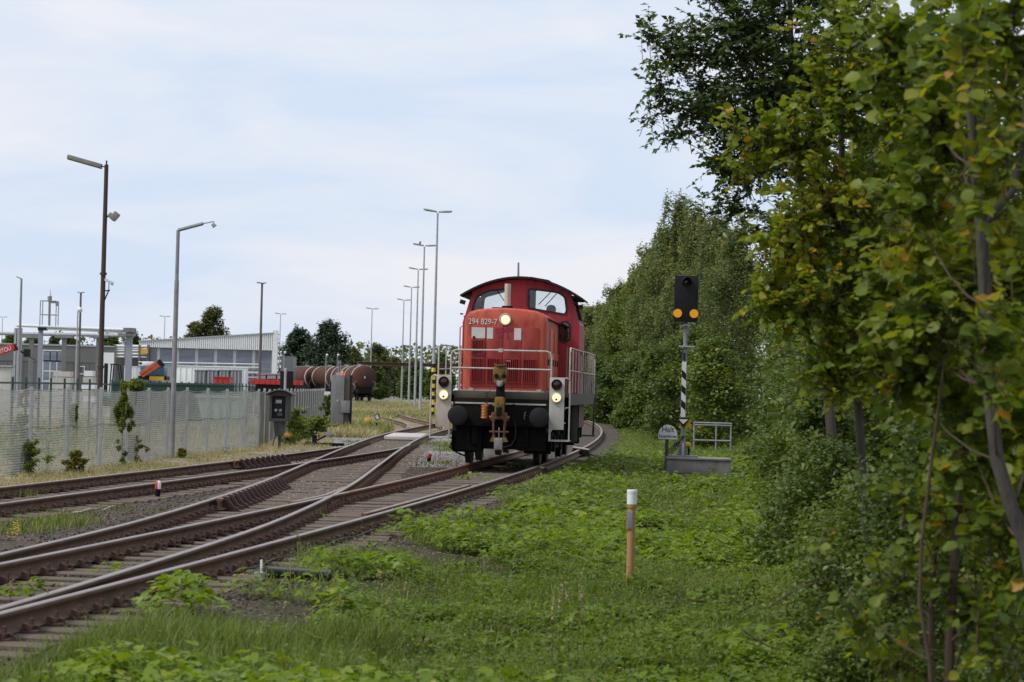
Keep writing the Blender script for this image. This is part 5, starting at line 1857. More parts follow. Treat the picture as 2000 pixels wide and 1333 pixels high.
# ------------------------------------------------------------------ lineside things
def phone_box():
    base = G(545, 872)
    Y = base.y
    o = Vector((base.x, Y, base.z))
    root = thing('signal_phone_box', 'dark grey phone cabinet with an arched brown roof on a single post', 'phone cabinet', o)
    q = lambda px, py: W(px, py, Y) - o
    x0, x1 = q(526, 800).x, q(567, 800).x
    z0, z1 = q(545, 824).z, q(545, 771).z
    D = .42
    b = MB(); b.cyl((q(545, 850).x, .2, -.05), (q(545, 850).x, .2, z0 - .3), .045, n=8); b.build('post', M['phone_box'], root)
    b = MB(); b.prism([(q(536, 830).x, z0 - .42), (q(553, 830).x, z0 - .42), (q(557, 826).x, z0), (q(534, 826).x, z0)], .06, .34); b.build('neck', M['phone_box'], root)
    xi0, xi1 = x0 + (x1 - x0) * .12, x1 - (x1 - x0) * .24
    b = MB(); b.box(x0, x1, .10, D, z0 + .03, z1); b.build('cabinet_body', M['phone_box'], root, bevel=.01)
    f = MB(); f.ring([(x0, z0), (x1, z0), (x1, z1), (x0, z1)], [(xi0, z0 + .09), (xi1, z0 + .09), (xi1, z1 - .04), (xi0, z1 - .04)], 0, .10); fo = f.build('door_surround', M['phone_box'], root, bevel=.006)
    b = MB(); b.box(xi0, xi1, .08, .10, z0 + .09, z1 - .04); b.build('recess_panel', M['black'], fo)
    xm = (xi0 + xi1) / 2
    b = MB(); b.box(xm - .09, xm + .08, .07, .08, z0 + .53, z0 + .63); b.build('white_label', M['galv'], fo)
    for dx in (-.08, .05):
        b = MB(); b.cyl((xm + dx, .04, z0 + .33), (xm + dx, .08, z0 + .33), .045, n=10); b.build('dial', M['galv_dark'], fo)
    b = MB(); b.box(xm - .03, xm + .11, .03, .08, z0 + .16, z0 + .26); b.build('handset_hook', M['phone_box'], fo)
    w = x1 - x0
    n = 10
    top = [(x0 - .12 + (w + .24) * i / n, z1 + .005 + .15 * math.sin(math.pi * (i + .0) / n)) for i in range(n + 1)]
    bot = [(x, z - .03) for x, z in top]
    b = MB(); b.prism(top + bot[::-1], -.14, D + .12); b.build('roof', M['phone_roof'], root, smooth=True)
    b = MB(); b.prism([(x, z) for x, z in bot] + [(x1, z1 - .02), (x0, z1 - .02)], .02, D - .02); b.build('roof_gable', M['phone_box'], root)
    b = MB(); b.tube([(q(541, 830).x, .05, z0 - .1), (q(538, 850).x, .0, .35), (q(533, 868).x, -.05, .02)], .018, 6); b.build('cable', M['rubber'], root, smooth=True)
    # the board behind it
    Y = 104.0
    a, c = W(547.5, 725, Y), W(572, 762, Y)
    root = thing('signal_board', 'black signal board on a pale grey pole behind the phone cabinet', 'signal', ((a.x + c.x) / 2, Y, YARD_Z))
    hw, zt = (c.x - a.x) / 2, a.z - YARD_Z
    b = MB(); b.prism(rounded([(-hw, 1.2), (hw, 1.2), (hw, zt), (-hw, zt)], .04), 0, .06); b.build('board', M['black'], root)
    b = MB(); b.cyl((.02 - .06, -.12, 0), (-.04, -.12, zt + .07), .05, n=10); b.lathe([(.05, 0), (.04, .03), (.01, .045)], (-.04, -.12, zt + .07), (0, 0, 1), n=10); b.build('pole', M['galv'], root, smooth=True)
    b = MB(); b.box(hw * .7, hw * .9, -.05, 0, zt * .52, zt * .60); b.cyl((-hw, -.14, zt * .5), (hw, -.14, zt * .5), .012, n=5); b.build('bracket', M['galv'], root)


phone_box()


def yellow_box(name, label, px0, px1, py0, py1, base, Y, zb):
    a, c = W(px0, py0, Y), W(px1, py1, Y)
    o = Vector(((a.x + c.x) / 2, Y, zb))
    root = thing(name, label, 'junction box', o)
    w, z1, z0 = (c.x - a.x) / 2, a.z - zb, c.z - zb
    b = MB(); b.prism([(-w, z0), (w, z0), (w, z1 - .03), (w * .85, z1), (-w * .85, z1), (-w, z1 - .03)], -.12, .12); b.build('lid', M['safety_yellow'], root, bevel=.012)
    b = MB(); b.box(-w * .9, w * .9, -.10, .10, z0 - .03, z0); b.build('tray', M['galv_dark'], root)
    for s in (-1, 1):
        b = MB(); b.box(s * w * .7 - .02, s * w * .7 + .02, -.06, .06, -.03, z0 - .03); b.build('leg', M['black'], root)
    b = MB(); b.box(-w * .5, w * .4, -.08, .08, z0 * .4, z0 - .03); b.tube([(w * .5, -.1, z0), (w * .9, -.12, z0 * .6), (w * .7, -.12, .05)], .012, 5); b.tube([(-w * .3, -.1, z0), (-w * .6, -.12, z0 * .5), (-w * .5, -.12, .02)], .014, 5); b.build('cable_bundle', M['rubber'], root)
    return root


bp = G(566, 868)
yellow_box('junction_box', 'yellow lidded junction box on black legs left of the lantern', 555, 578, 846, 854, 868, bp.y, 0)


def lantern():
    base = G(614, 868)
    o, Y = base, base.y
    q = lambda px, py: W(px, py, Y) - o
    root = thing('point_lantern', 'black point lantern with a white face and a dark throw lever', 'point indicator', o)
    b = MB(); b.box(-.07, .07, -.07, .07, 0, q(614, 850).z); b.build('post', M['black'], root)
    x0, x1, z0, z1 = q(609, 0).x, q(620, 0).x, q(614, 848).z, q(614, 828).z
    b = MB(); b.box(-(x1 - x0) / 2 * .95, (x1 - x0) / 2 * .95, -.09, .09, z0, z1); ho = b.build('lantern_body', M['black'], root, bevel=.01)
    hw = (x1 - x0) / 2
    b = MB(); b.ring([(-hw, z0), (hw, z0), (hw, z1), (-hw, z1)], [(-hw * .6, z0 + .05), (hw * .6, z0 + .05), (hw * .6, z1 - .05), (-hw * .6, z1 - .05)], -.12, -.09); b.build('face_frame', M['black'], ho)
    b = MB(); b.box(-hw * .6, hw * .6, -.10, -.091, z0 + .05, z1 - .05); b.build('white_face', M['patch_white'], ho)
    b = MB(); b.bar((.08, 0, .12), q(640, 850), .05, .05); b.build('lever', M['grime_and_slot_black'], root)
    p = q(642, 848)
    b = MB(); b.cyl((p.x, -.08, p.z), (p.x, .08, p.z), .10, n=16); b.build('lever_weight', M['galv_dark'], root, bevel=.01)
    b = MB(); b.box(-.1, .9, -.12, .12, -.06, .05); b.build('base_plate', M['grime_and_slot_black'], root)
    # the yellow weighted lever further back
    base = G(735, 841)
    o, Y = base, base.y
    q = lambda px, py: W(px, py, Y) - o
    root = thing('point_lever', 'point lever with a round yellow weight and a tilted lantern', 'point indicator', o)
    b = MB(); b.prism([(-.28, 0), (.2, 0), (.1, .12), (-.06, .2), (-.16, .12)], -.15, .15); b.build('base_casting', M['grime_and_slot_black'], root)
    b = MB(); b.box(-.03, .05, -.04, .04, .1, q(735, 826).z); b.build('post', M['grime_and_slot_black'], root)
    p = q(737, 815)
    R = Euler((0, -rad(28), 0)).to_matrix()
    b = MB(); b.obox(p, (.20, .18, .24), R); ho = b.build('lantern_body', M['black'], root, bevel=.012)
    b = MB(); b.obox(p + R @ Vector((0, -.10, 0)), (.13, .02, .18), R); b.build('white_face', M['white_dirty'], ho)
    p = q(717.5, 822)
    b = MB(); b.bar((0, 0, .1), p, .035, .035); b.build('lever', M['grime_and_slot_black'], root)
    b = MB(); b.lathe([(.09, -.07), (.12, -.05), (.12, .05), (.09, .07)], p, (0, 1, 0), n=20); b.build('lever_weight', M['safety_yellow'], root, smooth=True)


lantern()


def pillar():
    base = G(667, 838)
    Y = base.y
    a, c, d = W(647.5, 733, Y), W(673, 733, Y), W(688, 735, Y)
    o = Vector((a.x, Y, 0))
    root = thing('gate_pillar', 'tall weathered grey gate pillar with an orange beacon on top', 'gate pillar', o)
    w, w2, h = c.x - a.x, d.x - a.x, a.z
    b = MB(); b.box(0, w, 0, .5, -.05, h); b.build('pillar_body', M['grey_box'], root, bevel=.012)
    b = MB(); b.box(w + .003, w2 - .10, .08, .42, .05, h - .06); b.build('gate_panel', M['brown_panel'], root)
    b = MB(); b.box(w2 - .09, w2, .02, .46, .0, h + .02); b.build('gate_edge', M['black'], root)
    b = MB(); b.box(w * .80, w2 - .06, -.12, .0, h * .30, h * .53); b.build('control_box', M['grey_box'], root, bevel=.01)
    b = MB(); b.box(w * .46, w * .56, -.03, 0, h * .50, h * .545); b.build('button_plate', M['white_dirty'], root)
    b = MB(); b.box(w * .3, w * .75, .1, .3, h, h + .12); b.build('top_box', M['galv'], root)
    x = W(668.5, 720, Y).x - o.x
    b = MB(); b.lathe([(.07, 0), (.075, .08), (.05, .15), (.01, .17)], (x, .15, h + .0), (0, 0, 1), n=12); b.build('beacon', emit_mat('orange_beacon', (.8, .18, .02), .15), root, smooth=True)
    x = W(663, 710, Y).x - o.x
    for dx in (-.05, .04):
        b = MB(); b.cyl((x + dx, .25, h + .1), (x + dx, .25, h + .62), .022, n=6); b.build('antenna', M['galv_dark'], root)
    b = MB(); b.box(x - .06, x + .05, .22, .28, h + .48, h + .58); b.build('antenna_head', M['lamp_grey'], root)
    # white plate on the fence end
    Y = G(632, 824, YARD_Z).y - .6
    a, c = W(631, 765, Y), W(645, 777, Y)
    root = thing('white_sign', 'small blank white plate at the end of the mesh fence', 'sign', (a.x, Y, YARD_Z))
    b = MB(); b.prism(rounded([(0, c.z - YARD_Z), (c.x - a.x, c.z - YARD_Z), (c.x - a.x, a.z - YARD_Z), (0, a.z - YARD_Z)], .04), 0, .02); b.build('plate', M['white'], root)
    b = MB(); b.box(.1, .15, .02, .06, 0, a.z - YARD_Z); b.build('post', M['galv'], root)


pillar()


def marker_stub(label, px, pyt, pyb, w, red_top):
    base = G(px, pyb, -.03)
    root = thing('boundary_marker', label, 'marker stub', base, rad(25))
    h = W(px, pyt, base.y).z - base.z
    r = w / 2 / (F_PX / base.y)
    b = MB(); b.cyl((0, 0, -.05), (0, 0, h * .52), r * .86, n=10); b.build('post', M['grime_and_slot_black'], root)
    b = MB()
    n = 16
    zs = [(1, h * .5), (1, h * .84), (.8, h * .94), (.45, h * .99), (.02, h)]
    vs = [(r * k * math.cos(2 * math.pi * i / n), r * k * math.sin(2 * math.pi * i / n), z) for k, z in zs for i in range(n)]
    b.add(vs, [])
    for j in range(len(zs) - 1):
        for i in range(n):
            b.f.append([j * n + i, j * n + (i + 1) % n, j * n + n + (i + 1) % n, j * n + n + i])
            b.m.append(1 if (red_top == 2 or 5 <= i < 11) else 0)
    b.build('cap', [M['white'], M['red_low'] if red_top == 2 else M['bright_red']], root, smooth=True)


marker_stub('short black post with a red and white cap between the two left tracks', 308, 939, 972, 12, 1)
marker_stub('short faded red stub beside the track left of the locomotive', 838, 886, 903, 9, 2)


# the main right hand signal and what stands around it
def signal():
    base = G(1333, 892, .28)
    Y = base.y
    zb = base.z
    o = Vector((base.x, Y, zb))
    q = lambda px, py: W(px, py, Y) - o
    root = thing('light_signal', 'black signal board with two amber discs on a striped mast', 'signal', o)
    hd = q(1339.5, 630).z
    b = MB(); b.cyl((0, 0, .0), (0, 0, hd + .2), .055, .05, 12); b.build('mast', M['galv_dark'], root, smooth=True)
    b = MB(); b.prism([(-.13, 0), (.13, 0), (.075, .34), (.06, .36), (-.06, .36), (-.075, .34)], -.03, .03); b.prism([(-.2, 0), (.2, 0), (.07, .34), (-.07, .34)], -.03, .03, 'x'); b.box(-.36, .36, -.28, .28, -.02, .03); b.build('mast_foot', M['galv_dark'], root)
    x0, x1, z0, z1 = q(1316.5, 585).x, q(1362.5, 585).x, hd, q(1339.5, 539.5).z
    cx = (x0 + x1) / 2
    b = MB(); b.prism(rounded([(x0, z0), (x1, z0), (x1, z1), (x0, z1)], .05), -.13, -.10); b.box(x0 + .05, x1 - .05, -.10, .12, z0 + .05, z1 - .05); bo = b.build('signal_board', M['black'], root, bevel=.004)
    zz = q(1339.5, 613).z
    for dx in (-.2, .2):
        b = MB(); b.cyl((cx + dx, -.142, zz), (cx + dx, -.13, zz), .105, n=26); b.build('amber_disc', M['signal_amber'], bo)
    zl = q(1339.5, 552).z
    vs, fs = [], []
    n = 16
    for j, (y, a0) in enumerate(((-.13, 1.0), (-.36, .9))):
        for i in range(n + 1):
            a = math.pi * (-.12 + 1.24 * i / n)
            vs.append((cx + .115 * a0 * math.cos(a), y, zl + .115 * a0 * math.sin(a)))
    for i in range(n):
        fs.append((i, i + 1, n + 2 + i, n + 1 + i))
    b = MB(); b.add(vs, fs); b.add([(p[0] * 1.0 + (p[0] - cx) * .06, p[1], p[2] + (p[2] - zl) * .06) for p in vs], [f[::-1] for f in fs]); b.build('lamp_hood', M['black'], bo, smooth=True)
    b = MB(); b.lathe([(.10, 0), (.09, -.02), (.02, -.035)], (cx, -.13, zl), (0, 1, 0), n=20); b.build('signal_lens', M['lens_red'], bo, smooth=True)
    # clamps
    for py, w in ((677, .22), (636, .12)):
        z = q(1338, py).z
        b = MB(); b.box(-w * .7, w, -.09, .09, z - .02, z + .02); b.build('mast_clamp', M['galv'], root)
    z = q(1337, 697).z
    b = MB(); b.box(-.05, .0, -.075, -.055, z - .1, z + .1); b.build('name_plate', M['black'], root)
    # striped board
    za, zc = q(1335, 815).z, q(1337, 707).z
    xl, xr = -.075, .035
    root2 = MB(); root2.box(xl, xr, -.085, -.07, za, zc); sp = root2.build('mast_board', M['white'], root)
    k = 3
    per = (zc - za) / 3.72
    for i in range(k):
        zt_ = zc - per * (.52 + i * 1.0)
        b = MB(); b.prism([(xl + .002, zt_), (xr - .002, zt_ - .10), (xr - .002, zt_ - .10 - per * .48), (xl + .002, zt_ - per * .48)], -.089, -.0852); b.build('black_band', M['black'], sp)
    # yield-like triangle
    zt_, zb_ = q(1332, 816).z, q(1332, 836).z
    hw = .175
    b = MB(); b.prism([(-hw - .01, zt_), (hw - .01, zt_), (-.01, zb_)], -.12, -.10); tr = b.build('triangle_plate', M['black'], root)
    b = MB(); b.prism([(-hw * .66 - .01, zt_ - .04), (hw * .66 - .01, zt_ - .04), (-.01, zb_ + .09)], -.126, -.121); b.build('triangle_face', M['white'], tr)
    b = MB(); b.box(.02, .17, -.09, -.06, zb_ + .02, zt_ - .06); b.build('yellow_plate', M['safety_yellow'], root)
    # cables
    b = MB()
    for i in range(4):
        b.tube([(-.02 + i * .02, -.06, .5), (-.15 - i * .05, -.12, .2), (-.3 - i * .06, -.16, .04)], .014, 5)
    b.build('cable_bundle', M['rubber'], root, smooth=True)
    r = yellow_box('junction_box', 'yellow lidded junction box behind the signal mast foot', 1324, 1349, 864, 872, 890, Y + .45, zb)
    # concrete block
    a, c = W(1304, 897, Y - .45), W(1428, 897, Y - .45)
    zt_ = zb - .02
    zz = W(1360, 934, Y - .45).z
    root = thing('concrete_block', 'long grey concrete block the signal stands on', 'concrete block', (a.x, Y - .45, zz))
    w = c.x - a.x
    b = MB(); b.box(0, w, 0, 1.3, .0, zt_ - zz - .05); b.build('block', M['concrete'], root, bevel=.015)
    b = MB(); b.box(-.03, w + .03, -.05, 1.33, -.25, 0.0); b.build('footing', M['concrete'], root, bevel=.01)
    b = MB(); b.box(-.02, w + .02, -.03, 1.32, zt_ - zz - .048, zt_ - zz); b.build('cover_slab', M['concrete'], root, bevel=.008)
    # railing
    Yr = 88.0
    a, c = W(1356, 826, Yr), W(1428, 826, Yr)
    zb2 = W(1390, 861, Yr).z
    root = thing('railing', 'grey tubular railing right of the signal mast', 'railing', (a.x, Yr, zb2))
    w, h = c.x - a.x, a.z - zb2
    for x in (0, w * .60, w):
        b = MB(); b.cyl((x, 0, -.55), (x, 0, h), .026, n=8); b.build('railing_post', M['galv_dark'], root)
    for z in (h, h - .07, .0):
        b = MB(); b.cyl((-.02, 0, z), (w + .02, 0, z), .03, n=8); b.build('railing_bar', M['galv_dark'], root)
    # half round sign
    base = G(1301, 922, -.12)
    Ys = base.y
    o = base
    q = lambda px, py: W(px, py, Ys) - o
    root = thing('shunting_sign', 'white half round sign with black lettering on a thin dark post', 'sign', o)
    sc = (q(1323, 0).x - q(1285.5, 0).x) / 2
    cx, z0 = (q(1304, 858)).x, q(1304, 858).z
    poly = [(cx - sc, z0), (cx + sc, z0)] + [(cx + sc * math.cos(a), z0 + .08 + (sc * 1.16) * math.sin(a)) for a in np.linspace(.0, math.pi, 16)]
    b = MB(); b.prism(poly, -.045, -.03); bo = b.build('sign_plate', M['white'], root)
    b = MB(); b.box(-.04, .04, -.03, .03, -.2, z0 + .2); b.build('post', M['sign_post'], root)
    text('lettering', 'Halt', .19, M['black'], bo, (cx, -.047, z0 + .235), (rad(90), 0, 0), .95)
    text('lettering', 'Rangierfahrten', .092, M['black'], bo, (cx, -.047, z0 + .07), (rad(90), 0, 0), .82)


signal()


def foreground_bits():
    # tan marker post with a white cap
    base = G(1229.5, 1168, -.15)
    Y = base.y
    root = thing('marker_post', 'tan marker post with a white cap and a small grey plate', 'post', base)
    h = W(1233, 957, Y).z - base.z
    r = 8.5 / (F_PX / Y)
    zc = W(1233, 985, Y).z - base.z
    b = MB(); b.cyl((0, 0, -.2), (0, 0, zc - .02), r * .92, n=20); b.cyl((0, 0, zc - .035), (0, 0, zc), r * 1.1, r * 1.16, n=20); b.build('shaft', M['wood_post'], root, smooth=True)
    b = MB(); b.lathe([(r * 1.14, zc), (r * 1.14, h - .035), (r * 1.2, h - .032), (r * 1.2, h - .004), (r * 1.1, h), (.002, h)], (0, 0, 0), (0, 0, 1), n=24); b.build('cap', M['white'], root, smooth=True)
    z1, z0 = W(1230, 999, Y).z - base.z, W(1230, 1033, Y).z - base.z
    b = MB(); b.prism(rounded([(-r * 1.0, z0), (r * .25, z0), (r * .25, z1), (-r * 1.0, z1)], .012), -r * 1.12, -r * .75); b.build('plate', M['galv_dark'], root, bevel=.004)
    b = MB(); b.box(-r * 1.3, -r * .9, -r * 1.0, -r * .4, z0 - .0, z1); b.build('clamp', M['wood_post'], root)
    # black pipe end with a white pin
    p0, p1 = G(518, 1128, .03), G(584, 1132, .0)
    root = thing('cable_duct', 'black corrugated cable pipe lying in the weeds beside the rail', 'pipe', p0)
    d = (p1 - p0)
    prof, t = [], 0.0
    L_ = d.length + .35
    while t < L_:
        prof += [(.048, t), (.056, t + .006), (.056, t + .016), (.048, t + .022)]
        t += .028
    b = MB(); b.lathe(prof, (0, 0, .05), d, n=16); b.build('pipe', M['pipe_black'], root, smooth=True)
    b = MB(); b.cyl((-.03, -.03, -.02), (-.035, -.03, .16), .012, n=8); b.build('white_pin', M['white'], root)
    b = MB(); b.obox((-.05, -.02, .02), (.10, .06, .05), (0, 0, rad(12))); b.build('end_plug', M['galv_dark'], root, bevel=.01)
    # grey box beside the running track
    base = G(1133, 893, -.05)
    root = thing('track_magnet', 'small grey track box outside the right rail behind the locomotive steps', 'track box', base, -rad(5))
    b = MB(); b.prism([(-.28, 0), (.28, 0), (.24, .2), (-.2, .26)], -.15, .25); b.build('box_body', M['grime_and_slot_black'], root, bevel=.02)
    b = MB(); b.prism([(-.21, .262), (.245, .202), (.245, .23), (-.21, .29)], -.15, .25); b.build('box_lid', M['concrete_light'], root)
    b = MB(); b.tube([(.25, 0, .08), (.6, -.05, .03), (1.2, .1, .0), (2.4, .1, .02), (3.6, .3, .05)], .022, 6); b.build('cable', M['rubber'], root, smooth=True)
    # thin cable along the outside of the nearest rail
    pts = []
    for y in np.linspace(25.3, 46, 36):
        pts.append((float(main_x(y)) + GAUGE2 + .20 + .02 * math.sin(y * 2), y, .03 + .01 * math.sin(y * 3.3)))
    b = MB(); b.tube([(pts[0][0] - .12, pts[0][1] - .1, .10), (pts[0][0] - .02, pts[0][1] - .35, .03)] + pts, .010, 6)
    tag(b.build('track_cable', M['rubber'], smooth=True), 'thin grey cable running along the outside of the nearest rail', 'cable')
    # white branch between the left tracks
    b = MB(); b.tube([G(140, 1001, .0), G(160, 999, .03), G(176, 994, .04), G(190, 995, .02)], .008, 5); b.tube([G(200, 997, .01), G(215, 990, .05), G(225, 988, .02)], .006, 5)
    tag(b.build('dead_stick', M['white_dirty']), 'bleached dead stick lying between the left tracks', 'stick')


foreground_bits()

# ------------------------------------------------------------------ trees and shrubs
LEAF = {
    'hazel': leaf_mat('hazel_leaf', [(0, (0.058, 0.105, 0.009)), (.30, (0.110, 0.170, 0.012)), (.62, (0.205, 0.250, 0.018)), (.88, (0.31, 0.295, 0.022)), (.95, (0.50, 0.33, 0.03)), (1, (0.44, 0.21, 0.035))], .5),
    'hazel_near': leaf_mat('near_hazel_leaf', [(0, (0.056, 0.102, 0.011)), (.40, (0.115, 0.170, 0.015)), (.70, (0.205, 0.240, 0.020)), (.93, (0.30, 0.28, 0.025)), (.97, (0.44, 0.28, 0.03)), (1, (0.38, 0.18, 0.035))], .5, rough=.5),
    'willow': leaf_mat('dark_willow_leaf', [(0, (0.030, 0.058, 0.011)), (.5, (0.052, 0.092, 0.016)), (.9, (0.085, 0.130, 0.024)), (1, (0.13, 0.15, 0.03))], .34, rough=.38, spec=.45),
    'birch': leaf_mat('grey_green_leaf', [(0, (0.075, 0.108, 0.036)), (.5, (0.128, 0.165, 0.054)), (.9, (0.185, 0.215, 0.076)), (1, (0.25, 0.24, 0.08))], .43),
    'mid': leaf_mat('mid_green_leaf', [(0, (0.069, 0.111, 0.018)), (.5, (0.115, 0.164, 0.025)), (.9, (0.172, 0.217, 0.034)), (1, (0.230, 0.212, 0.033))], .42),
    'dark': leaf_mat('deep_green_leaf', [(0, (0.046, 0.080, 0.014)), (.5, (0.076, 0.119, 0.018)), (.9, (0.121, 0.164, 0.025)), (1, (0.172, 0.170, 0.029))], .38),
    'yellowing': leaf_mat('yellowing_leaf', [(0, (0.090, 0.115, 0.020)), (.5, (0.150, 0.160, 0.028)), (.85, (0.21, 0.18, 0.034)), (1, (0.28, 0.17, 0.045))], .42),
    'pine': leaf_mat('pine_needles', [(0, (0.018, 0.040, 0.018)), (.6, (0.034, 0.062, 0.028)), (1, (0.060, 0.090, 0.040))], .12, rough=.6),
    'far': leaf_mat('far_tree_leaf', [(0, (0.069, 0.087, 0.028)), (.6, (0.109, 0.127, 0.039)), (1, (0.161, 0.164, 0.053))], .35),
}


def crown_points(centers, radii, vals, n):
    """leaf positions in a cloud of clumps, thicker towards each clump's skin"""
    centers, radii, vals = np.array(centers), np.array(radii), np.array(vals)
    w = radii[:, 0] * radii[:, 2]
    k = RNG.choice(len(centers), n, p=w / w.sum())
    d = rdir(n)
    r = RNG.uniform(0, 1, n) ** .45 * RNG.uniform(.75, 1.18, n)
    p = centers[k] + d * r[:, None] * radii[k]
    return p, d, vals[k]


def tree(name, label, cat, base, h, width, kind, n, leaf, tmpl=T_CARD, group=None, lo=.12, shape='oval', trunk_r=None, bark='bark_grey', nclump=34, seed=0, feather=9, tall=1.0, spread=1.0):
    """a tree with tapered trunk and limbs; its crown is a cloud of leaf clumps with gaps between"""
    rg = np.random.default_rng(seed + int(h * 37))
    root = thing(name, label, cat, base, 0, group)
    cs, rs, vs = [], [], []
    for i in range(nclump):
        t = lo + (1 - lo) * ((i + rg.uniform(0, 1)) / nclump)
        u = (t - lo) / (1 - lo)
        prof = {'oval': math.sin(math.pi * (.12 + .86 * u)) ** .7, 'cone': (1 - u) ** .7 * .95 + .10, 'wide': math.sin(math.pi * (.25 + .72 * u)) ** .5, 'column': min(1, (1 - u) * 2.6 + .12) * .9, 'bush': math.sqrt(max(0.02, 1 - u * u)), 'spire': .14 + .86 * (1 - u) ** .75 * min(1, .55 + u * 2.2)}[shape]
        R = width * prof
        a, q = rg.uniform(0, 2 * math.pi), math.sqrt(rg.uniform(.05, 1))
        cr = width * rg.uniform(.26, .42) * (.6 + .4 * prof) / tall ** .7
        cs.append((math.cos(a) * q * max(0, R - cr * .5), math.sin(a) * q * max(0, R - cr * .5), h * t - cr * .3))
        rs.append((cr, cr, cr * rg.uniform(.6, .95) * tall ** 1.3))
        vs.append(rg.uniform(0, .55))
    # a few thin leaders break the outline
    for i in range(feather):
        a = rg.uniform(0, 2 * math.pi)
        u = rg.uniform(.45, 1.02)
        R = width * rg.uniform(.1, 1.0) * (1.25 - u * .85) * spread
        cs.append((math.cos(a) * R, math.sin(a) * R, h * u))
        rs.append((width * .06 * spread ** 2, width * .06 * spread ** 2, h * rg.uniform(.035, .075)))
        vs.append(rg.uniform(.3, .7))
    p, d, v = crown_points(cs, rs, vs, n)
    keep = p[:, 2] > .03
    p, d, v = p[keep], d[keep], v[keep]
    n = len(p)
    L_ = Leaves()
    nn = d * .8 + rdir(n) * .6 + np.array([0, 0, .7])
    s = leaf * RNG.uniform(.65, 1.35, n)
    L_.put(tmpl, p, basis(rdir(n, -.7, .5) + d * .4, nn), np.stack([s, s, s], 1), np.clip(v + RNG.uniform(0, .45, n), 0, 1))
    c = L_.build('crown', LEAF[kind], root)
    c['kind'] = 'stuff'
    b = MB()
    tr = trunk_r or h * .014
    top = Vector((rg.uniform(-.1, .1) * width, rg.uniform(-.1, .1) * width, h * .9))
    pts = [Vector((0, 0, -.3)), Vector((0, 0, .02 * h)), top * .35 + Vector((rg.uniform(-.06, .06) * width, 0, 0)), top * .7, top]
    b.tube(pts, [tr * 1.25, tr, tr * .8, tr * .45, tr * .12], 7)
    for i in range(min(14, nclump)):
        c_ = Vector(cs[int(rg.integers(0, nclump))])
        t = max(.12, min(.85, c_.z / h * .72))
        s0 = Vector((top.x * t, top.y * t, h * .9 * t))
        b.tube([s0, s0.lerp(c_, .5) + Vector((0, 0, -.02 * h)), c_], [tr * .34, tr * .22, tr * .06], 5)
    b.build('trunk', M[bark], root, smooth=True)
    return root


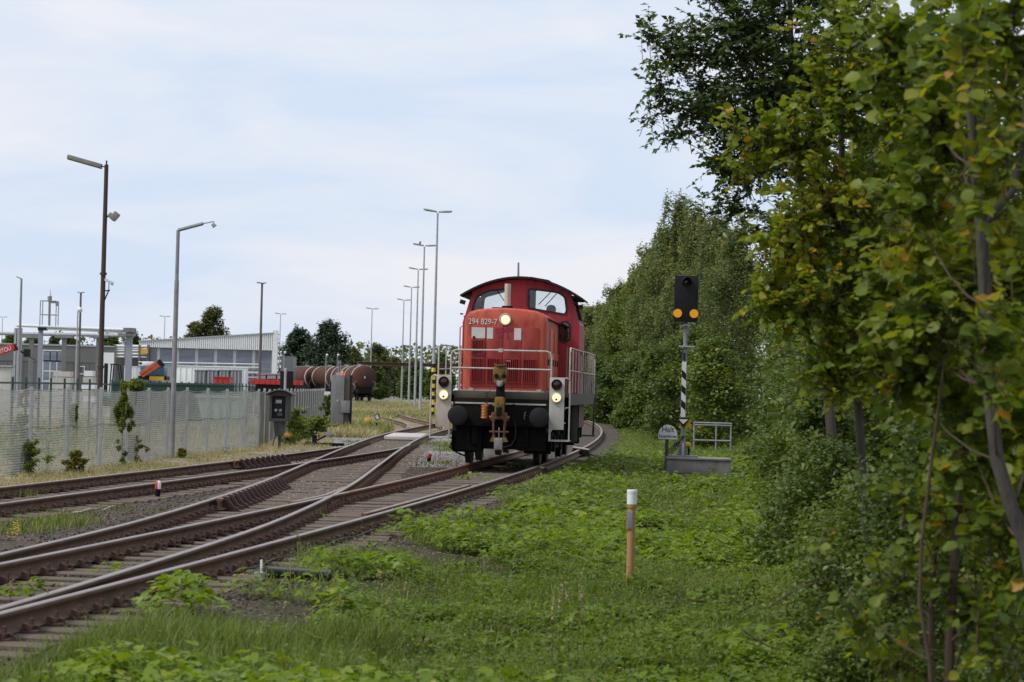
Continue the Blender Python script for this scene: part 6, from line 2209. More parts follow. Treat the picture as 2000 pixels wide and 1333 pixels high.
def spray_tree(name, label, cat, stems, envs, tmpl, size, per, kind, group=None, bark='bark_grey', parts=300, up=.35, rnd=(0, 1), side=.8, twig_r=.0045, limbs=True):
    """a tree near enough for single leaves: stems, limbs, twigs and leaves set along the twigs"""
    root = thing(name, label, cat, (stems[0][0][0].x, stems[0][0][0].y, 0), 0, group)
    o = np.array(root.location)
    ov = Vector(root.location)
    for pts, rs in stems:
        b = MB(); b.tube([Vector(p) - ov for p in pts], rs, 9); b.build('trunk', M[bark], root, smooth=True)
    br, tw = MB(), MB()
    allp, alld, allv = [], [], []
    spts = [Vector(p) for st in stems for p in st[0]]
    for (c, r, n, tl) in envs:
        c = Vector(c)
        if limbs:
            s0 = min(spts, key=lambda p: (p - c).length + max(0, p.z - c.z + .35) * 3)
            mid = s0.lerp(c, .5) + Vector((0, 0, -.10 * (c - s0).length))
            mid2 = s0.lerp(c, .78) + Vector((0, 0, -.06 * (c - s0).length))
            rr = .005 + .006 * max(r)
            br.tube([s0 - ov, s0.lerp(mid, .5) - ov + Vector((0, 0, -.02)), mid - ov, mid2 - ov, c - ov], [rr, rr * .85, rr * .7, rr * .5, rr * .3], 5)
        for i in range(n):
            dvec = Vector(rdir(1)[0])
            q = random.random() ** .5
            p = c + Vector((dvec.x * r[0], dvec.y * r[1], dvec.z * r[2])) * q
            d = (dvec * .7 + Vector(rdir(1)[0]) * .6 + Vector((0, 0, up))).normalized()
            L_ = tl * random.uniform(.6, 1.2)
            p0 = p - d * L_ * .5
            e = p0 + d * L_
            bend = Vector((0, 0, -.12 * L_))
            m_ = p0.lerp(e, .55) - bend
            tw.tube([p0 - ov, m_ - ov, e - ov], [twig_r, twig_r * .75, twig_r * .3], 3, caps=False)
            k = max(3, int(per * random.uniform(.7, 1.2)))
            for j in range(k):
                t = .1 + .9 * (j + random.random() * .5) / k
                pp = p0.lerp(m_, t * 2) if t < .5 else m_.lerp(e, min(1, t * 2 - 1))
                sd = d.cross(Vector((0, 0, 1)))
                sd = sd.normalized() if sd.length > .1 else Vector((1, 0, 0))
                ld = d * random.uniform(.3, .9) + sd * side * (1 if j % 2 else -1) + Vector((random.uniform(-.4, .4), random.uniform(-.4, .4), random.uniform(-.6, .25)))
                allp.append(pp)
                alld.append(ld)
    if limbs:
        br.build('branch', M['twig'], root, smooth=True)
    t_ = tw.build('twigs', M['twig'], root)
    t_['kind'] = 'stuff'
    P = np.array([tuple(p) for p in allp])
    D = np.array([tuple(p) for p in alld])
    N = len(P)
    nn = rdir(N) * .75 + np.array([0, -.15, .8])
    B = basis(D, nn)
    S = RNG.uniform(size[0], size[1], N)
    R = np.clip(vnoise(P[:, 0] * 4 + P[:, 1] * 3, P[:, 2] * 4, 5) * .5 + RNG.uniform(0, .5, N), 0, 1) * (rnd[1] - rnd[0]) + rnd[0]
    hot = RNG.uniform(0, 1, N) < .022
    R = np.where(hot, RNG.uniform(.93, 1.0, N), np.minimum(R, .93))
    # the leaves nearest to the camera inside the picture are objects of their own
    px = 1000 + P[:, 0] / P[:, 1] * F_PX
    py = 763 - (P[:, 2] - CAM_Z) / P[:, 1] * F_PX
    inside = (px > 20) & (px < 1990) & (py > 10) & (py < 1325)
    score = np.where(inside, P[:, 1] - S * 8 + RNG.uniform(0, .1, N), 1e6)
    idx = np.argsort(score)[:parts]
    idx = idx[inside[idx]]
    mask = np.ones(N, bool)
    mask[idx] = False
    L_ = Leaves()
    L_.put(tmpl, P[mask] - o, B[mask], S[mask], R[mask])
    f = L_.build('foliage', LEAF[kind], root)
    f['kind'] = 'stuff'
    if len(idx):
        vs = []
        for q in np.linspace(.03, .99, 10):
            one = Leaves()
            one.put(tmpl, np.zeros((1, 3)), np.eye(3)[None], np.ones(1), np.array([q]))
            vs.append(one.mesh('leaf', [LEAF[kind]]))
        for i in idx:
            ob = bpy.data.objects.new('leaf', vs[int(min(9, R[i] * 10))])
            m4 = Matrix([list(B[i][r] * S[i]) + [P[i][r] - o[r]] for r in range(3)] + [[0, 0, 0, 1]])
            ob.matrix_local = m4
            link(ob, root)
    return root


def pxp(pts, Y):
    return [W(x, y, Y) for x, y in pts]


def env(px, py, Y, rx, rz, n, tl, ry=None):
    return (W(px, py, Y), (rx, ry or rx * .8, rz), n, tl)


# nearest tree at the right edge: two pale stems, big soft leaves
Yn = 12.2
st = [(pxp([(2060, 1500), (2030, 1200), (2005, 1070), (1975, 990), (1948, 900), (1932, 760), (1926, 600), (1918, 450), (1905, 330), (1893, 170), (1882, -30), (1875, -300)], Yn), [.040, .036, .034, .033, .032, .031, .030, .029, .022, .020, .018, .010]),
      (pxp([(1920, 440), (1945, 410), (1978, 375), (1995, 300), (2010, 150)], Yn), [.022, .020, .018, .014, .01])]
spray_tree('hazel_tree', 'hazel tree at the right edge with large yellow green leaves and a bare grey stem', 'tree', st,
           [env(1960, 60, 12.4, .28, .32, 34, .42), env(2040, 300, 12.4, .25, .4, 40, .42), env(1840, 250, 12.8, .22, .34, 30, .4), env(1790, 420, 12.8, .2, .26, 20, .4), env(1960, 560, 12.6, .22, .32, 38, .4),
            env(1830, 640, 12.8, .26, .28, 38, .4), env(1760, 720, 12.9, .17, .2, 22, .36), env(2030, 800, 12.5, .22, .4, 36, .4), env(1890, 850, 12.8, .2, .26, 24, .36), env(1780, 120, 13.2, .25, .3, 30, .4), env(1990, 1050, 12.6, .18, .3, 22, .36), env(1740, 560, 13.2, .14, .2, 14, .36),
            env(1925, 330, 11.9, .14, .3, 14, .36), env(1940, 680, 11.9, .12, .3, 14, .36), env(1905, 120, 11.9, .12, .2, 10, .36), env(1950, 300, 13.6, .5, .9, 120, .42), env(1950, 800, 13.6, .45, .7, 110, .42)],
           T_ROUND, (.048, .088), 14, 'hazel_near', group='hazels at the right edge')
st = [(pxp([(1850, 1500), (1853, 1340), (1858, 1180), (1868, 1030), (1880, 900), (1892, 800), (1900, 700), (1905, 560)], 13.0), [.027, .025, .024, .023, .021, .017, .012, .006]),
      (pxp([(1830, 1500), (1815, 1290), (1796, 1180), (1800, 1060), (1822, 880), (1838, 760), (1846, 690)], 12.6), [.011, .010, .009, .0085, .008, .006, .003])]
spray_tree('hazel_sapling', 'slender hazel sapling with two thin stems and low leaves at the bottom right', 'tree', st,
           [env(1900, 1180, 13.0, .17, .22, 22, .34), env(1790, 990, 13.0, .14, .16, 12, .34), env(1870, 1010, 13.2, .17, .2, 18, .34), env(1760, 1150, 13.0, .14, .14, 12, .32), env(1950, 1280, 12.8, .16, .14, 16, .34), env(1740, 1290, 13.1, .16, .10, 14, .3), env(1600, 1080, 12.9, .05, .16, 3, .3), env(1680, 1210, 12.8, .10, .10, 6, .3), env(1960, 1120, 13.4, .2, .4, 40, .34)],
           T_ROUND, (.042, .072), 10, 'hazel_near', group='hazels at the right edge', bark='twig', parts=150)
# yellow green tree behind it
Ym = 19.5
st = [(pxp([(1700, 1250), (1690, 1000), (1670, 700), (1650, 450), (1640, 200), (1650, -60)], Ym + .4), [.034, .032, .030, .026, .02, .012]),
      (pxp([(1655, 480), (1600, 360), (1560, 300), (1520, 260), (1450, 250)], Ym + .2), [.02, .016, .012, .009, .005])]
spray_tree('hazel_tree', 'tall yellow green hazel with many yellowing leaves left of the nearest tree', 'tree', st,
           [env(1475, 262, Ym, .26, .12, 20, .4), env(1560, 290, Ym, .30, .22, 44, .42), env(1660, 80, Ym, .36, .34, 70, .42), env(1740, 200, Ym, .36, .5, 90, .42), env(1620, 200, Ym, .26, .24, 44, .4), env(1640, 400, Ym, .42, .36, 90, .42), env(1740, 520, Ym, .4, .4, 90, .42),
            env(1540, 470, Ym, .28, .22, 44, .4), env(1600, 590, Ym, .38, .28, 70, .42), env(1510, 600, Ym, .2, .18, 24, .36), env(1720, 700, Ym, .4, .32, 74, .42), env(1620, 740, Ym, .26, .2, 36, .4), env(1830, 350, Ym + .4, .5, 1.2, 160, .44), env(1700, 400, Ym + 1, .8, 1.2, 150, .44), env(1450, 345, Ym, .12, .1, 8, .34), env(1680, 620, Ym + .9, .6, .6, 110, .42)],
           T_ROUND, (.041, .072), 15, 'hazel', group='hazels at the right edge')
# dark willow leaning over the track side
Yd = 29.0
st = [(pxp([(1640, 1050), (1620, 800), (1590, 560), (1560, 330), (1545, 120), (1540, -150)], Yd + .6), [.06, .055, .05, .045, .035, .02])]
spray_tree('willow_tree', 'tall dark green willow leaning out against the sky above the signal', 'tree', st,
           [env(1460, 60, Yd, .62, .42, 175, .55), env(1340, 110, Yd, .42, .22, 70, .55), env(1290, 180, Yd, .24, .15, 20, .5), env(1270, 235, Yd, .10, .06, 5, .45), env(1390, 220, Yd, .42, .30, 95, .55), env(1320, 265, Yd, .22, .12, 14, .45), env(1440, 330, Yd, .34, .26, 75, .5), env(1560, 160, Yd, .6, .6, 220, .55), env(1500, 300, Yd, .4, .4, 110, .5),
            env(1440, 410, Yd, .26, .14, 26, .45), env(1385, 405, Yd, .16, .08, 8, .42), env(1500, 470, Yd, .34, .24, 40, .5), env(1400, -20, Yd, .34, .2, 60, .5), env(1600, -20, Yd, .8, .4, 170, .55), env(1270, 75, Yd, .16, .10, 9, .5), env(1700, 250, Yd + .5, .9, 1.2, 170, .55), env(1600, 450, Yd + .4, .6, .6, 110, .5), env(1480, 180, Yd + .6, .75, .55, 170, .55), env(1850, 200, Yd + .8, .9, 1.4, 150, .55)],
           T_LEAF, (.058, .095), 14, 'willow', up=.5, bark='bark_dark')
# small leaved bushes under them
for i, (px, py, Y, h, w, kind, n, lf, lab) in enumerate((
        (1690, 1000, 22.5, 1.35, .85, 'mid', 13000, .048, 'small leaved green bush in the middle of the right bank'),
        (1740, 1040, 19.5, 1.45, .80, 'dark', 12000, .046, 'deep green bush between the bank and the hazel sapling'),
        (1625, 960, 29.0, 1.55, .95, 'dark', 14000, .055, 'dark bush right of the concrete block'),
        (1700, 920, 33.0, 2.7, 1.4, 'mid', 16000, .065, 'tall green bush below the yellow hazel'),
        (1830, 1000, 17.5, 1.9, .9, 'dark', 12000, .048, 'dark bush behind the hazel sapling stems'),
        (1600, 880, 46.0, 2.5, 1.4, 'mid', 14000, .085, 'green bush crowding the end of the railing'),
        (1650, 850, 50.0, 4.2, 1.9, 'dark', 18000, .095, 'tall dark bush behind the willow trunk'),
        (1740, 850, 42.0, 5.0, 2.2, 'dark', 20000, .080, 'broad dark thicket tree behind the yellow hazel'),
        (1840, 850, 34.0, 5.2, 2.2, 'dark', 26000, .070, 'broad dark thicket tree behind the nearest hazel'),
        (1610, 900, 30.3, 2.1, .75, 'dark', 12000, .06, 'dark bush hiding the foot of the willow'),
        (1980, 850, 24.0, 4.2, 1.5, 'dark', 24000, .060, 'dark tree filling the right edge behind the nearest hazel'),
        (1690, 1150, 17.3, .62, .55, 'mid', 7000, .042, 'low leafy bush on the bank above the dead twigs'),
        (1640, 1110, 20.5, .60, .60, 'dark', 7000, .044, 'low dark bush at the foot of the right bank'))):
    p = W(px, py, Y)
    p.z = float(ground_h(p.x, p.y)) - .05
    tree('bush' if h < 3 else 'tree', lab, 'bush' if h < 3 else 'tree', p, h, w, kind, n, lf, T_LEAF if Y < 30 else T_CARD, 'bushes and trees on the right bank', .02, 'bush' if h < 3 else 'wide', bark='twig' if h < 3 else 'bark_dark', nclump=46, seed=i)
# taller trees behind the near ones
for i, (px, top, Y, w, kind, lab) in enumerate((
        (1565, 470, 74, 1.7, 'dark', 'dark green tree just right of the signal board'),
        (1600, 380, 62, 2.0, 'dark', 'tall dark tree behind the lower willow branches'),
        (1690, 250, 56, 2.6, 'dark', 'very tall dark tree behind the yellow hazel crown'),
        (1425, 690, 118, 1.8, 'yellowing', 'yellowing bushy tree right of the striped mast'),
        (1790, 120, 46, 2.6, 'dark', 'very tall dark tree behind the nearest hazel crown'))):
    p = W(px, 850, Y)
    p.z = -.15
    h = W(px, top, Y).z + .15
    tree('tree', lab, 'tree', p, h, w, kind, 26000, .11, group='trees along the right side', lo=.03, shape='column', nclump=60, seed=40 + i)
# the receding wood on the right
wood = [(1128, 604, 300, 3.2, 'birch'), (1150, 600, 275, 3.2, 'mid'), (1170, 602, 250, 3.0, 'birch'), (1196, 566, 228, 3.0, 'mid'), (1214, 560, 205, 2.6, 'birch'), (1238, 524, 186, 2.6, 'mid'), (1262, 492, 170, 2.4, 'birch'),
        (1288, 440, 156, 2.4, 'birch'), (1316, 402, 143, 2.3, 'birch'), (1350, 412, 131, 2.3, 'mid'), (1392, 430, 120, 2.4, 'birch'), (1430, 440, 110, 2.4, 'mid')]
wl2 = ['pale', 'rounded', 'loose', 'dense', 'slim', 'broad', 'feathery', 'upright', 'tallest', 'bushy', 'full', 'leaning']
for i, (px, top, Y, w, kind) in enumerate(wood):
    p = W(px, 850, Y)
    p.z = -.15
    h = (W(px, top, Y).z + .15) * (.98 if i % 2 else 1.0)
    w *= 1.0
    where = ['farthest in the wood beyond the locomotive cab', 'second from the far end of the wood', 'third from the far end of the wood', 'fourth from the far end of the wood', 'fifth from the far end of the wood', 'sixth from the far end of the wood', 'seventh from the far end, rising in a point', 'just left of the highest birch', 'whose tip stands highest left of the signal board', 'directly behind the signal board', 'right of the signal board top', 'under the willow branch tips'][i]
    tree('birch_tree' if kind == 'birch' else 'tree', f'{wl2[i]} {"grey green birch" if kind == "birch" else "green tree"} {where}', 'tree', p, h, w, 'birch' if i != 5 else 'mid', 36000, .040 + Y * .00062, group='trees of the receding wood', lo=.03, shape=('spire', 'oval', 'column')[i % 3], nclump=120, seed=80 + i, bark='bark_grey', feather=(150, 90, 120)[i % 3], tall=(1.7, 1.25, 1.4)[i % 3])
for i, (px, top, Y, w, kind) in enumerate(((1180, 700, 190, 2.4, 'dark'), (1218, 690, 165, 2.2, 'dark'), (1258, 690, 142, 2.0, 'dark'), (1300, 670, 122, 1.9, 'dark'), (1345, 640, 106, 1.9, 'dark'), (1392, 660, 94, 1.7, 'mid'))):
    p = W(px, 850, Y)
    p.z = -.15
    h = W(px, top, Y).z + .15
    tree('shrub', ['farthest dark shrub', 'second far dark shrub', 'green shrub below the birches', 'dark shrub left of the striped mast', 'green shrub behind the striped mast', 'green shrub behind the railing'][i] + ' at the foot of the wood', 'shrub', p, h, w, kind, 16000, .05 + Y * .0008, group='shrubs at the foot of the wood', lo=.0, shape='wide', nclump=50, seed=120 + i)

# trees of the yard and beyond
for i, (px, base, top, Y, wpx, kind, shp, lab) in enumerate((
        (380, 700, 632, 400, 30, 'far', 'wide', 'loose left half of the bushy tree group behind the white hall'),
        (413, 700, 602, 402, 40, 'far', 'wide', 'bushy grey green tree standing behind the white hall roof'),
        (583, 745, 645, 380, 40, 'pine', 'wide', 'smaller dark pine right of the white hall'),
        (640, 745, 630, 375, 54, 'pine', 'wide', 'broad dark pine above the tank wagons'),
        (690, 745, 684, 420, 26, 'far', 'wide', 'round tree right of the broad pine'),
        (735, 745, 676, 440, 36, 'far', 'wide', 'wide green tree behind the pipe bridge'),
        (770, 760, 700, 470, 34, 'far', 'bush', 'low green tree below the pipe bridge'),
        (725, 760, 708, 400, 34, 'dark', 'bush', 'dark tree beside the tank wagon end'),
        (810, 760, 706, 430, 36, 'dark', 'bush', 'dark tree behind the row of lamp posts'),
        (860, 760, 692, 420, 30, 'dark', 'bush', 'dark tree between the striped pole and the locomotive'),
        (20, 740, 654, 430, 26, 'dark', 'wide', 'tree behind the grey hall at the left edge'),
        (62, 740, 656, 432, 26, 'dark', 'wide', 'tree behind the grey hall left of the railed platform'),
        (105, 740, 656, 434, 22, 'dark', 'wide', 'tree behind the grey hall below the railed platform'),
        (135, 740, 658, 436, 20, 'dark', 'wide', 'small tree behind the grey hall near the fan lamp'),
        (212, 740, 655, 430, 30, 'dark', 'wide', 'tree behind the grey hall right of the rusty pole'),
        (258, 740, 656, 430, 26, 'dark', 'wide', 'dark tree between the grey hall and the white hall'))):
    p = W(px, base, Y)
    p.z = YARD_Z - .1
    h = W(px, top, Y).z + .2
    tree('pine_tree' if kind == 'pine' else 'tree', lab, 'tree', p, h, wpx * Y / F_PX, kind, 15000, .36, group='trees beyond the yard', lo=.18 if kind != 'pine' else .12, shape=shp, nclump=70, seed=160 + i, feather=24, bark='bark_dark')
# a far wood closes the horizon
L_ = Leaves()
n = 60000
x = RNG.uniform(-330, 400, n)
keep = (x > -30) | (RNG.uniform(0, 1, n) < .5)
x = x[keep]
n = len(x)
y = 640 + RNG.uniform(-30, 30, n) + np.abs(x) * .1
hh = 7.5 + 5 * fbm(x * .04, x * .01, 4) + 3 * fbm(x * .2, x * .1, 6)
z = hh * RNG.uniform(0, 1, n) ** .8
nn = rdir(n) + np.array([0, -.6, .8])
s = RNG.uniform(.6, 1.4, n)
L_.put(T_CARD, np.stack([x, y, z], 1), basis(rdir(n), nn), s, np.clip(fbm(x * .15, z * .3, 8) * .6 + RNG.uniform(0, .4, n), 0, 1))
tag(L_.build('far_wood', LEAF['far']), 'dim far wood closing the horizon behind the yard', 'wood', kind='stuff')

# climbers and weeds on the chain link fence
for i, (px, pyb, pyt, w, kind, lab) in enumerate((
        (48, 930, 860, .30, 'mid', 'dense green climber at the foot of the fence near the left edge'),
        (40, 925, 812, .13, 'mid', 'thin climbing shoot above the left climber'),
        (148, 925, 882, .16, 'yellowing', 'small yellow green weed clump at the fence foot'),
        (144, 840, 792, .05, 'mid', 'little leafy tuft caught high in the mesh'),
        (238, 912, 744, .13, 'mid', 'tall climber reaching above the fence top'),
        (254, 905, 850, .22, 'yellowing', 'reddish green bush at the foot of the tall climber'),
        (266, 765, 742, .14, 'mid', 'spray of leaves on top of the fence beside the tall climber'),
        (355, 896, 878, .07, 'yellowing', 'tiny weed at the fence foot right of the grey lamp pole'),
        (576, 872, 800, .42, 'mid', 'green weed thicket between the phone cabinet and the fence end'),
        (600, 858, 822, .5, 'mid', 'low green weeds right of the phone cabinet'),
        (640, 838, 775, .28, 'dark', 'dark ivy hanging beside the grey gate pillar'),
        (622, 845, 815, .30, 'mid', 'bright weed clump left of the gate pillar'))):
    g0 = G(px, pyb if pyb > 850 else 900, YARD_Z)
    Y = {3: G(148, 920, YARD_Z).y, 6: G(250, 910, YARD_Z).y, 10: G(640, 836).y + .5}.get(i, g0.y)
    Y -= .30 if i not in (10,) else 0
    p = W(px, pyb, Y)
    h = W(px, pyt, Y).z - p.z
    w *= 1.1
    tree('climber' if i in (0, 1, 3, 4, 6, 10) else 'weed_clump', lab, 'climber' if i in (0, 1, 3, 4, 6, 10) else 'weeds', p, h, w, kind, int(2200 + 5200 * w * h * 2), .055, T_LEAF, 'plants along the chain link fence', .0, 'column' if h > 3 * w else 'bush', trunk_r=.006, bark='twig', nclump=14 if h > 3 * w else 22, seed=200 + i, feather=34, spread=1.9, tall=1.4)

# ------------------------------------------------------------------ ground vegetation
COVER = leaf_mat('ground_leaf', [(0, (0.046, 0.090, 0.006)), (.5, (0.150, 0.235, 0.014)), (.9, (0.215, 0.300, 0.022)), (.97, (0.31, 0.31, 0.03)), (1, (0.30, 0.20, 0.05))], .45)  # dark low end puts the shade of gaps between leaves into colour
WEED = leaf_mat('small_weed_leaf', [(0, (0.030, 0.060, 0.008)), (.5, (0.120, 0.172, 0.022)), (.9, (0.175, 0.215, 0.036)), (1, (0.24, 0.20, 0.06))], .4)  # darkest stop paints in the shaded gaps among the weeds
GRASS = leaf_mat('grass_blade', [(0, (0.038, 0.072, 0.009)), (.5, (0.145, 0.205, 0.024)), (.85, (0.180, 0.235, 0.055)), (.93, (0.33, 0.28, 0.12)), (1, (0.42, 0.33, 0.17))], .4)  # low end darkened to paint shade between the blades
STRAW = leaf_mat('dry_grass_blade', [(0, (0.14, 0.18, 0.05)), (.3, (0.24, 0.24, 0.10)), (.5, (0.42, 0.34, 0.20)), (1, (0.52, 0.43, 0.30))], .35)
FLOWER = leaf_mat('yellow_petal', [(0, (0.62, 0.42, 0.02)), (1, (0.75, 0.55, 0.04))], .3)
SEED = leaf_mat('straw_seed_head', [(0, (0.36, 0.29, 0.16)), (1, (0.50, 0.42, 0.26))], .3)


def in_bank(x, y):
    u = x - main_x(y)
    edge = .80 + .9 * fbm(x * .55 + 3, y * .33, 31) + .55 * sstep(26, 17, y) + .45 * sstep(40, 70, y)
    bare = .62 * fbm(x * .62 + 7, y * .40, 91) + .38 * fbm(x * 2.6, y * 1.9, 93) + .12 * sstep(2.0, 3.6, u) + .03 * sstep(24, 16, y)
    return (u > edge) & (bare + RNG.uniform(-.05, .05, len(x)) > .405)


def clear(x, y):
    """keeps plants off the concrete block"""
    return ~((x > 3.2) & (x < 6.0) & (y > 57.5) & (y < 69.5)) & ~((x > -2.5) & (x < -1.35) & (y > 18.8) & (y < 23.0) & (x > -2.45 + .0 * y))


def scatter_xy(n, y0, y1, lo, hi, power=1.0):
    y = y0 + (y1 - y0) * RNG.uniform(0, 1, n) ** power
    a, b = lo(y), hi(y)
    x = a + (b - a) * RNG.uniform(0, 1, n)
    return x, y


def mounds(L_, tmpl, cx, cy, R, H, per, s0, s1, lo=0., hi=1.):
    """leafy plants: leaves spread over a low dome round each plant's foot"""
    n = len(cx)
    k = np.repeat(np.arange(n), per)
    N = len(k)
    a = RNG.uniform(0, 2 * np.pi, N)
    q = RNG.uniform(0, 1, N) ** .6
    x, y = cx[k] + np.cos(a) * q * R[k], cy[k] + np.sin(a) * q * R[k]
    z = ground_h(x, y) + H[k] * (1 - .75 * q * q) * RNG.uniform(.45, 1.05, N)
    out = np.stack([np.cos(a), np.sin(a), np.zeros(N)], 1)
    nn = out * (.35 + .4 * q)[:, None] + rdir(N) * .38 + np.array([0, 0, 1.0])
    d = out + rdir(N, -.5, .2) * .8
    val = np.clip(RNG.uniform(0, .5, n)[k] + RNG.uniform(0, .5, N), 0, 1) * (hi - lo) + lo
    L_.put(tmpl, np.stack([x, y, z], 1), basis(d, nn), RNG.uniform(s0, s1, N), val)


def blades(L_, x, y, h0, h1, w, lean=.35, lo=0., hi=1., val=None):
    n = len(x)
    z = ground_h(x, y) - .01
    d = rdir(n) * lean + np.array([0, 0, 1.0])
    h = RNG.uniform(h0, h1, n)
    v = (RNG.uniform(0, 1, n) if val is None else np.clip(val + RNG.uniform(-.3, .3, n), 0, 1)) * (hi - lo) + lo
    L_.put(T_BLADE, np.stack([x, y, z], 1), basis(d, rdir(n, -.1, .1)), np.stack([np.full(n, w) * RNG.uniform(.7, 1.3, n), h, h], 1), v)


LO, HI = (lambda y: main_x(y) + .8), (lambda y: np.minimum(main_x(y) + 7.5, .06 + y * .20 + .8))
# leafy ground cover, near
c = Leaves()
x, y = scatter_xy(5200, 13.2, 40, LO, HI, 1.25)
k = in_bank(x, y) & clear(x, y) & (fbm(x * .75, y * .45, 51) + .12 * sstep(.2, 2.5, x - main_x(y) - 1.5) > .475)
x, y = x[k], y[k]
big = sstep(.40, .70, fbm(x * .5, y * .28, 57))
for a, b, s0, s1 in ((0, .45, .040, .075), (.45, 1.01, .050, .095)):
    q = (big >= a) & (big < b)
    mounds(c, T_LOBE, x[q], y[q], RNG.uniform(.10, .24, q.sum()) + .16 * big[q], RNG.uniform(.06, .16, q.sum()) + .24 * big[q], 26, s0, s1, 0 if a == 0 else .2, .8 if a == 0 else 1)
x, y = scatter_xy(3600, 36, 78, LO, HI)
k = in_bank(x, y) & clear(x, y) & (fbm(x * .75, y * .35, 51) > .46)
x, y = x[k], y[k]
mounds(c, T_ROUND, x, y, RNG.uniform(.2, .5, len(x)), RNG.uniform(.10, .34, len(x)), 18, .08, .15)
# a few plants between the rails
for px, py in ((595, 1012), (570, 1018), (620, 1008), (40, 1158), (75, 1150), (20, 1165), (215, 1118), (300, 1146), (280, 1152), (900, 935), (930, 930), (960, 938), (985, 922)):
    p = G(px, py)
    mounds(c, T_LOBE, np.array([p.x]), np.array([p.y]), np.array([.16]), np.array([.14]), 22, .045, .08, .2, 1)
tag(c.build('leafy_ground_cover', COVER), 'bright green leafy ground cover spreading beside the running track', 'ground cover', kind='stuff')
# small leaved weeds between
c = Leaves()
x, y = scatter_xy(6200, 13.2, 44, LO, HI, 1.2)
k = in_bank(x, y) & clear(x, y)
x, y = x[k], y[k]
mounds(c, T_LEAF, x, y, RNG.uniform(.08, .22, len(x)), RNG.uniform(.08, .32, len(x)), 22, .018, .042)
x, y = scatter_xy(3200, 40, 125, LO, HI)
k = in_bank(x, y) & clear(x, y)
x, y = x[k], y[k]
mounds(c, T_CARD, x, y, RNG.uniform(.15, .5, len(x)), RNG.uniform(.08, .40, len(x)), 20, .05, .11)
x, y = scatter_xy(2600, 45, 105, lambda y: main_x(y) * 0 - 19.5, lambda y: main_x(y) * 0 - 10.2)
mounds(c, T_CARD, x, y, RNG.uniform(.15, .5, len(x)), RNG.uniform(.10, .75, len(x)) * (fbm(x * .3, y * .12, 99) > .48), 16, .05, .11)
x, y = scatter_xy(420, 14.5, 40, LO, HI, 1.1)
k = in_bank(x, y) & clear(x, y) & (fbm(x * .9, y * .5, 44) > .5)
x, y = x[k], y[k]
for xx, yy in zip(x, y):
    hh, m = RNG.uniform(.22, .52), 34
    t = RNG.uniform(.1, 1, m)
    lean = rdir(1)[0] * .12
    P = np.stack([xx + lean[0] * t, yy + lean[1] * t, float(ground_h(xx, yy)) + hh * t], 1)
    c.put(T_LEAF, P, basis(rdir(m, -.1, .7), rdir(m) * .5 + np.array([0, 0, .9])), (.062 - .038 * t) * RNG.uniform(.7, 1.3, m), RNG.uniform(0, 1, m))
q = along(FENCE[1:], .42)
x, y = np.array([p.x + random.uniform(-.1, .9) for p in q]), np.array([p.y + random.uniform(-.8, .2) for p in q])
k = RNG.uniform(0, 1, len(x)) < .42
x, y = x[k], y[k]
mounds(c, T_LEAF, x, y, RNG.uniform(.12, .42, len(x)), RNG.uniform(.06, .34, len(x)) * RNG.uniform(.4, 1.3, len(x)), 30, .03, .07)
tag(c.build('small_weeds', WEED), 'small leaved weeds filling the grass on the right bank', 'weeds', kind='stuff')
# withered bits lying on the bare patches
c = Leaves()
x, y = scatter_xy(16000, 14, 48, lambda y: main_x(y) + .85, lambda y: main_x(y) + 3.6, 1.2)
n = len(x)
c.put(T_LEAF, np.stack([x, y, ground_h(x, y) + .006], 1), basis(rdir(n, -.15, .15), rdir(n) * .5 + np.array([0, 0, 1.])), RNG.uniform(.02, .055, n), RNG.uniform(0, 1, n))
x, y = scatter_xy(9000, 22, 75, lambda y: yard_x(np.clip(y, 30, 80)) - .9, lambda y: main_x(y) + .8, 1.2)
n = len(x)
c.put(T_LEAF, np.stack([x, y, ground_h(x, y) + .012], 1), basis(rdir(n, -.15, .15), rdir(n) * .5 + np.array([0, 0, 1.])), RNG.uniform(.02, .05, n), RNG.uniform(0, 1, n))
tag(c.build('withered_leaves', leaf_mat('withered_leaf', [(0, (0.06, 0.04, 0.025)), (.5, (0.13, 0.085, 0.05)), (1, (0.26, 0.19, 0.12))], .2)), 'withered leaves and stems strewn over bare soil and ballast', 'leaf litter', kind='stuff')
# grass
c = Leaves()
x, y = scatter_xy(90000, 13.0, 46, LO, HI, 1.3)
k = in_bank(x, y) & clear(x, y) & (fbm(x * 1.1, y * .7, 71) > .46)
x, y = x[k], y[k]
blades(c, x, y, .07, .26, .008, .45, 0, .95, val=fbm(x * .5, y * .3, 5))
x, y = scatter_xy(30000, 44, 130, LO, HI)
k = in_bank(x, y) & clear(x, y)
x, y = x[k], y[k]
blades(c, x, y, .10, .32, .022, .5, 0, .95, val=fbm(x * .3, y * .2, 5))
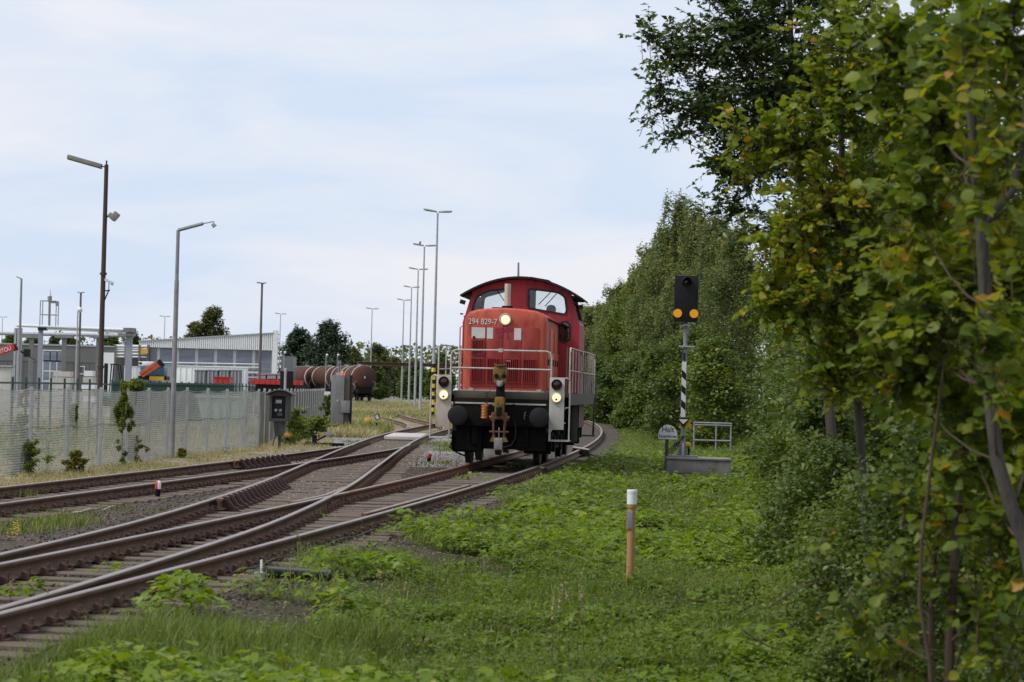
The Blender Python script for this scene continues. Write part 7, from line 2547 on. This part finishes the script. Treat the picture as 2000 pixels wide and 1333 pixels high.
# the denser tufts in the lower left corner
x, y = scatter_xy(26000, 14.6, 19.5, lambda y: main_x(y) + 1.65, lambda y: main_x(y) + 3.5, 1)
k = fbm(x * 1.6, y * 1.2, 77) > .47
blades(c, x[k], y[k], .10, .34, .008, .35, .05, .9)
for px, py, r, n, h in ((80, 1024, .55, 420, .16), (130, 1018, .5, 380, .16), (40, 1035, .4, 250, .14), (315, 1023, .12, 120, .17), (150, 1000, .4, 160, .10), (195, 968, .3, 120, .10), (235, 990, .4, 160, .09), (15, 968, .5, 300, .16), (330, 998, .3, 80, .09), (860, 868, .9, 420, .16), (890, 872, .7, 420, .22), (875, 880, .5, 200, .2), (1008, 915, .25, 120, .2), (490, 925, .5, 160, .10), (860, 905, .5, 140, .12), (700, 862, .6, 160, .12)):
    p = G(px, py)
    a, q = RNG.uniform(0, 2 * np.pi, n), RNG.uniform(0, 1, n) ** .7 * r
    blades(c, p.x + np.cos(a) * q, p.y + np.sin(a) * q * 1.5, h * .4, h * 1.2, .009 if p.y < 45 else .018, .4, 0, 1)
tag(c.build('grass', GRASS), 'green grass growing over the bank and in tufts between the tracks', 'grass', kind='stuff')
# dry grass by the fence and beyond the gate pillar
c = Leaves()
x, y = scatter_xy(25000, 33, 92, lambda y: np.interp(y, [30, 48, 62, 85, 120], [-9.9, -9.15, -8.6, -8.0, -8.8]), lambda y: yard_x(np.minimum(y, 82)) - 1.15 - .05 * np.maximum(0, y - 70))
k = fbm(x * .9, y * .5, 61) > .45
x, y = x[k], y[k]
blades(c, x, y, .03, .16, .014, .6, 0, 1, val=.05 + .75 * fbm(x * .6, y * .35, 62))
x, y = scatter_xy(26000, 96, 330, lambda y: siding_x(y) - 6.0, lambda y: np.maximum(siding_x(y) - 1.4, -6.8 - .0 * y), 1.6)
blades(c, x, y, .12, .42, .05, .55, 0, 1, val=-.1 + .85 * fbm(x * .3, y * .1, 63))
x, y = scatter_xy(16000, 118, 300, lambda y: siding_x(y) + 1.5, lambda y: np.minimum(main_x(np.minimum(y, 200)) - 1.8, siding_x(y) + 14), 1.5)
blades(c, x, y, .10, .34, .05, .55, 0, .9, val=-.05 + .8 * fbm(x * .3, y * .1, 64))
x, y = scatter_xy(12000, 44, 105, lambda y: y * 0 - 22., lambda y: np.interp(y, [44, 62, 85, 105], [-9.8, -9.1, -8.6, -8.8]))
k = fbm(x * .4, y * .2, 66) > .45
blades(c, x[k], y[k], .1, .6, .02, .4, 0, .9)
tag(c.build('dry_grass', STRAW), 'straw coloured dry grass along the fence and the far siding', 'grass', kind='stuff')
# taller stalks with pale seed heads
c, g = Leaves(), MB()
for px, pyb, pyt in ((20, 1190, 1135), (95, 1220, 1150), (120, 1195, 1145), (168, 1190, 1142), (178, 1185, 1140), (208, 1180, 1138), (370, 1165, 1130), (646, 1165, 1128), (730, 1158, 1116), (739, 1160, 1120), (790, 1200, 1138), (753, 1210, 1178), (759, 1205, 1170), (614, 1180, 1150), (556, 1215, 1178), (660, 1215, 1165), (825, 1275, 1250), (595, 1235, 1206), (645, 1250, 1230), (1090, 1300, 1150), (1128, 1310, 1120), (1076, 1320, 1170), (1140, 1290, 1165), (1110, 1280, 1130)):
    p = G(px, pyb, -.08)
    t = W(px + random.uniform(-4, 10), pyt, p.y)
    g.tube([p, p.lerp(t, .5) + Vector((random.uniform(-.01, .01), 0, 0)), t], [.0035, .003, .002], 4)
    m = 26
    q = RNG.uniform(.72, 1.04, m)
    P = np.array(p)[None] * (1 - q[:, None]) + np.array(t)[None] * q[:, None] + rdir(m) * .006
    c.put(T_CARD, P, basis(rdir(m, .2, 1), rdir(m)), np.full(m, .019), RNG.uniform(0, 1, m))
g.build('tmp', M['twig'])
st = bpy.data.objects['tmp']
st.name = 'grass_stalks'
tag(st, 'thin tall grass stalks standing above the weeds', 'grass', kind='stuff')
tag(c.build('seed_heads', SEED), 'pale seed heads on the tall grass stalks', 'grass', kind='stuff')
# yellow flowers
c = Leaves()
for px, py, r, n, up in ((30, 1062, .05, 26, .22), (22, 1068, .05, 10, .18), (1310, 1000, .9, 46, .14), (1350, 1010, .8, 36, .14), (1380, 1020, .7, 24, .14), (470, 1128, .06, 6, .05), (1160, 1290, .2, 6, .12), (1320, 1205, .4, 5, .15), (25, 938, .3, 14, .12), (1435, 905, .4, 8, .3)):
    p = G(px, py)
    a, q = RNG.uniform(0, 2 * np.pi, n), RNG.uniform(0, 1, n) ** .6 * r
    X, Y = p.x + np.cos(a) * q, p.y + np.sin(a) * q * 2
    k = np.repeat(np.arange(n), 5)
    an = np.tile(np.arange(5) * 1.2566, n)
    c.put(T_CARD, np.stack([X, Y, ground_h(X, Y) + up * RNG.uniform(.7, 1.3, n)], 1)[k], basis(np.stack([np.cos(an), np.sin(an), np.full(len(an), .25)], 1), np.tile([[0., -.3, 1.]], (len(k), 1))), np.full(len(k), .016 if p.y < 40 else .03), RNG.uniform(0, 1, len(k)))
tag(c.build('yellow_flowers', FLOWER), 'scattered small yellow flowers in the weeds', 'flowers', kind='stuff')
# bare dead twigs on the right bank
for nm, pts, r in (('dead_twig', [(1500, 1188), (1540, 1160), (1580, 1142), (1622, 1130)], .006), ('dead_twig', [(1452, 1232), (1475, 1248), (1500, 1262), (1530, 1272)], .007)):
    b = MB(); b.tube([W(x, y, 16.6) for x, y in pts], [r, r, r * .8, r * .5], 6)
    tag(b.build(nm, M['twig'], smooth=True), ('upper' if pts[0][1] < 1200 else 'lower') + ' bare dead twig arching out of the right bank', 'twig', 'dead twigs on the right bank')
